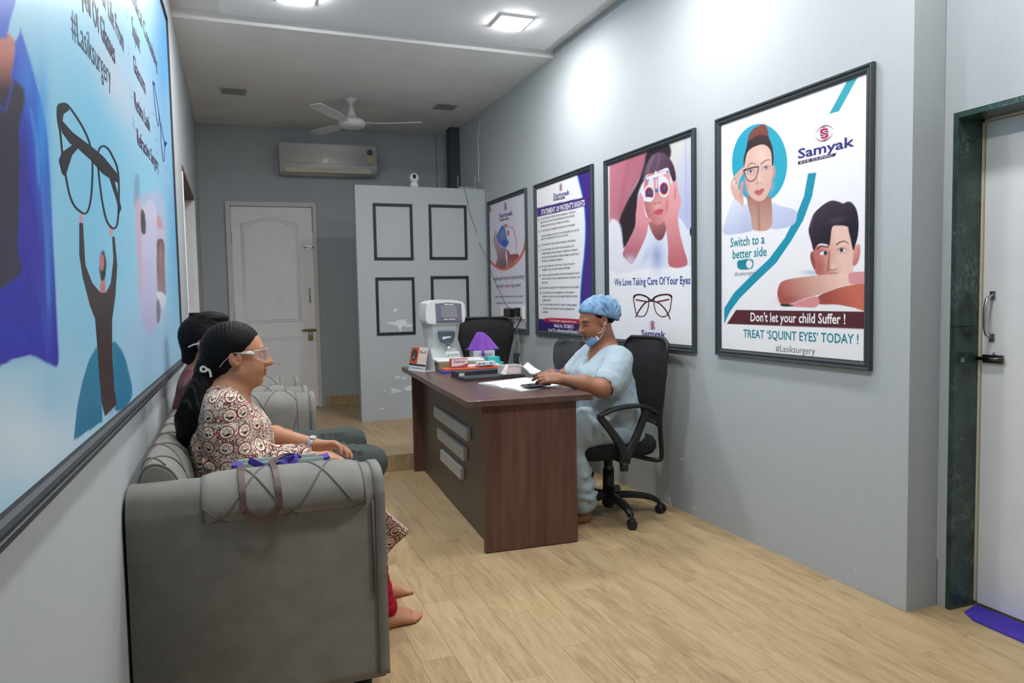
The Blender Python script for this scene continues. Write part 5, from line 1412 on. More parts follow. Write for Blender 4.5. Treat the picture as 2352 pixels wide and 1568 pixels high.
# ================================================================== things on the back wall, ceiling and partition
# air conditioner
acY = 7.50
pa, pb, pc_ = onY(643, 326, acY), onY(865, 336, acY), onY(645, 396, acY)
acw = pb[0] - pa[0]; ach = pa[2] - pc_[2]; acx = (pa[0] + pb[0])/2
AC = thing('air_conditioner', 'white split air conditioner high on the shaded back wall', 'air conditioner', (acx, YB(acx) - .001, pc_[2]), -math.atan(.07))
M_AC = mat('ac_plastic', (218, 218, 214), rough=.22, spec=.5)
M_ACV = mat('ac_vane_cream', (196, 190, 170), rough=.4)
b = MB()
pr = crs([(0, 0), (-.10, .004), (-.165, .02), (-.195, .06), (-.205, .14), (-.20, .24), (-.185, .295), (-.15, ach), (0, ach)], 5)
pr = np.vstack([pr, [(0, ach)]])
b.prism([(p[0], p[1]) for p in pr[:-1]], 'x', -acw/2, acw/2)
body_ = b.build('casing', M_AC, AC)
for p in body_.data.polygons: p.use_smooth = len(p.vertices) == 4
b = MB(); b.box((0.0, -.187, .052), (acw*.88, .012, .085), .004, M=None); b.build('air_vane', M_ACV, AC, M=Matrix.Translation((0, 0, 0)))
b = MB(); b.box2((-acw*.445, -.1955, .006), (acw*.445, -.190, .0085)); b.build('slot', mat('slot_dark', (84, 84, 80), rough=.6), AC)
b = MB(); b.box2((-acw*.445, -.203, .098), (acw*.445, -.198, .100)); b.build('slot', mat('slot_dark'), AC)
b = MB(); b.cyl((acw*.43, -.2045, .225), (acw*.43, -.2015, .225), .03, n=28); b.build('badge', mat('badge_brown', (92, 70, 66), rough=.4), AC)
b = MB(); b.box((acw*.43, -.2055, .155), (.058, .002, .075), .0005); b.build('energy_label', mat('label_yellow', (206, 200, 150), rough=.5), AC)
V_, Fc = text_mesh('VOLTAS', .01)
sx = .075/(V_[:, 0].max() - V_[:, 0].min())
mesh_obj('lettering', [(v[0]*sx - .03, -.2068, .135 + v[1]*sx*1.1) for v in V_], Fc, mat('ink_pale', (240, 242, 244), rough=.4), AC)

# ceiling fan at rest
fp_ = onZ(806, 225, ZC)
hz = onY(810, 284, fp_[1])[2]
FAN = thing('ceiling_fan', 'white three-blade ceiling fan in front of the air conditioner', 'fan', (fp_[0], fp_[1], hz))
M_FAN = mat('fan_white', (214, 214, 216), rough=.4)
top = ZC - hz
b = MB(); b.lathe([(.006, top), (.055, top), (.058, top - .012), (.03, top - .045), (.018, top - .05), (.016, top - .075), (.006, top - .08)]); b.build('canopy', M_FAN, FAN, smooth=False)
b = MB(); b.cyl((0, 0, .10), (0, 0, top - .06), .010, n=14); b.build('downrod', mat('fan_rod', (150, 150, 152), rough=.4), FAN)
b = MB(); b.lathe([(.012, .14), (.026, .125), (.032, .09), (.046, .055), (.075, .038), (.105, .028), (.118, .010), (.118, -.012), (.105, -.028), (.07, -.04), (.03, -.045), (.004, -.046)], n=36); b.build('motor', M_FAN, FAN)
for (tx, ty) in ((970, 285), (722, 309), (722, 243)):
    e = onZ(tx, ty, hz - .01); d = e - np.array([fp_[0], fp_[1], hz]); L_ = min(max(np.linalg.norm(d[:2]), .52), .66); a = math.atan2(d[1], d[0])
    b = MB()
    st = [(.10, .020, .0), (.16, .026, .0), (.19, .040, .004), (.26, .046, .006), (L_*.7, .050, .005), (L_ - .03, .052, .003), (L_, .040, .002)]
    A_v, B_v = [], []
    for x, w_, tz in st:
        A_v.append([b.bm.verts.new((x, s_*w_, z_ + s_*tz*2.2)) for s_, z_ in ((-1, .004), (1, .004), (1, -.001), (-1, -.001))])
    for p, q in zip(A_v[:-1], A_v[1:]):
        for i in range(4): b.bm.faces.new((p[i], p[(i+1) % 4], q[(i+1) % 4], q[i]))
    b.bm.faces.new(A_v[0][::-1]); b.bm.faces.new(A_v[-1])
    b.build('blade', M_FAN, FAN, M=Matrix.Rotation(a, 4, 'Z'))

# little security camera on the partition
c0 = onY(951.5, 426, PY + .045)
CCTV = thing('security_camera', 'small white dome security camera on top of the partition', 'camera', (c0[0], PY + .045, PZ))
M_CW = mat('camera_white', (226, 228, 230), rough=.35)
b = MB(); b.lathe([(.034, 0), (.040, .004), (.041, .018), (.034, .034), (.027, .046), (.026, .05)], n=28); b.build('base', M_CW, CCTV)
b = MB(); b.ball((0, 0, .083), (.044, .044, .046), n=28); hd_ = b.build('head', M_CW, CCTV)
b = MB(); b.ball((-.004, -.016, .088), (.023, .032, .030), n=24); b.build('lens_face', mat('glossy_black', (14, 14, 16), rough=.12, spec=.6), hd_)
b = MB(); b.ball((-.004, -.045, .088), (.008, .006, .008), n=14); b.build('lens', mat('lens_glass', (40, 44, 52), rough=.05, spec=.8), hd_)
# four empty black frames on the partition
for (x0, y0, x1, y1), lab in (((856, 466, 950, 597), 'empty black frame on the partition, upper left of four'), ((984, 469, 1074, 596), 'empty black frame on the partition, upper right of four'),
                              ((862, 637, 955, 767), 'empty black frame on the partition, lower left of four'), ((989, 634, 1079, 759), 'empty black frame on the partition, lower right behind the eye testing machine')):
    a, c = onY(x0, y0, PY - .006), onY(x1, y1, PY - .006)
    t = thing('wall_frame', lab, 'frame', ((a[0] + c[0])/2, PY, c[2]), group='empty black frames on the partition')
    w_ = .024
    for name, p, q in (('rail', (a[0], PY - .012, a[2] - w_), (c[0], PY, a[2])), ('rail', (a[0], PY - .012, c[2]), (c[0], PY, c[2] + w_)),
                       ('rail', (a[0], PY - .012, c[2] + w_), (a[0] + w_, PY, a[2] - w_)), ('rail', (c[0] - w_, PY - .012, c[2] + w_), (c[0], PY, a[2] - w_))):
        b = MB(); b.box2(p, q, .0025); b.build(name, M_BLACK, t, world=True)
# router with two thin aerials behind the top edge
rx = (onY(1051, 430, PY + .06)[0] + onY(1091, 430, PY + .06)[0])/2
RO = thing('wifi_router', 'router on the partition top with two thin upright aerials', 'router', (rx, PY + .05, PZ))
b = MB(); b.box((0, .0, .010), (.17, .07, .018), .004); b.build('case', mat('router_grey', (150, 154, 158), rough=.5), RO)
for dx_ in (onY(1051, 430, PY + .06)[0] - rx, onY(1091, 430, PY + .06)[0] - rx):
    b = MB(); b.tube([(dx_, 0, .018), (dx_, 0, .125)], .003, n=8); b.build('aerial', mat('aerial_pale', (196, 198, 200), rough=.5), RO)
# cables
M_CABG = mat('grey_cable', (92, 98, 102), rough=.5); M_CABW = mat('white_cable', (214, 216, 216), rough=.5); M_CABB = mat('black_cable', (24, 24, 26), rough=.5)
def rwp(px, py, off=.006): return RW.at(px, py, off)
pts = [onY(1066, 433, PY - .004), onY(1072, 455, PY - .004), onY(1080, 492, PY - .004), onY(1092, 525, PY - .004), onY(1102, 560, PY - .004), rwp(1116, 590, .05), rwp(1127, 622, .04), rwp(1140, 655, .03), rwp(1150, 675, .024), rwp(1162, 700, .03), rwp(1172, 708, .03)]
b = MB(); b.tube(crs(pts, 6), .0026, n=6); tag(b.build('cable', M_CABG), 'thin grey cable running from the partition top down to the socket', 'cable')
pts = [rwp(1103, 276), rwp(1100, 300), rwp(1098, 330), rwp(1100, 360), rwp(1099, 395), rwp(1101, 420)]
b = MB(); b.tube(crs(pts, 6), .005, n=6); tag(b.build('cable', M_CABW), 'white cable hanging down the corner above the partition', 'cable')
# switch and socket plate
sa, sb = RW.uv(1154, 700), RW.uv(1208, 731)
us0, us1 = RW.uv(1154, 715)[0], RW.uv(1207, 715)[0]; vs0, vs1 = RW.uv(1180, 731)[1], RW.uv(1180, 703)[1]
sc0 = RW.w((us0 + us1)/2, (vs0 + vs1)/2, .012)
SOC = thing('socket_plate', 'white switch and socket plate over the lower part of the farthest poster', 'socket', tuple(sc0))
M_SOC = mat('socket_white', (232, 233, 230), rough=.3)
def rwbox(u0_, u1_, v0_, v1_, o0, o1, bev=.003):
    b = MB(); vs_ = []
    c = RW.w((u0_ + u1_)/2, (v0_ + v1_)/2, (o0 + o1)/2)
    M = Matrix(((RW.r[0], 0, RW.n[0], c[0]), (RW.r[1], 0, RW.n[1], c[1]), (0, 1, 0, c[2]), (0, 0, 0, 1)))
    b.box((0, 0, 0), (abs(u1_ - u0_), abs(v1_ - v0_), abs(o1 - o0)), bev, M=M); return b
rwbox(us0, us1, vs0, vs1, .007, .026).build('plate', M_SOC, SOC, world=True)
uw = us1 - us0
for i in range(2): rwbox(us0 + uw*(.06 + .13*i), us0 + uw*(.17 + .13*i), vs0 + .02, vs1 - .025, .026, .031, .002).build('switch', mat('switch_white', (240, 240, 238), rough=.25), SOC, world=True)
rwbox(us0 + uw*.40, us0 + uw*.70, vs0 + .012, vs1 - .018, .026, .075, .008).build('adapter', mat('black_plug', (26, 26, 28), rough=.4), SOC, world=True)
rwbox(us0 + uw*.78, us0 + uw*.92, vs0 + .02, vs1 - .012, .026, .055, .008).build('plug', mat('black_plug'), SOC, world=True)
pts = [rwp(1197, 726, .05), rwp(1194, 738, .06), rwp(1182, 758, .10), rwp(1168, 775, .16), rwp(1152, 790, .22), onY(1140, 803, 5.25), onY(1120, 822, 5.1)]
b = MB(); b.tube(crs(pts, 6), .0045, n=8); tag(b.build('cable', M_CABB), 'black power cable from the socket to the eye testing machine', 'cable')
pts = [rwp(1186, 728, .03), rwp(1187, 755, .02), rwp(1192, 785, .012), rwp(1192, 815, .012), rwp(1198, 850, .012)]
b = MB(); b.tube(crs(pts, 6), .003, n=6); tag(b.build('cable', M_CABW), 'pale cable hanging straight down below the socket', 'cable')

# ================================================================== things on the desk
ZD = ZT
def ob(pFL, pFR, z):
    a, c = onZ(*pFL, z), onZ(*pFR, z); ex = c - a; L_ = np.linalg.norm(ex); return a, ex/L_, L_
def desk_thing(name, label, cat, pFL, pFR, z, depth, group=None):
    a, ex, L_ = ob(pFL, pFR, z)
    ey = np.array([-ex[1], ex[0], 0])
    c = a + ex*L_/2 + ey*depth/2
    t = thing(name, label, cat, (c[0], c[1], z), math.atan2(ex[1], ex[0]), group)
    return t, L_
def desk_local(name, label, cat, x0, x1, y0, depth, z, tilt=0.0):
    c = dwor(np.array([(x0 + x1)/2, y0 + depth/2, z])); return thing(name, label, cat, tuple(c), DANG + tilt), x1 - x0
def gmat(n, c, **k): return mat(n, c, **k)
M_PAPER = mat('paper_white', (232, 232, 232), rough=.8, spec=.15)
# desk calendar: a card tent
t, L_ = desk_thing('desk_calendar', 'tent desk calendar with an orange and cream page at the desk corner', 'calendar', (937, 850), (977, 855), ZD, .08)
L_ = .20; hh = .155; dp = .08
M_CARD = mat('card_white', (226, 228, 232), rough=.6)
b = MB()
for sg in (-1, 1):
    q = [(-L_/2, sg*dp/2, .001), (L_/2, sg*dp/2, .001), (L_/2, sg*.004, hh), (-L_/2, sg*.004, hh)]
    q2 = [(x, y + sg*.002, z) for x, y, z in q]
    va = [b.bm.verts.new(p) for p in q]; vb_ = [b.bm.verts.new(p) for p in q2]
    b.bm.faces.new(va); b.bm.faces.new(vb_[::-1])
    for i in range(4): b.bm.faces.new((va[i], va[(i+1) % 4], vb_[(i+1) % 4], vb_[i]))
b.build('card_tent', M_CARD, t)
b = MB(); b.box((0, 0, .003), (L_, dp, .002)); b.build('card_base', M_CARD, t)
def cal(x0, x1, f0, f1, m, off, name, extra=None):
    b = MB(); ps = []
    for x, f in ((x0, f0), (x1, f0), (x1, f1), (x0, f1)):
        ps.append((L_*x, -dp/2 + (dp/2 - .004)*f - .002 - off, .001 + hh*f))
    b.face(ps); return b.build(name, m, t)
cal(-.5, -.02, .30, .99, mat('calendar_orange', (198, 92, 62), rough=.5), .0025, 'page')
cal(-.02, .5, .30, .99, mat('calendar_cream', (232, 216, 202), rough=.6), .0025, 'page')
cal(-.5, .5, .22, .30, mat('calendar_band', (60, 66, 72), rough=.6), .0015, 'band')
b = MB(); ov = []
for i in range(28):
    a = 2*math.pi*i/28; x = -.26 + .165*math.cos(a); f = .66 + .25*math.sin(a)
    ov.append((L_*x, -dp/2 + (dp/2 - .004)*f - .0055, .001 + hh*f))
b.face(ov); b.build('oval_picture', mat('calendar_oval', (64, 58, 60), rough=.5), t)
b = MB(); fg = []
for x, f in ((-.34, .50), (-.18, .50), (-.20, .56), (-.22, .62), (-.235, .74), (-.255, .84), (-.275, .74), (-.29, .62), (-.33, .56)):
    fg.append((L_*x, -dp/2 + (dp/2 - .004)*f - .0065, .001 + hh*f))
b.face(fg); b.build('oval_figure', mat('calendar_figure', (150, 140, 136), rough=.5), t)
def caltext(s_, x, f, h_, m, bold=.0, wmax=None):
    V_, Fc = text_mesh(s_, bold); k = h_/CAPH
    kx = k if wmax is None else wmax/(V_[:, 0].max() - V_[:, 0].min())
    mesh_obj('lettering', [(L_*x + v[0]*kx, -dp/2 + (dp/2 - .004)*(f + v[1]*k/hh) - .0045, .001 + hh*f + v[1]*k) for v in V_], Fc, m, t)
caltext('F', -.46, .07, .016, I_DK); caltext('3', -.40, .055, .014, I_DK); cal(-.30, .42, .125, .145, I_GREY, .003, 'rule')
cal(.04, .44, .775, .795, I_GREY, .004, 'rule'); cal(.05, .16, .83, .86, I_GREY, .004, 'rule'); cal(.34, .43, .83, .86, I_GREY, .004, 'rule')

# auto-refractor
my = 4.80
xa, xb = onY(978, 700, my)[0], onY(1068, 700, my)[0]; zt = onY(1020, 688, my)[2]; zh = onY(1020, 743, my)[2]
mc = (xa + xb)/2
MR = thing('eye_testing_machine', 'white tabletop eye testing machine with a small screen', 'medical machine', (mc, my + .11, ZD), 0.0)
M_MW = mat('machine_white', (216, 222, 220), rough=.35, spec=.4); M_MG = mat('machine_grey', (84, 92, 102), rough=.45); M_MS = mat('machine_side', (196, 204, 202), rough=.4)
hw_ = (xb - xa)/2; z1 = zt - ZD; z0 = zh - ZD
b = MB()
ring = crs([(-hw_, z0 + .02), (-hw_ + .004, z1 - .05), (-hw_ + .03, z1 - .012), (0, z1), (hw_ - .03, z1 - .014), (hw_ - .002, z1 - .05), (hw_ - .004, z0 + .02), (hw_ - .04, z0), (-hw_ + .04, z0)], 5, True)
b.prism([(p[0], p[1]) for p in ring], 'y', -.11, .10, .008); b.build('head', M_MW, MR, smooth=False)
def mface(name, pts, y, m, th=.004, bev=.001, par=MR):
    b = MB(); b.prism(pts, 'y', y - th, y, bev); return b.build(name, m, par)
def mp(px, py): p = onY(px, py, my); return (p[0] - mc, p[2] - ZD)
def MZ(pts): return [mp(960 + x/7.842, 660 + y/7.842) for x, y in pts]
mface('bezel', MZ([(310, 290), (540, 268), (775, 290), (792, 625), (330, 635)]), -.111, mat('bezel_mauve', (118, 116, 134), rough=.3))
mface('screen', MZ([(398, 330), (690, 325), (708, 545), (408, 545)]), -.1155, mat('screen_off', (140, 140, 144), rough=.15, spec=.6))
mface('lower_lip', MZ([(330, 610), (792, 602), (792, 628), (330, 636)]), -.115, M_MG, .003)
def mtext(s_, x0, y0, x1, y1, y, m, hpx):
    V_, Fc = text_mesh(s_, .01); a, c = MZ([(x0, y0)])[0], MZ([(x1, y1)])[0]; h_ = MZ([(x0, y0 - hpx)])[0][1] - a[1]
    k = (c[0] - a[0])/(V_[:, 0].max() - V_[:, 0].min())
    mesh_obj('lettering', [(a[0] + (v[0] - V_[:, 0].min())*k, y, a[1] + v[1]/CAPH*h_) for v in V_], Fc, m, MR)
for x0_, x1_, y_ in ((470, 545, 304), (555, 632, 304), (462, 540, 570), (552, 668, 568)): mface('caption', MZ([(x0_, y_ - 8), (x1_, y_ - 8), (x1_, y_ + 8), (x0_, y_ + 8)]), -.1156, I_WHITE, .0008, 0)
# neck / column
b = MB()
col = []
for z, wl_, wr_, yf, yb_ in ((0, -.115, .125, -.10, .10), (.06, -.115, .12, -.07, .10), (.13, -.11, .112, -.045, .10), (.20, -.11, .108, -.06, .10), (z0 - .02, -.118, .112, -.09, .10), (z0 + .02, -.125, .12, -.10, .10)):
    col.append([b.bm.verts.new(p) for p in ((wl_, yf + .03, z), (wl_ + .03, yf, z), (wr_ - .03, yf, z), (wr_, yf + .03, z), (wr_, yb_, z), (wl_, yb_, z))])
for A_v, B_v in zip(col[:-1], col[1:]):
    for i in range(6): b.bm.faces.new((A_v[i], A_v[(i+1) % 6], B_v[(i+1) % 6], B_v[i]))
b.bm.faces.new(col[0][::-1]); b.bm.faces.new(col[-1])
bmesh.ops.bevel(b.bm, geom=list(b.bm.edges), offset=.006, segments=2, affect='EDGES', profile=.5)
b.build('column', M_MS, MR)
mface('control_shield', crs(MZ([(380, 810), (420, 795), (640, 795), (684, 812), (660, 950), (630, 1000), (570, 1015), (480, 1010), (430, 985), (405, 920)]), 4, True), -.075, M_MG, .02, .004)
mface('paper_slot', MZ([(452, 890), (605, 880), (600, 905), (530, 915), (455, 938)]), -.096, M_PAPER, .002, 0)
b = MB(); j0, j1 = MZ([(555, 1000), (560, 1055)]); j2 = MZ([(565, 1140)])[0]
b.cyl((j0[0], -.092, j0[1]), (j1[0], -.10, j1[1]), .011, n=16); b.build('joystick_cap', M_MG, MR)
b = MB(); b.cyl((j1[0], -.10, j1[1]), (j2[0], -.105, j2[1]), .0085, .0095, n=16); b.build('joystick', mat('joystick_pale', (206, 208, 206), rough=.3), MR)
b = MB()
b.prism([(-.115, .0), (.12, .0), (.135, .03), (.125, .055), (.11, .065), (-.12, .065), (-.13, .03)], 'y', -.14, .09, .006); b.build('base', M_MW, MR)
mface('printer_cover', MZ([(455, 1225), (490, 1150), (715, 1145), (735, 1222)]), -.1405, mat('machine_white2', (228, 232, 230), rough=.3), .006)
mtext('A', 505, 1222, 540, 1222, -.148, I_GREY, 30)
mface('caption', MZ([(560, 1198), (700, 1192), (700, 1200), (560, 1206)]), -.1475, I_GREY, .0006, 0)

# purple cloth on a white carton
t, L_ = desk_local('carton', 'white printed carton under the purple cloth', 'box', .405, .56, 1.69, .12, ZD)
b = MB(); b.box((0, 0, .05), (L_, .12, .10), .002); b.build('carton_body', mat('carton_white', (206, 208, 218), rough=.6), t)
b = MB(); b.box((.03, 0, .1005), (L_*.6, .03, .001)); b.build('tape', mat('tape_dark', (80, 78, 84), rough=.5), t)
for i in range(5):
    b = MB(); b.box((.02 + .004*(i % 2), -.0605, .078 - .009*i), (L_*.45 - .01*(i % 3), .0006, .0025)); b.build('print_line', I_GREY, t)
b = MB(); b.prism([(.045, .014), (.052, .018), (.056, .028), (.050, .026), (.046, .022)], 'y', -.0615, -.0602); b.build('leaf_mark', mat('ink_leaf', (30, 120, 84), rough=.5), t)
cx_, cy_ = t.matrix_world.translation.x, t.matrix_world.translation.y
CL = Vector((cx_, cy_, ZD + .10))
# (modelled in p7 with the smooth-solid tool)
CLOTH_AT = CL

# plastic basket with lid
t, L_ = desk_local('basket', 'olive green plastic basket with a white lid on the desk', 'basket', .088, .40, 1.405, .155, ZD)
b = MB(); ring_ = []
for z, k in ((.0, .93), (.004, .95), (.055, 1.0)):
    ring_.append([b.bm.verts.new((sx_*(L_/2 - .012)*k + math.copysign(.008*cx2, sx_), sy_*(.08 - .012)*k + math.copysign(.008*(1 - cx2), sy_), z)) for sx_, sy_, cx2 in ((-1, -1, 0), (1, -1, 0), (1, -1, 1), (1, 1, 1), (1, 1, 0), (-1, 1, 0), (-1, 1, 1), (-1, -1, 1))])
for A_v, B_v in zip(ring_[:-1], ring_[1:]):
    for i in range(8): b.bm.faces.new((A_v[i], A_v[(i+1) % 8], B_v[(i+1) % 8], B_v[i]))
b.bm.faces.new(ring_[0][::-1]); b.bm.faces.new(ring_[-1])
b.build('tub', mat('olive_plastic', (150, 156, 122), rough=.5), t)
for k in range(26):
    rr = random.Random(k); x = rr.uniform(-L_/2*.85, L_/2*.85); z = rr.uniform(.01, .045)
    if k < 14:
        b = MB(); b.box((x, -.0695 - .0006, z), (.004, .001, .004), 0, M=None); b.build('hole', mat('basket_hole', (214, 216, 196), rough=.6), t)
b = MB(); b.box((0, 0, .063), (L_ + .006, .156, .016), .006, seg=3); b.build('lid', mat('lid_white', (222, 226, 226), rough=.35), t)
for sx_ in (-1,):
    b = MB(); b.box((sx_*(L_/2 + .006), -.03, .045), (.006, .03, .028), .002); b.build('clip', mat('clip_dark', (70, 74, 78), rough=.5), t)

# files
def flat_file(name, label, cat, fl, fr, z, depth, h, m, edge=None, bev=.002, group=None):
    t, L_ = desk_thing(name, label, cat, fl, fr, z, depth, group)
    b = MB(); b.box((0, 0, h/2), (L_, depth, h), min(bev, h*.4)); b.build('cover', m, t)
    if edge is not None:
        b = MB(); b.box((-.0, -.001, h/2), (L_ - .012, depth - .004, h*.62)); b.build('paper_block', edge, t)
    return t, L_
# dark ring binders, lowest at the front
t, L_ = flat_file('ring_binder', 'flat dark grey binder lying nearest the open notebook', 'binder', (1070, 876), (1206, 866), ZD, .13, .018, mat('binder_grey', (62, 64, 68), rough=.5), None)
z1_ = ZD + .018
t, L_ = flat_file('ring_binder', 'thick dark grey binder with a white label, behind the flat one', 'binder', (1053, 868), (1152, 860), ZD, .10, .034, mat('binder_dark', (54, 56, 62), rough=.45), None)
b = MB(); b.box((-L_/2 + .022, -.0505, .017), (.036, .001, .022)); b.build('spine_label', mat('label_white', (206, 208, 208), rough=.6), t)
t, L_ = flat_file('folder', 'blue plastic folder at the bottom of the orange pile', 'folder', (1019, 858), (1070, 855), ZD, .11, .012, mat('folder_blue', (58, 70, 176), rough=.35), M_PAPER)
t, L_ = flat_file('folder', 'bright orange folder on the pile of files', 'folder', (1022, 852), (1150, 845), ZD + .0125, .11, .012, mat('folder_orange', (226, 104, 62), rough=.4), M_PAPER)
zz = ZD + .027
t, L_ = flat_file('paper_file', 'white paper file on the orange folder', 'file', (1043, 845), (1150, 839), zz - .002, .075, .010, mat('file_white', (228, 226, 232), rough=.6), None)
# medicine boxes
t, L_ = desk_thing('medicine_box', 'red and white medicine box marked Diamox', 'box', (1037, 842), (1075, 840), zz + .0085, .05)
b = MB(); b.box((0, 0, .024), (L_, .05, .048), .0008); b.build('carton', mat('diamox_red', (192, 58, 62), rough=.45), t)
b = MB(); b.box((.0, -.0253, .024), (L_*.98, .0006, .044)); b.build('white_face', mat('diamox_white', (232, 226, 226), rough=.45), t)
b = MB(); b.face([(-L_*.1, -.0258, .003), (L_*.49, -.0258, .003), (L_*.49, -.0258, .018), (L_*.2, -.0258, .008)]); b.build('red_swoosh', mat('diamox_red2', (206, 44, 62), rough=.45), t)
V_, Fc = text_mesh('Diamox', .015); k = L_*.66/(V_[:, 0].max() - V_[:, 0].min())
mesh_obj('lettering', [(v[0]*k - L_*.36, -.0262, .022 + v[1]*k*1.1) for v in V_], Fc, mat('ink_crimson', (168, 40, 70), rough=.5), t)
t, L_ = desk_thing('medicine_box', 'long white medicine box lying on the paper file', 'box', (1098, 840), (1138, 837.5), zz + .0085, .045)
b = MB(); b.box((0, 0, .012), (L_, .045, .024), .001); b.build('carton', mat('box_white', (226, 230, 236), rough=.45), t)
for x in (-.05, -.02, .03): b = MB(); b.box((x, -.0228, .012), (.012, .0006, .010)); b.build('print_mark', I_GREY, t)
t, L_ = desk_local('medicine_box', 'turquoise medicine box, lower of two', 'box', .455, .54, 1.42, .06, ZD)
b = MB(); b.box((0, 0, .02), (L_, .06, .04), .001); b.build('carton', mat('turquoise', (66, 196, 190), rough=.4), t)
t2_, L2_ = desk_local('medicine_box', 'turquoise medicine box stacked on another one', 'box', .432, .515, 1.425, .055, ZD + .0402, .06)
b = MB(); b.box((0, 0, .018), (L2_, .055, .036), .001); b.build('carton', mat('turquoise'), t2_)
# clear box with pale pink contents
t, L_ = desk_thing('clear_box', 'clear plastic box of pale pink slips beside the notebook', 'box', (1156, 862), (1198, 859), ZD + .020, .08)
b = MB(); b.box((0, 0, .026), (L_, .08, .052), .003); b.build('shell', mat('clear_box', (236, 232, 234), rough=.08, spec=.7, alpha=.35), t)
b = MB(); b.box((0, 0, .021), (L_ - .008, .072, .036), .004); b.build('contents', mat('pink_slips', (226, 206, 202), rough=.8, noise=.12, nscale=60, stretch=(.2, .2, 4)), t)
b = MB(); b.box((0, 0, .054), (L_ + .003, .083, .005), .002); b.build('lid', mat('clear_box_lid', (240, 240, 242), rough=.1, spec=.7, alpha=.5), t)
# wedge of folded paper leaning there
t, L_ = desk_thing('paper_slip', 'folded printed slip leaning beside the clear box', 'paper', (1140, 857), (1156, 862), ZD + .034, .05)
b = MB(); b.face([(-.03, -.01, .0), (.03, .0, .0), (.025, .02, .05), (-.04, .03, .055)]); b.face([(-.03, -.009, .0), (-.04, .031, .055), (.025, .021, .05), (.03, .001, .0)]); b.build('slip', mat('slip_paper', (228, 216, 212), rough=.8), t)

# open notebook
nbc = [dloc(onZ(x, y, ZD)) for x, y in ((1098, 882), (1198, 900), (1286, 886), (1204, 869))]     # left, front, right, back
NB = thing('notebook', 'open white notebook lying on the near part of the desk', 'notebook', tuple(dwor(((nbc[0] + nbc[2])/2)*np.array([1, 1, 0]) + np.array([0, 0, ZD]))), DANG)
nc = (nbc[0] + nbc[2])/2
Lp, Fp, Rp, Bp = [np.array([p[0] - nc[0], p[1] - nc[1]]) for p in nbc]
def npage(a0, a1, b0, b1, rise, name):
    """page block between the outer edge a0-a1 and the spine b0-b1"""
    b = MB(); n = 12; T = []
    for i in range(n):
        u = i/(n-1); p = a0*(1-u) + b0*u; q = a1*(1-u) + b1*u
        z = .006 + rise*math.sin(math.pi*min(1, u*1.02))**.8*(.4 + .6*u) if u < .97 else .004
        T.append([b.bm.verts.new((p[0], p[1], z)), b.bm.verts.new((q[0], q[1], z)), b.bm.verts.new((q[0], q[1], .0008)), b.bm.verts.new((p[0], p[1], .0008))])
    for A_v, B_v in zip(T[:-1], T[1:]):
        for i in range(4): b.bm.faces.new((A_v[i], A_v[(i+1) % 4], B_v[(i+1) % 4], B_v[i]))
    b.bm.faces.new(T[0][::-1]); b.bm.faces.new(T[-1])
    return b.build(name, M_PAPER, NB)
s0, s1 = Lp*.42 + Fp*.58, Bp*.42 + Rp*.58
npage(Lp, Bp, s0, s1, .009, 'page_block'); npage(Fp, Rp, s0, s1, .007, 'page_block')
b = MB(); pts = [Lp*1.01, Fp*1.01, Rp*1.01, Bp*1.01]; b.prism([tuple(p) for p in pts], 'z', 0.0, .0008); b.build('cover', mat('cover_grey', (90, 92, 96), rough=.5), NB)
# phone on the notebook
t, L_ = desk_thing('smartphone', 'grey smartphone lying on the open notebook', 'phone', (1216, 890), (1264, 885), ZD + .0155, .07)
b = MB(); b.box((0, 0, .005), (.145, .07, .009), .0035, seg=3); b.build('case', mat('phone_grey', (104, 104, 110), rough=.3, metal=.4), t)
b = MB(); b.box((0, 0, .0097), (.138, .064, .0006)); b.build('screen', mat('glossy_black'), t)
# papers in the nurse's hand
def sheet4(name, P, m, parent, n=10, bend=.0):
    P = [np.array(p) for p in P]; b = MB(); g = []
    nn = np.cross(P[1] - P[0], P[3] - P[0]); nn /= np.linalg.norm(nn)
    for i in range(n):
        row = []
        for j in range(n):
            u, v = i/(n-1), j/(n-1)
            p = (1-u)*(1-v)*P[0] + u*(1-v)*P[1] + u*v*P[2] + (1-u)*v*P[3] + nn*bend*math.sin(math.pi*u)
            row.append((b.bm.verts.new(p), b.bm.verts.new(p + nn*.0006)))
        g.append(row)
    for i in range(n-1):
        for j in range(n-1):
            b.bm.faces.new([g[i][j][0], g[i+1][j][0], g[i+1][j+1][0], g[i][j+1][0]]); b.bm.faces.new([g[i][j][1], g[i][j+1][1], g[i+1][j+1][1], g[i+1][j][1]])
    return b.build(name, m, parent, world=True, smooth=True)
hp_ = onY(1228, 852, 3.5)
PH = thing('paper_slips', 'two loose white slips held in the nurse\'s left hand', 'paper', tuple(hp_))
sheet4('slip', [onY(1200, 842, 3.44), onY(1228, 858, 3.40), onY(1243, 852, 3.54), onY(1212, 831, 3.60)], M_PAPER, PH, bend=-.004)
sheet4('slip', [onY(1191, 836, 3.46), onY(1217, 858, 3.36), onY(1232, 861, 3.42), onY(1206, 843, 3.50)], mat('paper_grey', (206, 206, 214), rough=.8), PH, bend=.004)
pn = onY(1283, 851, 3.575)
PEN = thing('pen', 'ballpoint pen with a violet end in the nurse\'s right hand', 'pen', tuple(pn))
d_ = np.array([-.75, -.25, -.42]); d_ /= np.linalg.norm(d_)
b = MB(); b.cyl(pn + d_*.02, pn + d_*.135, .0038, .0036, n=12); b.cyl(pn + d_*.135, pn + d_*.145, .0036, .0008, n=12); b.build('barrel', mat('pen_clear', (196, 200, 214), rough=.2), PEN, world=True)
b = MB(); b.cyl(pn - d_*.004, pn + d_*.02, .0048, .0044, n=12); b.build('end_cap', mat('pen_violet', (98, 84, 200), rough=.3), PEN, world=True)

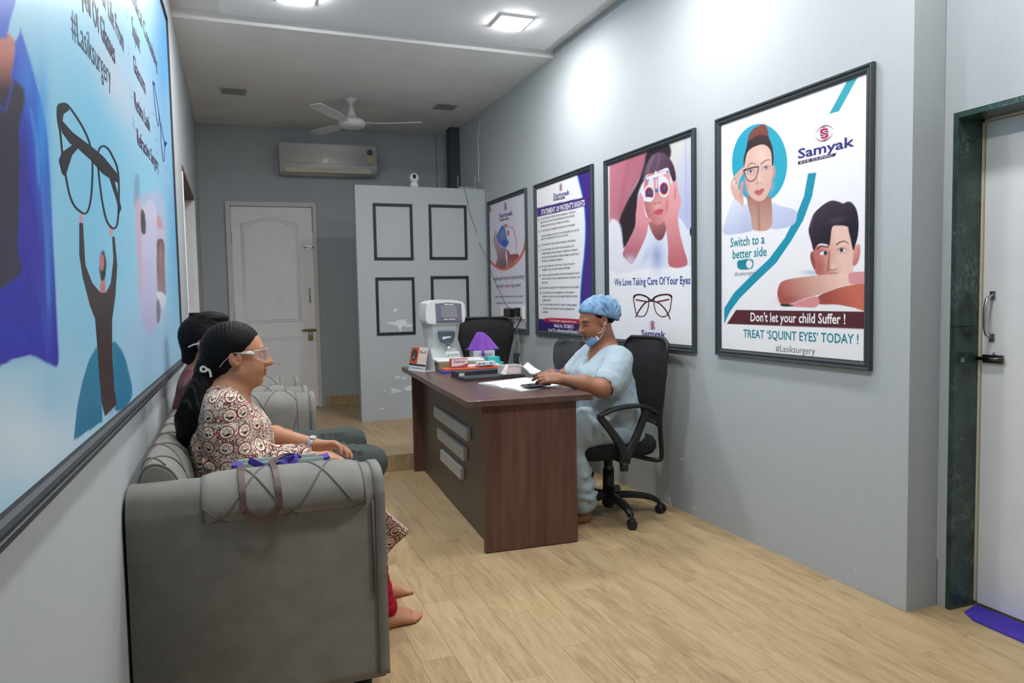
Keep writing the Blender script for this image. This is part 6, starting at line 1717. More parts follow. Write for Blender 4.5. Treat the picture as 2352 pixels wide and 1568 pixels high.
# ================================================================== carry bag beside the woman, its strap over the arm
BG = thing('carry_bag', 'mint green carry bag with purple ribbon, its brown strap over the sofa arm', 'bag', (.13, 2.375, .432))
M_MINT = mat('mint_card', (176, 200, 186), rough=.6); M_PUR = mat('purple_ribbon', (74, 56, 160), rough=.45, sheen=.2); M_LEA = mat('brown_leather_strap', (92, 72, 68), rough=.45)
byf, byb = 2.338, 2.40
xl, xr = onY(531, 1060, byf)[0], onY(758, 1060, byf)[0]; zt1 = onY(650, 1057, byf)[2]; zt2 = onY(650, 1046, byb)[2]
b = MB(); b.box2((xl + .035, byf, .435), (xr - .02, byf + .004, zt1), .001); b.build('front_panel', M_MINT, BG, world=True)
b = MB(); b.box2((xl + .02, byb - .004, .435), (xr - .035, byb, zt2), .001); b.build('back_panel', mat('pale_mint_card', (206, 218, 210), rough=.6), BG, world=True)
for x0, x1 in ((xl, xl + .034), (xr - .034, xr)):
    b = MB()
    xo = x0 if x0 == xl else x1
    b.prism([(xo, .435), (x0 if xo != x0 else x1, .435), (x0 if xo != x0 else x1, (zt1 + zt2)/2 - .008), (xo, (zt1 + zt2)/2 - .002)], 'y', byf + .001, byb - .001); b.build('gusset', M_PUR, BG, world=True)
b = MB(); b.box2((xl, byf, .4335), (xr, byb, .4365)); b.build('base', M_MINT, BG, world=True)
def bp(px, py, Y): return onY(px, py, Y)
def ribbon(pts, w, name, m, up, par=BG, th=.0012):
    b = MB(); b.tube(crs(pts, 7), 1, n=8, flat=(w, th), up=up); return b.build(name, m, par, world=True)
ribbon([bp(572, 1056, 2.325), bp(592, 1066, 2.315), bp(615, 1074, 2.31), bp(645, 1068, 2.31), bp(672, 1056, 2.32), bp(682, 1048, 2.34)], .011, 'ribbon', M_PUR, (0, 1, .15))
ribbon([bp(608, 1080, 2.30), bp(635, 1076, 2.292), bp(662, 1074, 2.292), bp(678, 1062, 2.30), bp(684, 1050, 2.32)], .013, 'ribbon', M_PUR, (0, 1, .4))
ribbon([bp(630, 1082, 2.296), bp(650, 1068, 2.288), bp(660, 1056, 2.30), bp(678, 1054, 2.31)], .012, 'ribbon', M_PUR, (.2, 1, .2))
ribbon([bp(640, 1052, 2.33), bp(655, 1046, 2.34), bp(672, 1046, 2.35), bp(690, 1050, 2.36)], .008, 'ribbon', M_PUR, (0, 1, .3))
X1, X2 = bp(556, 1130, 2.034)[0], bp(641, 1130, 2.034)[0]
zf = [V3_ for V3_ in [np.array((X1 - .004, 2.315, .690)), np.array((X1 - .003, 2.285, .712)), np.array((X1 - .002, 2.24, .7225)), np.array((X1, 2.165, .7335)), np.array((X1, 2.10, .7265)), np.array((X1 + .001, 2.055, .697)), np.array((X1 + .002, 2.0375, .655))]]
zf += [bp(562, 1168, 2.0375), bp(570, 1186, 2.0375), bp(586, 1198, 2.0375), bp(604, 1201, 2.0375), bp(622, 1192, 2.0375), bp(635, 1172, 2.0375)]
zf += [np.array((X2, 2.0375, .655)), np.array((X2 - .001, 2.055, .697)), np.array((X2 - .003, 2.10, .7265)), np.array((X2 - .006, 2.165, .7335)), np.array((X2 - .008, 2.23, .731)), bp(641, 1050, 2.31), bp(656, 1044, 2.345), bp(676, 1045, 2.365), bp(690, 1050, 2.375)]
# strap as a flat ribbon whose width lies along x when it hangs down the arm
P = crs(zf, 6); b = MB(); prev = None
for i, p in enumerate(P):
    t_ = P[min(i+1, len(P)-1)] - P[max(i-1, 0)]; t_ /= np.linalg.norm(t_)
    kk = float(sstep(np.array(p[1]), 2.036, 2.13)); nrm = np.array([0, -1, .3])*(1 - kk) + np.array([0, -.2, 1])*kk; nrm = nrm - t_*(nrm @ t_); nrm /= np.linalg.norm(nrm)
    sd_ = np.cross(t_, nrm)
    r_ = [b.bm.verts.new(Vector(p + sd_*a*.0082 + nrm*c*.0016)) for a, c in ((-1, -1), (1, -1), (1, 1), (-1, 1))]
    if prev:
        for k in range(4): b.bm.faces.new((prev[k], prev[(k+1) % 4], r_[(k+1) % 4], r_[k]))
    else: b.bm.faces.new(r_[::-1])
    prev = r_
b.bm.faces.new(prev)
b.build('strap', M_LEA, BG, world=True, smooth=False)

# chips and a torn flap in the wallpaper of the right wall
wr_ = bpy.data.objects['wall_right']
for (px, py, w, h, sd) in ((1566, 1055, 12, 7, 21), (1594, 1166, 5, 6, 22), (1964, 1309, 4, 4, 23), (1504, 823, 16, 4, 24), (1524, 822, 9, 5, 25)):
    rnd_ = random.Random(sd); pts = []
    for i in range(12):
        a = 2*math.pi*i/12; k = 1 - .5*rnd_.random(); pts.append((px + w/2*math.cos(a)*k, py + h/2*math.sin(a)*k))
    flat(RW, [pts], M_PATCH, wr_, .0006, 'torn_patch')
flat(RW, [[(1533, 1141), (1538, 1140), (1544, 1162), (1540, 1160)]], M_PATCH, wr_, .0006, 'torn_patch')
# ================================================================== smooth-solid modeller (distance fields meshed by surface nets)
def V3(*a): return np.array(a, float)
class Solid:
    def __init__(s): s.p = []
    def add(s, fn, c, r, k=0.02, op='u'):
        s.p.append((fn, np.asarray(c, float), float(r), float(k), op)); return s
    def cap(s, a, b, ra, rb=None, k=0.02, op='u', S=None):
        """tapered capsule; S = 3x3 matrix applied to space (flattening)"""
        a = np.asarray(a, float); b = np.asarray(b, float); rb = ra if rb is None else rb
        A, B = (a, b) if S is None else (S @ a, S @ b)
        d = B - A; dd = max(d @ d, 1e-12)
        def fn(P):
            Q = P if S is None else P @ S.T
            t = np.clip(((Q - A) @ d)/dd, 0, 1)
            return np.linalg.norm(Q - A - t[:, None]*d, axis=1) - (ra + (rb - ra)*t)
        ex = 1.0 if S is None else 1.0/min(np.linalg.svd(S)[1])
        return s.add(fn, (a + b)/2, np.linalg.norm(b - a)/2 + max(ra, rb)*ex, k, op)
    def chain(s, pts, rs, k=0.02, op='u', S=None, kj=None):
        for i in range(len(pts) - 1):
            s.cap(pts[i], pts[i+1], rs[i], rs[i+1], k if i == 0 or kj is None else kj, op, S)
        return s
    def ell(s, c, r, R=None, k=0.02, op='u'):
        c = np.asarray(c, float); r = np.asarray(r, float)
        def fn(P):
            q = P - c
            if R is not None: q = q @ R
            k0 = np.linalg.norm(q/r, axis=1); k1 = np.linalg.norm(q/(r*r), axis=1)
            return k0*(k0 - 1)/np.maximum(k1, 1e-9)
        return s.add(fn, c, max(r), k, op)
    def ev(s, P, cen=None, half=None):
        d = np.full(len(P), 0.5)
        for fn, c, r, k, op in s.p:
            if cen is not None and np.linalg.norm(cen - c) > r + half + k + 0.03:
                continue
            e = fn(P)
            if op == 'u':
                h = np.maximum(k - np.abs(d - e), 0)/max(k, 1e-6); d = np.minimum(d, e) - h*h*k*0.25
            elif op == 's':
                h = np.maximum(k - np.abs(d + e), 0)/max(k, 1e-6); d = np.maximum(d, -e) + h*h*k*0.25
            elif op == 'i':
                d = np.maximum(d, e)
            elif op == 'd':
                d = d + e
        return d
def axis_pts(lo, hi, coarse, fine=()):
    """grid coordinates from lo to hi, with finer steps inside the given (a, b, step) intervals"""
    out = [lo]; x = lo
    while x < hi:
        st = coarse
        for a, b_, f in fine:
            if a - coarse*.5 <= x <= b_: st = min(st, f)
        x += st; out.append(x)
    return np.array(out)
def mesh_solid(sol, xs, ys, zs, B=14):
    nx, ny, nz = len(xs), len(ys), len(zs)
    D = np.ones((nx, ny, nz), np.float32)*.5
    bl = []
    for i in range(0, nx, B):
        for j in range(0, ny, B):
            for k in range(0, nz, B):
                i2, j2, k2 = min(i + B, nx), min(j + B, ny), min(k + B, nz)
                lo = V3(xs[i], ys[j], zs[k]); hi = V3(xs[i2-1], ys[j2-1], zs[k2-1])
                bl.append((i, i2, j, j2, k, k2, (lo + hi)/2, np.linalg.norm(hi - lo)/2))
    cen = np.array([t[6] for t in bl])
    dc = sol.ev(cen)
    for t, d0 in zip(bl, dc):
        i, i2, j, j2, k, k2, c, h = t
        if abs(d0) > h*1.6 + .02:
            D[i:i2, j:j2, k:k2] = d0; continue
        G = np.stack(np.meshgrid(xs[i:i2], ys[j:j2], zs[k:k2], indexing='ij'), -1).reshape(-1, 3)
        D[i:i2, j:j2, k:k2] = sol.ev(G, c, h).reshape(i2-i, j2-j, k2-k)
    s = D < 0
    cnt = np.zeros((nx-1, ny-1, nz-1), np.int8)
    for a in (0, 1):
        for b_ in (0, 1):
            for c in (0, 1): cnt += s[a:nx-1+a, b_:ny-1+b_, c:nz-1+c]
    act = (cnt > 0) & (cnt < 8)
    I, J, K = np.nonzero(act)
    idx = -np.ones(act.shape, np.int64); idx[I, J, K] = np.arange(len(I))
    acc = np.zeros((len(I), 3)); num = np.zeros(len(I))
    cor = [(a, b_, c) for a in (0, 1) for b_ in (0, 1) for c in (0, 1)]
    for p in cor:
        for ax in range(3):
            if p[ax] == 0:
                q = list(p); q[ax] = 1
                d0 = D[I + p[0], J + p[1], K + p[2]]; d1 = D[I + q[0], J + q[1], K + q[2]]
                m = (d0 < 0) != (d1 < 0)
                t = np.where(m, d0/np.where(m, d0 - d1, 1), 0)
                P0 = np.stack([xs[I + p[0]], ys[J + p[1]], zs[K + p[2]]], 1)
                P1 = np.stack([xs[I + q[0]], ys[J + q[1]], zs[K + q[2]]], 1)
                acc += np.where(m[:, None], P0 + (P1 - P0)*t[:, None], 0); num += m
    Vt = acc/num[:, None]
    quads = []
    for ax in range(3):
        sl0 = [slice(None)]*3; sl1 = [slice(None)]*3
        sl0[ax] = slice(0, -1); sl1[ax] = slice(1, None)
        ch = s[tuple(sl0)] != s[tuple(sl1)]
        e = np.argwhere(ch)
        o1, o2 = [(1, 2), (2, 0), (0, 1)][ax]
        lim = [nx-1, ny-1, nz-1]
        ok = (e[:, o1] > 0) & (e[:, o2] > 0) & (e[:, o1] < lim[o1]) & (e[:, o2] < lim[o2])
        e = e[ok]
        def cell(da, db):
            c = e.copy(); c[:, o1] -= da; c[:, o2] -= db
            return idx[c[:, 0], c[:, 1], c[:, 2]]
        q = np.stack([cell(1, 1), cell(0, 1), cell(0, 0), cell(1, 0)], 1)
        neg = s[e[:, 0], e[:, 1], e[:, 2]]
        q[~neg] = q[~neg][:, ::-1]
        quads.append(q)
    Q = np.concatenate(quads); Q = Q[(Q >= 0).all(1)]
    return Vt, Q
def solid_obj(name, sol, m, parent, lo, hi, step, fine=((), (), ()), col=None, world=True, disp=None):
    xs, ys, zs = (axis_pts(lo[i], hi[i], step, fine[i]) for i in range(3))
    Vt, Q = mesh_solid(sol, xs, ys, zs)
    cv = col(Vt) if col is not None else None
    me = bpy.data.meshes.new(name)
    me.vertices.add(len(Vt)); me.vertices.foreach_set('co', Vt.astype(np.float32).ravel())
    me.loops.add(len(Q)*4); me.loops.foreach_set('vertex_index', Q.astype(np.int32).ravel())
    me.polygons.add(len(Q)); me.polygons.foreach_set('loop_start', np.arange(0, len(Q)*4, 4, dtype=np.int32))
    me.update(calc_edges=True); me.validate()
    if cv is not None:
        a = me.color_attributes.new('Col', 'FLOAT_COLOR', 'POINT')
        a.data.foreach_set('color', np.concatenate([cv, np.ones((len(cv), 1))], 1).astype(np.float32).ravel())
    me.shade_smooth()
    return link_mesh(name, me, m, parent, world)
def linv(c): return np.array(lin(c))
def wob(P, f, ph=0.0):
    """cheap smooth pseudo-noise, about -1..1"""
    x, y, z = P[:, 0]*f, P[:, 1]*f, P[:, 2]*f
    return (np.sin(x*1.0 + 1.7*np.sin(y*.7 + ph) + ph)*np.cos(z*1.1 + 1.3*np.sin(x*.6 + 2*ph)) + np.sin(y*1.3 + 1.1*np.sin(z*.8) + 3*ph))*.5

def frame(c, fwd, up, scale=1.0):
    f = np.asarray(fwd, float); f /= np.linalg.norm(f)
    u = np.asarray(up, float); u = u - f*(u @ f); u /= np.linalg.norm(u)
    l = np.cross(u, f)
    R = np.stack([f, l, u], 1)*1.0          # columns: local x (forward), y (left), z (up)
    c = np.asarray(c, float)
    def w(p): return c + R @ (np.asarray(p, float)*scale)
    def loc(P): return ((P - c) @ R)/scale
    return R, w, loc
def add_head(S, c, fwd, up, sc=.94, jaw=1.0, nose=1.0):
    R, w, loc = frame(c, fwd, up, sc)
    def e(p, r, k, op='u', rot=None): S.ell(w(p), np.array(r)*sc, R if rot is None else R @ rot, k*sc, op)
    def cp(a, b_, ra, rb, k, op='u'): S.cap(w(a), w(b_), ra*sc, rb*sc, k*sc, op)
    e((-.014, 0, .030), (.094, .074, .080), .02)
    e((.024, 0, -.008), (.066, .062, .088), .03)
    e((.026, 0, -.062), (.050*jaw, .050*jaw, .040), .035)
    e((.064, 0, -.094), (.020, .022, .018), .03)
    for s_ in (1, -1):
        e((.052, .034*s_, -.040), (.030, .027, .034), .03)
        cp((.004, .055*s_, -.055), (.045, .03*s_, -.088), .016, .014, .03)
        cp((.078, .030*s_, .022), (.083, .010*s_, .018), .010, .010, .018)
        e((.094, .031*s_, .004), (.016, .018, .012), .016, 's')
        e((.0705, .030*s_, .003), (.0145, .0155, .0135), .003)
        cp((.0855, .020*s_, .0035), (.078, .043*s_, .0025), .0022, .0018, .004)
        e((.097, .012*s_, -.030), (.011, .0085, .009), .008)
        # ear
        rt = np.array(Matrix.Rotation(-.25, 3, 'Y'))
        e((-.010, .076*s_, -.004), (.022, .0095, .034), .006, 'u', rt)
        e((-.004, .079*s_, -.016), (.014, .011, .021), .004)
        e((-.006, .0855*s_, .002), (.0115, .0065, .018), .005, 's', rt)
        e((-.001, .085*s_, -.014), (.0075, .006, .008), .004, 's')
    cp((.086, 0, .016), (.1125, 0, -.026*nose), .0075, .0108, .014)
    cp((.108, 0, -.030), (.088, 0, -.041), .007, .006, .008)
    for s_ in (1, -1):
        cp((.0925, 0, -.0555), (.080, .021*s_, -.0600), .0066, .0035, .006)
        cp((.0905, 0, -.0665), (.079, .019*s_, -.0625), .0070, .004, .006)
    for s_ in (1, -1):
        cp((.0975, 0, -.0612), (.083, .022*s_, -.0612), .0017, .0012, .003, 's')
    cp((-.025, 0, -.055), (-.045, 0, -.165), .050, .052, .04)
    cp((.0, 0, -.07), (-.015, 0, -.17), .040, .046, .04)
    return R, w, loc
def face_color(V_, loc, skin, lip, brow, closed=False, eyes=True, sc=1.0):
    q = loc(V_)
    x, y, z = q[:, 0], np.abs(q[:, 1]), q[:, 2]
    C = np.tile(linv(skin), (len(V_), 1))
    def mixc(m, c): 
        nonlocal C
        C = C*(1 - m[:, None]) + linv(c)*m[:, None]
    inh = (np.abs(q) < .13).all(1)
    red = np.array(skin)*np.array([1.02, .86, .82])
    mixc(inh*sstep(x, .05, .08)*np.exp(-((y - .036)/.02)**2 - ((z + .03)/.025)**2)*.5, red)          # cheeks
    mixc(inh*sstep(x, .09, .108)*np.exp(-((z + .03)/.015)**2)*.35, red)
    mixc(inh*np.exp(-((y - .077)/.012)**4)*sstep(x, -.045, -.03)*(x < .03)*(np.abs(z) < .05)*.35, red)  # ears
    lm = inh*(x > .070)*sstep(.0255 - y, 0, .004)*sstep(.0085 - np.abs(z + .0612 + .0015*np.cos(y*120)), 0, .002)
    mixc(lm*.85, lip)
    bz = .0245 + .10*(y - .012) - 2.6*np.maximum(y - .030, 0)**1.15*.35
    bm_ = inh*(x > .05)*sstep(y, .010, .015)*sstep(.050 - y, 0, .008)*sstep(.0046 - np.abs(z - bz), 0, .0025)
    mixc(bm_*.9, brow)
    if eyes:
        ez = .003; ey = .0305
        if closed:
            m = inh*(x > .06)*sstep(.0165 - np.abs(y - ey), 0, .004)*sstep(.0022 - np.abs(z - (ez - .007 + 12*(y - ey)**2)), 0, .0012)
            mixc(m*.9, (30, 22, 20))
            m2 = inh*(x > .06)*np.exp(-((y - ey)/.016)**2 - ((z - ez)/.01)**2)*.25
            mixc(m2, np.array(skin)*.72)
        else:
            r = np.hypot((y - ey)/1.0, (z - ez)/.55)
            mixc(inh*(x > .06)*sstep(.0125 - r, 0, .002), (214, 206, 200))
            r2 = np.hypot(y - ey - .0, z - ez - .0005)
            mixc(inh*(x > .06)*sstep(.0058 - r2, 0, .0015), (34, 22, 18))
            mixc(inh*(x > .06)*sstep(.0155 - np.abs(y - ey), 0, .004)*sstep(.0018 - np.abs(z - (ez + .0062 - 16*(y - ey)**2)), 0, .0012)*.9, (25, 18, 16))
            mixc(inh*(x > .05)*np.exp(-((y - ey)/.018)**2 - ((z - ez + .012)/.007)**2)*.3, np.array(skin)*.7)
    return C
def add_hand(S, W, d, n, thumb_side, size=1.0, curl=(.35, .4, .45, .5), spread=.0, thumb=(.9, .35, .5), k=.008, wr=.027):
    """W wrist, d towards the fingers, n out of the palm, thumb_side +1/-1 picks cross(d, n) or its opposite"""
    d = np.asarray(d, float); d /= np.linalg.norm(d)
    n = np.asarray(n, float); n = n - d*(d @ n); n /= np.linalg.norm(n)
    t = np.cross(d, n)*thumb_side
    W = np.asarray(W, float)
    sz = size
    def P(a, b_, c=0.0): return W + (d*a + t*b_ + n*c)*sz
    for off, l in ((.024, .082), (.008, .086), (-.008, .083), (-.024, .076)):
        S.cap(P(.012, off*.75), P(l, off), .0125*sz, .0105*sz, .018)
    S.cap(P(.02, .018), P(.05, .012), .016*sz, .012*sz, .02)
    S.cap(P(.015, .018, .006), P(.042, .03, .008), .014*sz, .012*sz, .015)
    tips = []
    for (off, base, L, c, sp) in ((.026, .080, .072, curl[0], 1), (.0085, .084, .080, curl[1], .35), (-.009, .081, .074, curl[2], -.35), (-.026, .073, .058, curl[3], -1)):
        p = P(base, off, -.001); a = 0.0
        dirv = d + t*spread*sp
        for (fr, rr, rr2, cj) in ((.44, .0092, .0085, .8), (.31, .0085, .0078, 1.1), (.25, .0078, .0066, .8)):
            a += c*cj
            q = p + (dirv*math.cos(a) + n*math.sin(a))*L*fr*sz
            S.cap(p, q, rr*sz, rr2*sz, .0035 if rr < .009 else .008)
            p = q
        tips.append(p)
    out, fwd, pal = thumb
    p0 = P(.022, .024, .006)
    v1 = t*out + d*.75 + n*pal*.6; v1 /= np.linalg.norm(v1)
    p1 = p0 + v1*.040*sz
    v2 = t*out*fwd + d*.95 + n*pal; v2 /= np.linalg.norm(v2)
    p2 = p1 + v2*.032*sz
    p3 = p2 + (v2 + d*.25)/np.linalg.norm(v2 + d*.25)*.024*sz
    S.cap(p0, p1, .0135*sz, .011*sz, .012); S.cap(p1, p2, .0108*sz, .0095*sz, .004); S.cap(p2, p3, .0098*sz, .0075*sz, .004)
    return tips, p3
def add_foot(S, heel, d, side, size=1.0, k=.01, ankle=None):
    """heel on the floor, d towards the toes (level); side +1: big toe lies on the +cross(z,d) side"""
    d = np.asarray(d, float); d[2] = 0; d /= np.linalg.norm(d)
    l = np.cross([0, 0, 1], d)*side
    h = np.asarray(heel, float); z = np.array([0, 0, 1.0])
    def P(a, b_, c): return h + (d*a + l*b_ + z*c)*size
    S.cap(P(.03, 0, .030), P(.06, 0, .035), .030*size, .032*size, .02)
    S.cap(P(.05, .004, .045), P(.15, .012, .026), .034*size, .022*size, .03)
    S.cap(P(.06, -.015, .026), P(.155, -.022, .018), .025*size, .017*size, .03)
    S.cap(P(.10, .015, .028), P(.165, .024, .020), .026*size, .019*size, .03)
    for (off, a0, L, r) in ((.030, .172, .048, .0125), (.010, .178, .038, .0092), (-.006, .174, .033, .0085), (-.020, .166, .028, .008), (-.032, .154, .024, .0078)):
        S.cap(P(a0 - .02, off*.9, .016), P(a0 + L*.6, off, .0125), r*1.1*size, r*size, .012)
        S.cap(P(a0 + L*.6, off, .0125), P(a0 + L, off*1.02, .0095), r*size, r*.88*size, .004)
    return P
M_SKIN_W = mat('skin_brown_warm', (180, 128, 98), rough=.5, spec=.35, vcol=True, sss=.08, noise=.05, nscale=60, bump=.1, bscale=900, bdist=.0005)
M_HAIR = mat('black_hair', (15, 12, 12), rough=.55, spec=.16, noise=.3, nscale=60, stretch=(1, 1, 3), bump=.5, bscale=120, bstretch=(.6, 1.0, 3.5), bdist=.002)
# ================================================================== woman on the sofa
def kurta_material(flat_=False):
    m = bpy.data.materials.new('kalamkari_print_cotton'); m.use_nodes = True
    nt = m.node_tree; N = nt.nodes; L = nt.links; b = N['Principled BSDF']
    tc = N.new('ShaderNodeTexCoord')
    def math_(op, a, bb=None, c=None):
        n = N.new('ShaderNodeMath'); n.operation = op
        for i, v in enumerate((a, bb, c)):
            if v is None: continue
            if isinstance(v, (int, float)): n.inputs[i].default_value = v
            else: L.new(v, n.inputs[i])
        return n.outputs[0]
    # flatten to the side plane so that medallions stay round
    sp = N.new('ShaderNodeSeparateXYZ'); L.new(tc.outputs['Object'], sp.inputs[0])
    if flat_: xx = math_('ADD', sp.outputs[0], math_('MULTIPLY', sp.outputs[1], .5))
    else: xx = math_('MULTIPLY', math_('ARCTAN2', sp.outputs[0], math_('MULTIPLY', sp.outputs[1], -.72)), .165)
    cb = N.new('ShaderNodeCombineXYZ'); L.new(xx, cb.inputs[0]); L.new(sp.outputs[2], cb.inputs[1])
    SC = 19.0
    def vor(scale, rnd):
        v = N.new('ShaderNodeTexVoronoi'); v.voronoi_dimensions = '2D'; v.inputs['Scale'].default_value = scale
        v.inputs['Randomness'].default_value = rnd
        L.new(cb.outputs[0], v.inputs['Vector']); return v
    v = vor(SC, .28)
    r = v.outputs['Distance']          # in cell units
    pos = N.new('ShaderNodeVectorMath'); pos.operation = 'SUBTRACT'
    sc_ = N.new('ShaderNodeVectorMath'); sc_.operation = 'SCALE'; L.new(cb.outputs[0], sc_.inputs[0]); sc_.inputs['Scale'].default_value = 1.0
    L.new(sc_.outputs[0], pos.inputs[0]); L.new(v.outputs['Position'], pos.inputs[1])
    s2 = N.new('ShaderNodeSeparateXYZ'); L.new(pos.outputs[0], s2.inputs[0])
    ang = math_('ARCTAN2', s2.outputs[0], s2.outputs[1])
    def band(x, c, w):
        d = math_('ABSOLUTE', math_('SUBTRACT', x, c)); return math_('LESS_THAN', d, w)
    def mixc(f, A, B):
        n = N.new('ShaderNodeMix'); n.data_type = 'RGBA'
        L.new(f, n.inputs['Factor'])
        for s_, q in (('A', A), ('B', B)):
            if isinstance(q, tuple): n.inputs[s_].default_value = (*lin(q), 1)
            else: L.new(q, n.inputs[s_])
        return n.outputs['Result']
    nz = N.new('ShaderNodeTexNoise'); nz.noise_dimensions = '2D'; nz.inputs['Scale'].default_value = 60; nz.inputs['Detail'].default_value = 2.5; nz.inputs['Distortion'].default_value = 1.4
    L.new(cb.outputs[0], nz.inputs['Vector'])
    nz2 = N.new('ShaderNodeTexNoise'); nz2.noise_dimensions = '2D'; nz2.inputs['Scale'].default_value = 75; nz2.inputs['Detail'].default_value = 2; nz2.inputs['Distortion'].default_value = 2
    L.new(cb.outputs[0], nz2.inputs['Vector'])
    CREAM = (222, 208, 192); RED = (128, 28, 30); BRN = (74, 48, 42); ORG = (190, 92, 40); GRN = (92, 96, 58)
    # filler: curling brown and red sprigs
    c = mixc(band(nz.outputs['Fac'], .50, .030), CREAM, BRN)
    c = mixc(math_('GREATER_THAN', nz2.outputs['Fac'], .61), c, BRN)
    c = mixc(math_('LESS_THAN', nz2.outputs['Fac'], .385), c, RED)
    # medallion
    inside = math_('LESS_THAN', r, .37)
    c = mixc(inside, c, (232, 220, 204))
    pet = math_('SINE', math_('MULTIPLY', ang, 13.0))
    petm = math_('MULTIPLY', math_('GREATER_THAN', pet, .1), math_('MULTIPLY', math_('GREATER_THAN', r, .08), math_('LESS_THAN', r, .24)))
    up = math_('GREATER_THAN', s2.outputs[1], -.002)
    c = mixc(math_('MULTIPLY', petm, up), c, ORG)
    pet2 = math_('SINE', math_('ADD', math_('MULTIPLY', ang, 6.5), .9))
    petm2 = math_('MULTIPLY', math_('GREATER_THAN', pet2, .72), math_('MULTIPLY', math_('GREATER_THAN', r, .06), math_('LESS_THAN', r, .27)))
    c = mixc(petm2, c, GRN)
    low = math_('MULTIPLY', math_('LESS_THAN', r, .22), math_('LESS_THAN', s2.outputs[1], -.003))
    c = mixc(math_('MULTIPLY', low, math_('GREATER_THAN', nz.outputs['Fac'], .44)), c, BRN)
    tooth = math_('MULTIPLY', math_('SINE', math_('MULTIPLY', ang, 30.0)), .010)
    c = mixc(band(math_('ADD', r, tooth), .36, .030), c, RED)
    L.new(c, b.inputs['Base Color'])
    b.inputs['Roughness'].default_value = .85; b.inputs['Specular IOR Level'].default_value = .15
    n3 = N.new('ShaderNodeTexNoise'); n3.inputs['Scale'].default_value = 38; n3.inputs['Detail'].default_value = 3
    L.new(tc.outputs['Object'], n3.inputs['Vector'])
    bp = N.new('ShaderNodeBump'); bp.inputs['Strength'].default_value = .5; bp.inputs['Distance'].default_value = .004
    L.new(n3.outputs['Fac'], bp.inputs['Height']); L.new(bp.outputs[0], b.inputs['Normal'])
    return m
M_KURTA = kurta_material(); M_KURTAF = kurta_material(True)
WY = 2.66
WOM = thing('person', 'woman in a floral print kurta and clear safety glasses seated on the sofa', 'person', (0.02, WY, 0))
def lat(s, y0=WY):                # flatten matrix: widen along y
    return np.diag([1, s, 1])
HC = V3(.012, WY, 1.018)
body = Solid()
Rw, ww, wl = add_head(body, HC, (1, 0, -.02), (0, 0, 1), .95, jaw=1.04)
# trunk
F2 = np.diag([1.0, .62, 1.0])
body.chain([V3(-.02, WY, .42), V3(-.03, WY, .60), V3(-.035, WY, .74), V3(-.045, WY, .83)], [.115, .105, .10, .075], .06, S=F2)
for s_ in (1, -1):
    body.cap(V3(-.045, WY, .875), V3(-.035, WY + .15*s_, .845), .045, .046, .05)
    # thighs and shins
    yk = 2.60 if s_ < 0 else 2.865
    body.chain([V3(-.01, WY + .085*s_, .475), V3(.20, WY + .09*s_, .485), V3(.36, yk, .475), V3(.41, yk, .445)], [.085, .075, .060, .053], .05)
    body.chain([V3(.41, yk, .445), V3(.425, yk, .30), V3(.465, yk + .006, .10)], [.053, .042, .030], .03)
# arms: right one is nearer the camera
eR, wR = V3(-.015, 2.475, .665), V3(.225, 2.52, .668)
body.chain([V3(-.03, 2.50, .85), eR], [.047, .040], .04)
body.chain([eR, V3(.09, 2.49, .672), wR], [.040, .037, .0255], .02)
eL, wL = V3(.03, 2.865, .69), V3(.262, 2.735, .672)
body.chain([V3(-.03, 2.82, .85), eL], [.047, .040], .04)
body.chain([eL, V3(.13, 2.81, .703), wL], [.040, .036, .0255], .02)
# clasped hands on the lap
tl_, _ = add_hand(body, wL, V3(.95, -.22, -.05), V3(-.1, -.45, -1), 1, .96, curl=(.30, .42, .5, .55), thumb=(.75, .6, .45))
tr_, _ = add_hand(body, wR, V3(.93, .30, -.08), V3(.1, .35, -1), -1, .96, curl=(.25, .3, .35, .4), thumb=(.7, .6, .3))
# feet
PFn = add_foot(body, V3(.428, 2.606, 0), V3(1, .08, 0), 1, .89)
PFf = add_foot(body, V3(.44, 2.868, 0), V3(1, .10, 0), -1, .89)
body.cap(V3(.467, 2.612, .10), PFn(.045, 0, .045), .033, .032, .03)
body.cap(V3(.47, 2.868, .10), PFf(.045, 0, .045), .033, .032, .03)
def wcol(Vv):
    C = face_color(Vv, wl, (188, 134, 104), (150, 82, 74), (34, 26, 24))
    # nails of the toes
    toe = (Vv[:, 2] < .022) & (Vv[:, 2] > .010) & (Vv[:, 0] > .615)
    C[toe] = C[toe]*.7 + linv((214, 178, 164))*.3
    return C
solid_obj('body', body, M_SKIN_W, WOM, (-.19, 2.36, -.002), (.68, 2.99, 1.14), .006,
          (((-.12, .15, .0028), (.2, .42, .003), (.44, .68, .003)), ((2.44, 2.95, .003),), ((0, .11, .003), (.6, .74, .003), (.87, 1.13, .0028))), wcol)
# kurta
k_ = Solid()
k_.chain([V3(-.015, WY, .44), V3(-.02, WY, .56), V3(-.018, WY, .66), V3(-.025, WY, .755), V3(-.045, WY, .835)], [.128, .120, .116, .112, .082], .05, S=F2)
k_.cap(V3(-.075, WY, .60), V3(-.07, WY, .76), .075, .06, .05, S=F2)
for s_ in (1, -1):
    k_.ell(V3(.045, WY + .075*s_, .755), (.062, .07, .065), None, .05)
    k_.cap(V3(-.05, WY, .872), V3(-.035, WY + .15*s_, .848), .050, .056, .05)
    yk = 2.60 if s_ < 0 else 2.865
    k_.chain([V3(-.01, WY + .085*s_, .485), V3(.20, WY + .09*s_, .495), V3(.36, yk, .485), V3(.415, yk, .45)], [.10, .088, .072, .062], .06)
k_.cap(V3(.12, WY, .49), V3(.40, WY + .07, .475), .06, .05, .10)
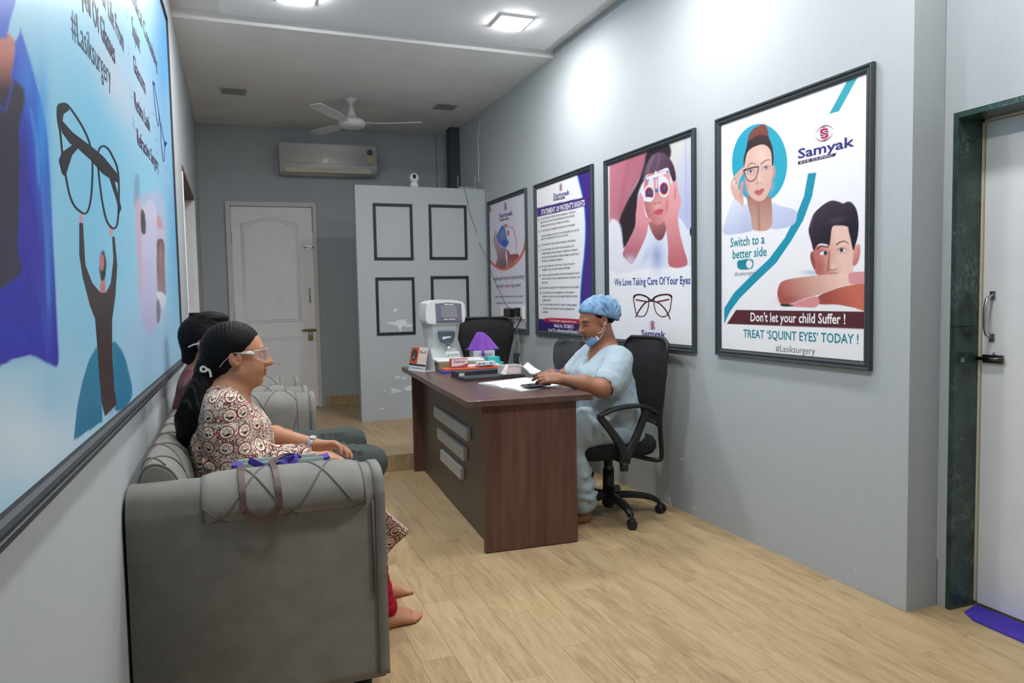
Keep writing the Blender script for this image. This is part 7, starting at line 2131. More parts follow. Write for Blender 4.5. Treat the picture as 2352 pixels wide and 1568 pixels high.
# sleeves, three quarter length, flaring at the cuff
k_.chain([V3(-.03, 2.50, .85), V3(-.03, 2.485, .76), eR + V3(0, 0, .005)], [.062, .063, .060], .03)
k_.chain([eR + V3(0, 0, .005), V3(.08, 2.49, .675), V3(.185, 2.512, .676)], [.060, .052, .048], .03)
k_.cap(V3(.20, 2.515, .672), V3(.24, 2.525, .668), .034, .030, .004, 's')
k_.chain([V3(-.03, 2.82, .85), V3(.0, 2.85, .77), eL], [.062, .062, .056], .03)
k_.chain([eL, V3(.075, 2.845, .70)], [.056, .050], .03)
# folds
def fold(a, b_, r=.009, k=.022): k_.cap(V3(*a), V3(*b_), r, r*.5, k)
fold((-.085, 2.475, .80), (-.045, 2.425, .70)); fold((-.02, 2.435, .80), (.02, 2.425, .71)); fold((.03, 2.455, .74), (.08, 2.44, .68))
fold((.085, 2.58, .80), (.115, 2.56, .66)); fold((.10, 2.64, .78), (.125, 2.62, .64)); fold((-.13, 2.58, .76), (-.11, 2.50, .66))
fold((-.10, 2.47, .70), (-.05, 2.425, .66)); fold((.06, 2.53, .80), (.07, 2.50, .70)); fold((.0, 2.43, .66), (.10, 2.44, .665))
# neckline
k_.cap(V3(-.035, WY, .90), V3(-.01, WY, 1.0), .066, .075, .006, 's')
k_.cap(V3(.035, WY, .885), V3(.06, WY, .95), .045, .05, .006, 's')
def kd(P): return .0022*wob(P, 55, .3) + .0012*wob(P, 120, 1.1)
k_.add(kd, (0, WY, .6), 2, 0, 'd')
solid_obj('kurta', k_, M_KURTA, WOM, (-.24, 2.33, .34), (.58, 3.0, .94), .0055, ((), (), ((.62, .93, .0042),)))
# flap of the kurta hanging over the knees
def sheet(name, P00, P10, P11, P01, m, parent, nu=14, nv=14, bulge=None, th=.004):
    b = MB(); g = [[None]*nv for _ in range(nu)]; g2 = [[None]*nv for _ in range(nu)]
    for i in range(nu):
        for j in range(nv):
            u, v = i/(nu-1), j/(nv-1)
            p = (1-u)*(1-v)*P00 + u*(1-v)*P10 + u*v*P11 + (1-u)*v*P01
            if bulge is not None: p = p + bulge(u, v)
            g[i][j] = b.bm.verts.new(p); g2[i][j] = b.bm.verts.new(p + V3(-th, th*.6, 0))
    for i in range(nu-1):
        for j in range(nv-1):
            b.bm.faces.new((g[i][j], g[i+1][j], g[i+1][j+1], g[i][j+1])); b.bm.faces.new((g2[i][j], g2[i][j+1], g2[i+1][j+1], g2[i+1][j]))
    for i in range(nu-1):
        b.bm.faces.new((g[i][0], g2[i][0], g2[i+1][0], g[i+1][0])); b.bm.faces.new((g[i][-1], g[i+1][-1], g2[i+1][-1], g2[i][-1]))
    for j in range(nv-1):
        b.bm.faces.new((g[0][j], g[0][j+1], g2[0][j+1], g2[0][j])); b.bm.faces.new((g[-1][j], g2[-1][j], g2[-1][j+1], g[-1][j+1]))
    return b.build(name, m, parent, world=True, smooth=True)
def px_(x, y, Y): return onY(x, y, Y)
# near side panel (u from the sofa outwards, v downwards)
sheet('kurta_hem', V3(.34, 2.505, .47), V3(.470, 2.515, .46), px_(937, 1222, 2.545), V3(.36, 2.515, .16), M_KURTAF, WOM,
      bulge=lambda u, v: V3(.0, -.022*math.sin(math.pi*u*2.2)*v, -.0 + .0*u))
sheet('kurta_hem', V3(.470, 2.515, .46), V3(.478, 2.90, .455), V3(.53, 2.90, .30), px_(937, 1222, 2.545), M_KURTAF, WOM,
      bulge=lambda u, v: V3(.02*math.sin(math.pi*u*3)*v, 0, 0))
# red leggings
lg = Solid()
for s_, yy in ((-1, 2.60), (1, 2.865)):
    lg.chain([V3(.41, yy, .445), V3(.440, yy, .30), V3(.464, yy, .14), V3(.470, yy + .004, .085)], [.060, .048, .037, .043], .03)
    lg.cap(V3(.470, yy + .004, .085), V3(.488, yy + .004, .074), .042, .038, .02)
    lg.cap(V3(.48, yy, -.03), V3(.53, yy, .03), .04, .03, .006, 's')
lg.add(lambda P: .0025*np.sin(P[:, 2]*190 + 3*np.sin(P[:, 1]*40)), (.48, WY, .2), 2, 0, 'd')
solid_obj('leggings', lg, mat('red_cotton', (166, 22, 44), rough=.8, spec=.2, bump=.3, bscale=60), WOM, (.36, 2.45, .0), (.60, 3.0, .56), .005)
# hair: scalp cap, combed back into a low ponytail
hr = Solid()
hc = ww((-.020, 0, .034)); hR = np.array([.104, .084, .092])*.95
hr.ell(hc, hR, Rw, .01)
def haircut(P):
    q = wl(P); x, y, z = q[:, 0], np.abs(q[:, 1]), q[:, 2]
    a = -(z - .016 - .88*x + .5*np.maximum(y - .05, 0))*.75
    b_ = (x + .022 + .12*z)
    return np.maximum(np.minimum(a, b_)*.95, -(z + .118 + .2*x))
hr.add(haircut, hc, 1.0, 0, 'i')
tie = V3(-.088, WY - .012, .975)
hr.cap(ww((-.07, 0, -.03)), tie, .058, .034, .05)
hr.chain([tie, V3(-.108, WY - .03, .91), V3(-.128, WY - .045, .85), V3(-.142, WY - .055, .80), V3(-.152, WY - .06, .765), V3(-.160, WY - .062, .735)], [.024, .034, .039, .033, .022, .006], .03, S=np.diag([1, .85, 1]))
hr.chain([V3(-.118, WY - .05, .90), V3(-.10, WY - .085, .845), V3(-.115, WY - .09, .79)], [.018, .02, .006], .03)
hr.chain([V3(-.13, WY - .03, .88), V3(-.16, WY - .045, .82), V3(-.172, WY - .05, .77)], [.018, .018, .005], .03)
def hd(P):
    q = wl(P)
    a = np.arctan2(q[:, 2] + .045, q[:, 0] + .11)
    tailz = (P[:, 0] < -.085) & (P[:, 2] < .985)
    s1 = .0011*np.sin(a*95 + 4*np.sin(q[:, 1]*60))*(np.abs(q[:, 1]) > .0)
    s2 = .0022*np.sin(P[:, 0]*330 + P[:, 1]*260 + 3*np.sin(P[:, 2]*25))
    return np.where(tailz, s2, s1)
hr.add(hd, hc, 2, 0, 'd')
hair_o = solid_obj('hair', hr, M_HAIR, WOM, (-.22, 2.50, .70), (.13, 2.78, 1.16), .0035)
# white hair ribbon
M_RIB = mat('white_ribbon', (222, 222, 214), rough=.7)
b = MB()
rb = [V3(-.084, 2.60, .982), V3(-.094, 2.594, .991), V3(-.102, 2.594, .988), V3(-.102, 2.594, .978), V3(-.092, 2.595, .975), V3(-.080, 2.598, .981), V3(-.075, 2.599, .970), V3(-.073, 2.60, .955)]
b.tube(crs(rb, 6), 1, n=8, flat=(.0038, .0012), up=(0, 1, .3)); b.build('hair_ribbon', M_RIB, WOM, world=True)
b = MB(); b.tube([tie + .029*V3(.3*math.cos(a) - .05, math.cos(a), math.sin(a)) for a in np.linspace(0, 2*math.pi, 24, endpoint=False)], .004, n=8, closed=True)
b.build('hair_band', M_RIB, WOM, world=True)
# safety glasses
M_CLEAR = mat('clear_plastic', (225, 232, 236), rough=.04, spec=.9, alpha=.10)
M_CLEARF = mat('clear_plastic_frame', (220, 224, 228), rough=.08, spec=.9, alpha=.42)
gl = bpy.data.objects.new('safety_glasses', None); COL.objects.link(gl)
gl.matrix_world = Matrix.Translation(Vector(ww((.1, 0, .0)))); XF[gl.name] = Matrix.Translation(Vector(ww((.1, 0, .0))))
tag(gl, 'clear plastic safety glasses worn by the woman in the floral kurta', 'glasses')
b = MB()
nu, nv = 33, 9
def lens(u, v, off=0.0):                # u -1..1 across, v 0..1 up
    a = u*1.28
    x = .036 + (.066 + off)*math.cos(a); y = (.0745 + off)*math.sin(a)
    top = .025 - .004*abs(u)**2; bot = -.024 + .026*abs(u)**3 + (.022*math.exp(-(u/.17)**2))
    return ww((x, y, bot + (top - bot)*v))
g = [[b.bm.verts.new(lens(-1 + 2*i/(nu-1), j/(nv-1))) for j in range(nv)] for i in range(nu)]
g2 = [[b.bm.verts.new(lens(-1 + 2*i/(nu-1), j/(nv-1), .002)) for j in range(nv)] for i in range(nu)]
for i in range(nu-1):
    for j in range(nv-1):
        b.bm.faces.new((g[i][j], g[i+1][j], g[i+1][j+1], g[i][j+1])); b.bm.faces.new((g2[i][j], g2[i][j+1], g2[i+1][j+1], g2[i+1][j]))
b.build('lens', M_CLEAR, gl, world=True, smooth=True)
b = MB(); b.tube([lens(-1 + 2*i/40, 1, .001) for i in range(41)], .0022, n=8); b.build('brow_bar', M_CLEARF, gl, world=True)
b = MB(); b.tube([lens(-1 + 2*i/40, 0, .001) for i in range(41)], .0013, n=6); b.build('lower_rim', M_CLEARF, gl, world=True)
for s_ in (1, -1):
    b = MB(); b.tube(crs([ww((.056, .0735*s_, .013)), ww((.040, .0760*s_, .015)), ww((.015, .0775*s_, .016)), ww((-.012, .078*s_, .014)), ww((-.035, .079*s_, -.004)), ww((-.050, .0815*s_, -.020)), ww((-.060, .083*s_, -.033))], 6), [1.5 - .75*i/36 for i in range(37)], n=8, flat=(.0045, .0014), up=(1, 0, 0))
    b.build('temple', M_CLEARF, gl, world=True)
# jewellery
M_GOLD = mat('gold', (212, 172, 96), rough=.25, metal=1.0)
M_SILV = mat('silver', (214, 214, 216), rough=.22, metal=1.0)
b = MB(); e0 = ww((.004, -.083, -.042)); b.tube([e0 + .009*V3(math.cos(a)*.4, 0, math.sin(a)) for a in np.linspace(0, 2*math.pi, 16, endpoint=False)], .0009, n=6, closed=True); b.build('earring', M_GOLD, WOM, world=True)
b = MB()
nk = crs([V3(-.085, WY - .02, .925), V3(-.06, WY - .057, .905), V3(-.02, WY - .062, .885), V3(.02, WY - .045, .872), V3(.045, WY - .015, .858), V3(.05, WY + .01, .855)], 6)
b.tube(nk, .0022, n=6); b.build('neck_cord', mat('brown_cord', (92, 62, 34), rough=.6), WOM, world=True)
def ringtube(c, ax, r, tr, n=28):
    ax = np.asarray(ax, float); ax /= np.linalg.norm(ax)
    x = np.cross(ax, [0, 0, 1]); x /= np.linalg.norm(x); y = np.cross(ax, x)
    return [c + r*(x*math.cos(a) + y*math.sin(a)) for a in np.linspace(0, 2*math.pi, n, endpoint=False)]
b = MB(); b.tube(ringtube(wR + V3(-.012, -.002, .0), wR - eR, .0315, 0), .0035, n=8, closed=True); b.build('bangle', M_SILV, WOM, world=True)
b = MB()
axw = (wL - eL)/np.linalg.norm(wL - eL)
b.tube(ringtube(wL - axw*.006, axw, .0275, 0, 32), 1, n=8, closed=True, flat=(.0022, .011), up=tuple(axw))
b.build('watch_strap', M_SILV, WOM, world=True)
b = MB(); wf = wL - axw*.006 + V3(.1, -.35, .9)/np.linalg.norm(V3(.1, -.35, .9))*.0275
b.cyl(wf, wf + V3(.1, -.35, .9)*.007, .013, .012, n=24); b.build('watch_case', M_SILV, WOM, world=True)
for (a_, o_) in ((.178, .012), (.174, -.006)):
    b = MB(); c = PFn(a_ + .006, o_, .017); b.tube(ringtube(c, V3(1, .08, 0), .0095, 0, 16), .0016, n=6, closed=True); b.build('toe_ring', M_SILV, WOM, world=True)

# ================================================================== man behind her
MY = 3.36
MAN = thing('person', 'man in a maroon T-shirt and dark green trousers seated beyond the woman', 'person', (-.08, MY, 0))
M_SKIN_M = mat('skin_brown', (150, 104, 82), rough=.5, spec=.35, vcol=True, sss=.06, noise=.05, nscale=60)
mh = V3(-.095, MY, 1.028)
mb_ = Solid()
Rm, mw, ml = add_head(mb_, mh, (1, -.22, -.03), (0.05, 0, 1), .98, jaw=1.06)
F3 = np.diag([1.0, .60, 1.0])
mb_.chain([V3(-.06, MY, .44), V3(-.09, MY, .62), V3(-.125, MY, .76), V3(-.135, MY, .84)], [.11, .105, .105, .08], .06, S=F3)
for s_ in (1, -1):
    mb_.cap(V3(-.135, MY, .875), V3(-.12, MY + .17*s_, .85), .05, .052, .05)
    ky = MY + (.13 if s_ > 0 else -.14)
    kx, kz = (.50, .52) if s_ > 0 else (.545, .475)
    mb_.chain([V3(-.03, MY + .09*s_, .48), V3(.25, (MY + ky)/2 + .02*s_, .50), V3(kx, ky, kz)], [.085, .078, .058], .05)
    mb_.chain([V3(kx, ky, kz), V3(kx - .07, ky, .28), V3(kx - .17, ky, .09)], [.058, .052, .036], .03)
    add_foot(mb_, V3(kx - .225, ky, 0), V3(1, .06*s_, 0), -s_, .95)
    mb_.cap(V3(kx - .17, ky, .10), V3(kx - .18, ky, .05), .036, .034, .03)
    el = V3(-.02, MY + .24*s_, .62); wr = V3(.17, MY + .12*s_, .60)
    mb_.chain([V3(-.12, MY + .18*s_, .85), el], [.05, .042], .04)
    mb_.chain([el, wr], [.042, .028], .02)
    add_hand(mb_, wr, V3(.9, -.3*s_, -.05), V3(0, -.2*s_, -1), s_, 1.0)
def mcol(Vv): return face_color(Vv, ml, (156, 106, 84), (128, 76, 70), (26, 20, 20))
solid_obj('body', mb_, M_SKIN_M, MAN, (-.29, 3.05, -.002), (.78, 3.68, 1.17), .007, (((-.2, .05, .0035),), ((3.24, 3.48, .0035),), ((.88, 1.16, .0035),)), mcol)
ts = Solid()
ts.chain([V3(-.06, MY, .44), V3(-.085, MY, .62), V3(-.12, MY, .76), V3(-.135, MY, .84)], [.122, .117, .116, .088], .06, S=F3)
for s_ in (1, -1):
    ts.cap(V3(-.138, MY, .872), V3(-.12, MY + .17*s_, .852), .056, .060, .05)
    ts.chain([V3(-.12, MY + .18*s_, .85), V3(-.075, MY + .21*s_, .745)], [.064, .060], .03)
ts.cap(V3(-.115, MY, .90), V3(-.10, MY, 1.0), .065, .07, .005, 's')
ts.add(lambda P: .003*wob(P, 40, .7), (0, MY, .6), 2, 0, 'd')
solid_obj('t_shirt', ts, mat('maroon_cotton', (104, 22, 46), rough=.85, spec=.15, sheen=.2, bump=.3, bscale=60), MAN, (-.32, 3.02, .3), (.12, 3.70, .96), .007)
tr = Solid()
for s_ in (1, -1):
    ky = MY + (.13 if s_ > 0 else -.14)
    kx, kz = (.50, .52) if s_ > 0 else (.545, .475)
    tr.chain([V3(-.03, MY + .09*s_, .485), V3(.25, (MY + ky)/2 + .02*s_, .508), V3(kx, ky, kz)], [.10, .092, .073], .05)
    tr.chain([V3(kx, ky, kz), V3(kx - .07, ky, .28), V3(kx - .17, ky, .10)], [.074, .069, .060], .03)
    for i, (t, dz) in enumerate(((.55, .0), (.70, .005), (.82, 0.0), (.92, -.01))):
        c = V3(.25, (MY + ky)/2 + .02*s_, .508)*(1 - t) + V3(kx, ky, kz)*t
        tr.cap(c + V3(-.02, -.05, .082 - .02*t), c + V3(.03, .03, .085 - .02*t), .008, .006, .016)
tr.cap(V3(-.05, MY, .45), V3(.02, MY, .47), .11, .10, .08)
tr.add(lambda P: .0022*wob(P, 70, .2), (0, MY, .6), 2, 0, 'd')
solid_obj('trousers', tr, mat('dark_green_twill', (72, 80, 76), rough=.85, spec=.15, bump=.25, bscale=300), MAN, (-.22, 3.05, .03), (.68, 3.66, .66), .006)
mhair = Solid()
mhc = mw((-.022, 0, .036)); mhair.ell(mhc, np.array([.106, .086, .094])*.98, Rm, .01)
mhair.cap(mw((-.055, 0, -.02)), mw((-.062, 0, -.075)), .054, .050, .03)
def mcut(P):
    q = ml(P); x, y, z = q[:, 0], np.abs(q[:, 1]), q[:, 2]
    a = -(z - .030 - .62*x)*.8; b_ = (x + .030 - .1*z)
    return np.maximum(np.minimum(a, b_), -(z + .108 + .25*x)*.9)
mhair.add(mcut, mhc, 1, 0, 'i')
mhair.ell(mw((.02, 0, .112)), np.array([.06, .05, .025])*.98, Rm, .03)
mhair.chain([mw((-.06, -.01, .12)), mw((-.085, -.012, .135))], [.012, .002], .02)
mhair.add(lambda P: .0022*wob(P, 260, .4), mhc, 1, 0, 'd')
solid_obj('hair', mhair, M_HAIR, MAN, (-.25, 3.22, .92), (.06, 3.5, 1.18), .0045)
b = MB(); b.tube(crs([mw((-.02, -.086, .004)), mw((-.045, -.083, -.002)), mw((-.066, -.078, -.012))], 5), 1, n=8, flat=(.004, .0016), up=(1, 0, 0))
b.build('spectacle_temple', M_CLEARF, MAN, world=True)
b = MB(); b.ball(mw((.0, -.084, -.038)), .0028, n=10); b.build('ear_stud', M_SILV, MAN, world=True)

# ================================================================== nurse at the desk
NY = 3.5
NUR = thing('person', 'nurse in pale blue scrubs and a blue hair net writing at the desk', 'person', (1.87, NY, 0))
M_SKIN_N = mat('skin_brown_deep', (150, 104, 80), rough=.45, spec=.4, vcol=True, sss=.06, noise=.05, nscale=60)
nh = V3(1.828, NY - .005, 1.062)
nb_ = Solid()
Rn, nw, nl = add_head(nb_, nh, (-1, -.06, -.25), (-.25, 0, 1), .95, jaw=1.02)
nb_.chain([V3(1.92, NY, .46), V3(1.89, NY, .60), V3(1.87, NY, .74), V3(1.88, NY, .84)], [.115, .11, .11, .08], .06, S=F2)
for s_ in (1, -1):
    nb_.cap(V3(1.885, NY, .885), V3(1.885, NY + .155*s_, .862), .046, .05, .05)
    nb_.chain([V3(1.91, NY + .09*s_, .475), V3(1.72, NY + .09*s_, .495), V3(1.565, NY + .09*s_, .475)], [.088, .078, .058], .05)
    nb_.chain([V3(1.565, NY + .09*s_, .475), V3(1.64, NY + .085*s_, .30), V3(1.70, NY + .08*s_, .11)], [.058, .052, .036], .03)
    add_foot(nb_, V3(1.745, NY + .08*s_, 0), V3(-1, -.05*s_, 0), s_, .88)
    nb_.cap(V3(1.70, NY + .08*s_, .11), V3(1.705, NY + .08*s_, .05), .035, .034, .03)
nb_.cap(V3(1.875, NY, .90), V3(1.86, NY, 1.0), .05, .05, .04)
# near arm
neL, nwL = V3(1.738, 3.262, .728), V3(1.56, 3.365, .777)
nb_.chain([V3(1.885, 3.345, .865), neL], [.052, .046], .04)
nb_.chain([neL, V3(1.66, 3.305, .755), nwL], [.046, .041, .026], .02)
t1, th1 = add_hand(nb_, nwL, V3(-.90, .40, .10), V3(.25, .62, -.70), -1, .98, curl=(.22, .34, .48, .58), thumb=(.5, .45, .5))
# far arm
neR, nwR = V3(1.745, 3.735, .735), V3(1.628, 3.645, .775)
nb_.chain([V3(1.885, 3.655, .865), neR], [.052, .046], .04)
nb_.chain([neR, nwR], [.046, .026], .02)
t2, th2 = add_hand(nb_, nwR, V3(-.75, -.55, .08), V3(.0, -.5, -.85), 1, .95, curl=(.5, .55, .6, .6), thumb=(.5, .6, .2))
def ncol(Vv): return face_color(Vv, nl, (152, 104, 80), (122, 70, 64), (38, 28, 26), closed=True)
solid_obj('body', nb_, M_SKIN_N, NUR, (1.36, 3.16, -.002), (2.08, 3.86, 1.19), .007,
          (((1.38, 1.60, .003), (1.69, 1.96, .003)), ((3.3, 3.75, .003),), ((.73, .85, .003), (.86, 1.18, .003))), ncol)
# scrub top
M_SCRUB = mat('pale_blue_scrubs', (172, 190, 201), rough=.85, spec=.2, noise=.04, nscale=20, bump=.35, bscale=30, bdist=.006)
sc_ = Solid()
sc_.chain([V3(1.925, NY, .50), V3(1.895, NY, .60), V3(1.872, NY, .70), V3(1.868, NY, .77), V3(1.882, NY, .845)], [.135, .134, .132, .122, .090], .05, S=F2)
sc_.cap(V3(1.80, NY, .58), V3(1.81, NY, .76), .075, .06, .06, S=F2)
for s_ in (1, -1):
    sc_.cap(V3(1.888, NY, .885), V3(1.885, NY + .158*s_, .862), .052, .060, .05)
    sc_.ell(V3(1.80, NY + .075*s_, .755), (.062, .07, .07), None, .05)
sc_.chain([V3(1.885, 3.345, .865), V3(1.845, 3.315, .81), V3(1.80, 3.292, .762)], [.066, .074, .080], .03)
sc_.cap(V3(1.775, 3.275, .745), V3(1.70, 3.26, .72), .051, .058, .005, 's')
sc_.chain([V3(1.885, 3.655, .865), V3(1.85, 3.685, .81), V3(1.81, 3.705, .765)], [.066, .072, .076], .03)
sc_.cap(V3(1.785, 3.72, .75), V3(1.70, 3.74, .72), .050, .056, .005, 's')
# V neck
sc_.cap(V3(1.87, NY, .93), V3(1.85, NY, 1.05), .066, .09, .006, 's')
Vn = Solid()
def vneck(P):
    z = P[:, 2]; w = np.clip((z - .815)/(.93 - .815), 0, 1.3)*.075
    return np.maximum(np.maximum(np.abs(P[:, 1] - NY) - w, P[:, 0] - 1.85), np.maximum(.815 - z, z - 1.0))
sc_.add(vneck, V3(1.79, NY, .88), .16, .004, 's')
def nfold(a, b_, r=.010, k=.025): sc_.cap(V3(*a), V3(*b_), r, r*.4, k)
nfold((1.86, 3.285, .85), (1.79, 3.225, .75)); nfold((1.83, 3.31, .84), (1.76, 3.36, .72)); nfold((1.90, 3.33, .74), (1.82, 3.33, .66))
nfold((1.97, 3.36, .66), (1.86, 3.345, .60)); nfold((1.99, 3.40, .58), (1.87, 3.345, .55)); nfold((1.80, 3.36, .62), (1.78, 3.44, .55))
nfold((1.79, 3.40, .80), (1.755, 3.43, .66)); nfold((1.745, 3.52, .80), (1.74, 3.50, .64)); nfold((1.93, 3.34, .70), (1.84, 3.34, .63))
# tails of the tunic over the seat
sc_.cap(V3(1.94, 3.40, .50), V3(2.02, 3.37, .435), .05, .028, .05); sc_.cap(V3(1.86, NY, .52), V3(1.78, NY, .52), .09, .06, .06, S=F2)
sc_.add(lambda P: .003*wob(P, 45, .5) + .0015*wob(P, 110, .9), (1.87, NY, .7), 2, 0, 'd')
solid_obj('scrub_top', sc_, M_SCRUB, NUR, (1.62, 3.17, .38), (2.12, 3.83, .98), .0042, ((), (), ()))
sp_ = Solid()
for s_ in (1, -1):
    sp_.chain([V3(1.93, NY + .09*s_, .485), V3(1.72, NY + .095*s_, .505), V3(1.56, NY + .095*s_, .482)], [.108, .100, .082], .06)
    sp_.chain([V3(1.56, NY + .095*s_, .482), V3(1.64, NY + .09*s_, .30), V3(1.695, NY + .085*s_, .12)], [.082, .080, .074], .04)
    for z, r in ((.34, .008), (.27, .010), (.20, .010), (.145, .009)):
        cx = 1.64 + (.30 - z)*.31
        sp_.chain([V3(cx + .075, NY + .09*s_ - .03, z + .02), V3(cx + .02, NY + .09*s_ - .078, z), V3(cx - .05, NY + .09*s_ - .06, z + .015)], [r, r, r*.5], .02)
sp_.cap(V3(1.93, NY, .47), V3(1.86, NY, .48), .128, .115, .08, S=F2)
sp_.add(lambda P: .003*wob(P, 50, .1), (1.8, NY, .4), 2, 0, 'd')
solid_obj('scrub_trousers', sp_, M_SCRUB, NUR, (1.45, 3.27, .03), (2.09, 3.74, .63), .006)
# hair under the net: small dark strip at the temple and nape
nhair = Solid()
nhc = nw((-.022, 0, .034)); nhair.ell(nhc, np.array([.100, .0795, .086])*.95, Rn, .01)
def ncut(P):
    q = nl(P); x, y, z = q[:, 0], np.abs(q[:, 1]), q[:, 2]
    return np.maximum(np.minimum(-(z - .012 - .66*x)*.8, (x + .03)), -(z + .050 + .2*x))
nhair.add(ncut, nhc, 1, 0, 'i'); nhair.add(lambda P: .001*wob(P, 300, .2), nhc, 1, 0, 'd')
nhair.ell(nw((-.090, 0, .0)), np.array([.035, .045, .035])*.95, Rn, .02)
solid_obj('hair', nhair, M_HAIR, NUR, (1.68, 3.38, .92), (2.0, 3.62, 1.19), .004)
# bouffant cap
def net_mat():
    m = bpy.data.materials.new('blue_bouffant_net'); m.use_nodes = True
    nt = m.node_tree; N = nt.nodes; L = nt.links; b = N['Principled BSDF']
    tc = N.new('ShaderNodeTexCoord')
    n = N.new('ShaderNodeTexNoise'); n.inputs['Scale'].default_value = 26; n.inputs['Detail'].default_value = 4; n.inputs['Distortion'].default_value = .6
    L.new(tc.outputs['Object'], n.inputs['Vector'])
    r = N.new('ShaderNodeValToRGB'); e = r.color_ramp.elements
    e[0].position = .35; e[0].color = (*lin((92, 132, 172)), 1); e[1].position = .7; e[1].color = (*lin((150, 190, 224)), 1)
    L.new(n.outputs['Fac'], r.inputs['Fac']); L.new(r.outputs[0], b.inputs['Base Color'])
    b.inputs['Roughness'].default_value = .8; b.inputs['Alpha'].default_value = .86
    return m
M_NETC = net_mat()
cp_ = Solid()
cp_.ell(nw((-.030, 0, .055)), np.array([.118, .092, .088])*.95, Rn, .01)
cp_.ell(nw((-.085, 0, .022)), np.array([.070, .080, .072])*.95, Rn, .05)
def ccut(P):
    q = nl(P); x, y, z = q[:, 0], np.abs(q[:, 1]), q[:, 2]
    return -(z - .036 - .52*x + .000*y)*.88
cp_.add(ccut, nw((0, 0, .05)), 1, 0, 'i')
cp_.ell(nw((-.02, 0, .03)), np.array([.098, .078, .085])*.95, Rn, .004, 's')
def cd(P):
    q = nl(P)
    a = np.arctan2(q[:, 2] - .0, q[:, 0] + .05)
    d0 = np.hypot(q[:, 2] - .012, q[:, 0] + .045)
    return .0035*np.sin(a*17 + 2*np.sin(q[:, 1]*45))*sstep(-q[:, 0], -.03, .06)*sstep(d0, .01, .05) + .0012*wob(P, 140, .2)
cp_.add(cd, nw((0, 0, .05)), 1, 0, 'd')
solid_obj('hair_net', cp_, M_NETC, NUR, (1.66, 3.36, .96), (2.02, 3.64, 1.22), .0038)
b = MB()
eb = []
for a in np.linspace(0, 2*math.pi, 49)[:-1]:
    x = .006 + .088*math.cos(a) - .024; y = .080*math.sin(a)*1.0
    eb.append(nw((x, y, .038 + .52*x)))
b.tube(eb, .0042, n=8, closed=True); b.build('net_elastic', mat('blue_elastic', (140, 190, 224), rough=.8), NUR, world=True)
# surgical mask pulled under the chin
M_MASK = mat('blue_surgical_mask', (138, 180, 226), rough=.85, noise=.06, nscale=40)
M_MASKI = mat('mask_white', (226, 232, 236), rough=.9)
b = MB(); nu, nv = 15, 7
def MP(u, v, off=0.0):
    a = u*1.25
    x = .030 + (.062 + off)*math.cos(a)*(1 - .10*v); y = (.060 + off)*math.sin(a)
    z = -.088 - .040*v + .034*abs(u)**1.6 + .004*math.sin(v*9)
    return nw((x - .010*v, y, z))
g = [[b.bm.verts.new(MP(-1 + 2*i/(nu-1), j/(nv-1), .004)) for j in range(nv)] for i in range(nu)]
g2 = [[b.bm.verts.new(MP(-1 + 2*i/(nu-1), j/(nv-1), .0)) for j in range(nv)] for i in range(nu)]
for i in range(nu-1):
    for j in range(nv-1):
        b.bm.faces.new((g[i][j], g[i+1][j], g[i+1][j+1], g[i][j+1])); b.bm.faces.new((g2[i][j], g2[i][j+1], g2[i+1][j+1], g2[i+1][j]))
for i in range(nu-1):
    for j in (0, nv-1): b.bm.faces.new((g[i][j], g[i+1][j], g2[i+1][j], g2[i][j]))
for j in range(nv-1):
    for i in (0, nu-1): b.bm.faces.new((g[i][j], g[i][j+1], g2[i][j+1], g2[i][j]))
mk = b.build('face_mask', M_MASK, NUR, world=True, smooth=True)
for s_ in (1, -1):
    for v in (0, 1):
        b = MB(); b.tube(crs([MP(.98*s_, v, .004), nw((.026 - .02*v, .079*s_, -.054)), nw((.006 - .012*v, .0835*s_, -.030)), nw((-.010, .084*s_, -.004))], 8), .0014, n=6); b.build('ear_loop', M_MASKI, mk, world=True)
    b = MB(); q = [MP(.88*s_, 0, .006), MP(1.0*s_, 0, .006), MP(1.0*s_, 1, .006), MP(.88*s_, 1, .006)]
    b.face([tuple(p) for p in q]); b.build('mask_edge', M_MASKI, mk, world=True)
b = MB(); b.ball(nw((.0, .083, -.034)), .004, n=10); b.build('earring', M_GOLD, NUR, world=True)
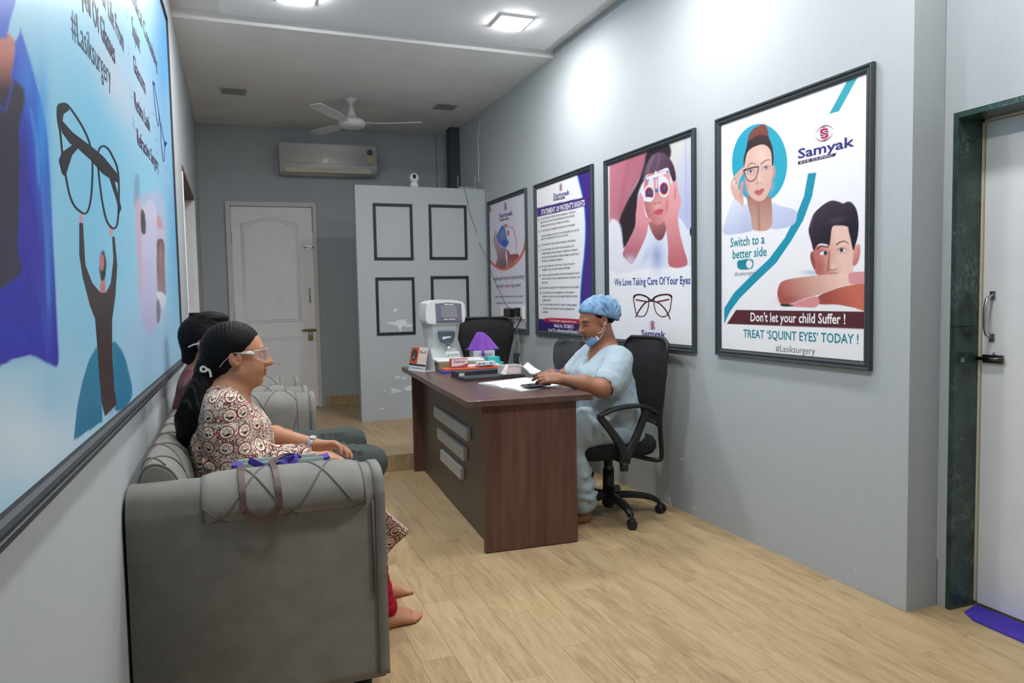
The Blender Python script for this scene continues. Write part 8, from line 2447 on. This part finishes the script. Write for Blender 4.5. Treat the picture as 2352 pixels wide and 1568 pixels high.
b = MB(); b.ball(nw((.103, .016, -.029)), .0026, n=10); b.build('nose_stud', M_GOLD, NUR, world=True)
axn = (nwL - neL)/np.linalg.norm(nwL - neL)
b = MB(); b.tube(ringtube(nwL - axn*.045, axn + V3(0, 0, .1), .0335, 0), .0011, n=6, closed=True); b.build('bracelet', M_GOLD, NUR, world=True)
b = MB(); b.tube(crs([nw((-.05, .05, -.09)), V3(1.872, NY - .062, .925), V3(1.835, NY - .065, .89), V3(1.79, NY - .035, .845), V3(1.772, NY - .005, .828)], 6), .0022, n=6)
b.build('neck_cord', mat('black_cord', (40, 30, 28), rough=.6), NUR, world=True)
# ================================================================== purple cloth heaped on the carton
c = np.array(CLOTH_AT)
CT = thing('cloth', 'purple microfibre cloth heaped on the white carton', 'cloth', tuple(c))
b = MB(); nr, na = 22, 72; rings = []
for i in range(nr):
    r = i/(nr-1); ring = []
    for j in range(na):
        a = 2*math.pi*j/na
        pl_ = math.sin(4*a + .6 + 1.5*r) + .6*math.sin(7*a + 2.0) + .35*math.sin(11*a - 1 + 3*r)
        pl_ = math.copysign(abs(pl_)**.75, pl_)
        R_ = .078*(1 + .26*pl_*r**.6)*(1.15 if abs(math.cos(a)) > .5 else .8)
        x = -.026*(1 - r)**1.2 + R_*r*math.cos(a); y = R_*r*.72*math.sin(a)
        z = .122*math.cos(math.pi/2*r)**1.25 + .020*pl_*(r*(1 - r))*2.4 + .002
        if r > .8 and y < -.03 and x < 0: z -= (r - .8)*.16; y -= .006
        ring.append(b.bm.verts.new((c[0] + x, c[1] - .005 + y, c[2] + z + .002)))
    rings.append(ring)
for A_v, B_v in zip(rings[:-1], rings[1:]):
    for j in range(na): b.bm.faces.new((A_v[j], A_v[(j+1) % na], B_v[(j+1) % na], B_v[j]))
b.bm.faces.new(rings[-1])
bmesh.ops.remove_doubles(b.bm, verts=b.bm.verts, dist=.0003)
b.build('heap', mat('purple_microfibre', (140, 84, 196), rough=.95, spec=.1, sheen=.4, bump=.4, bscale=500), CT, world=True, smooth=True)
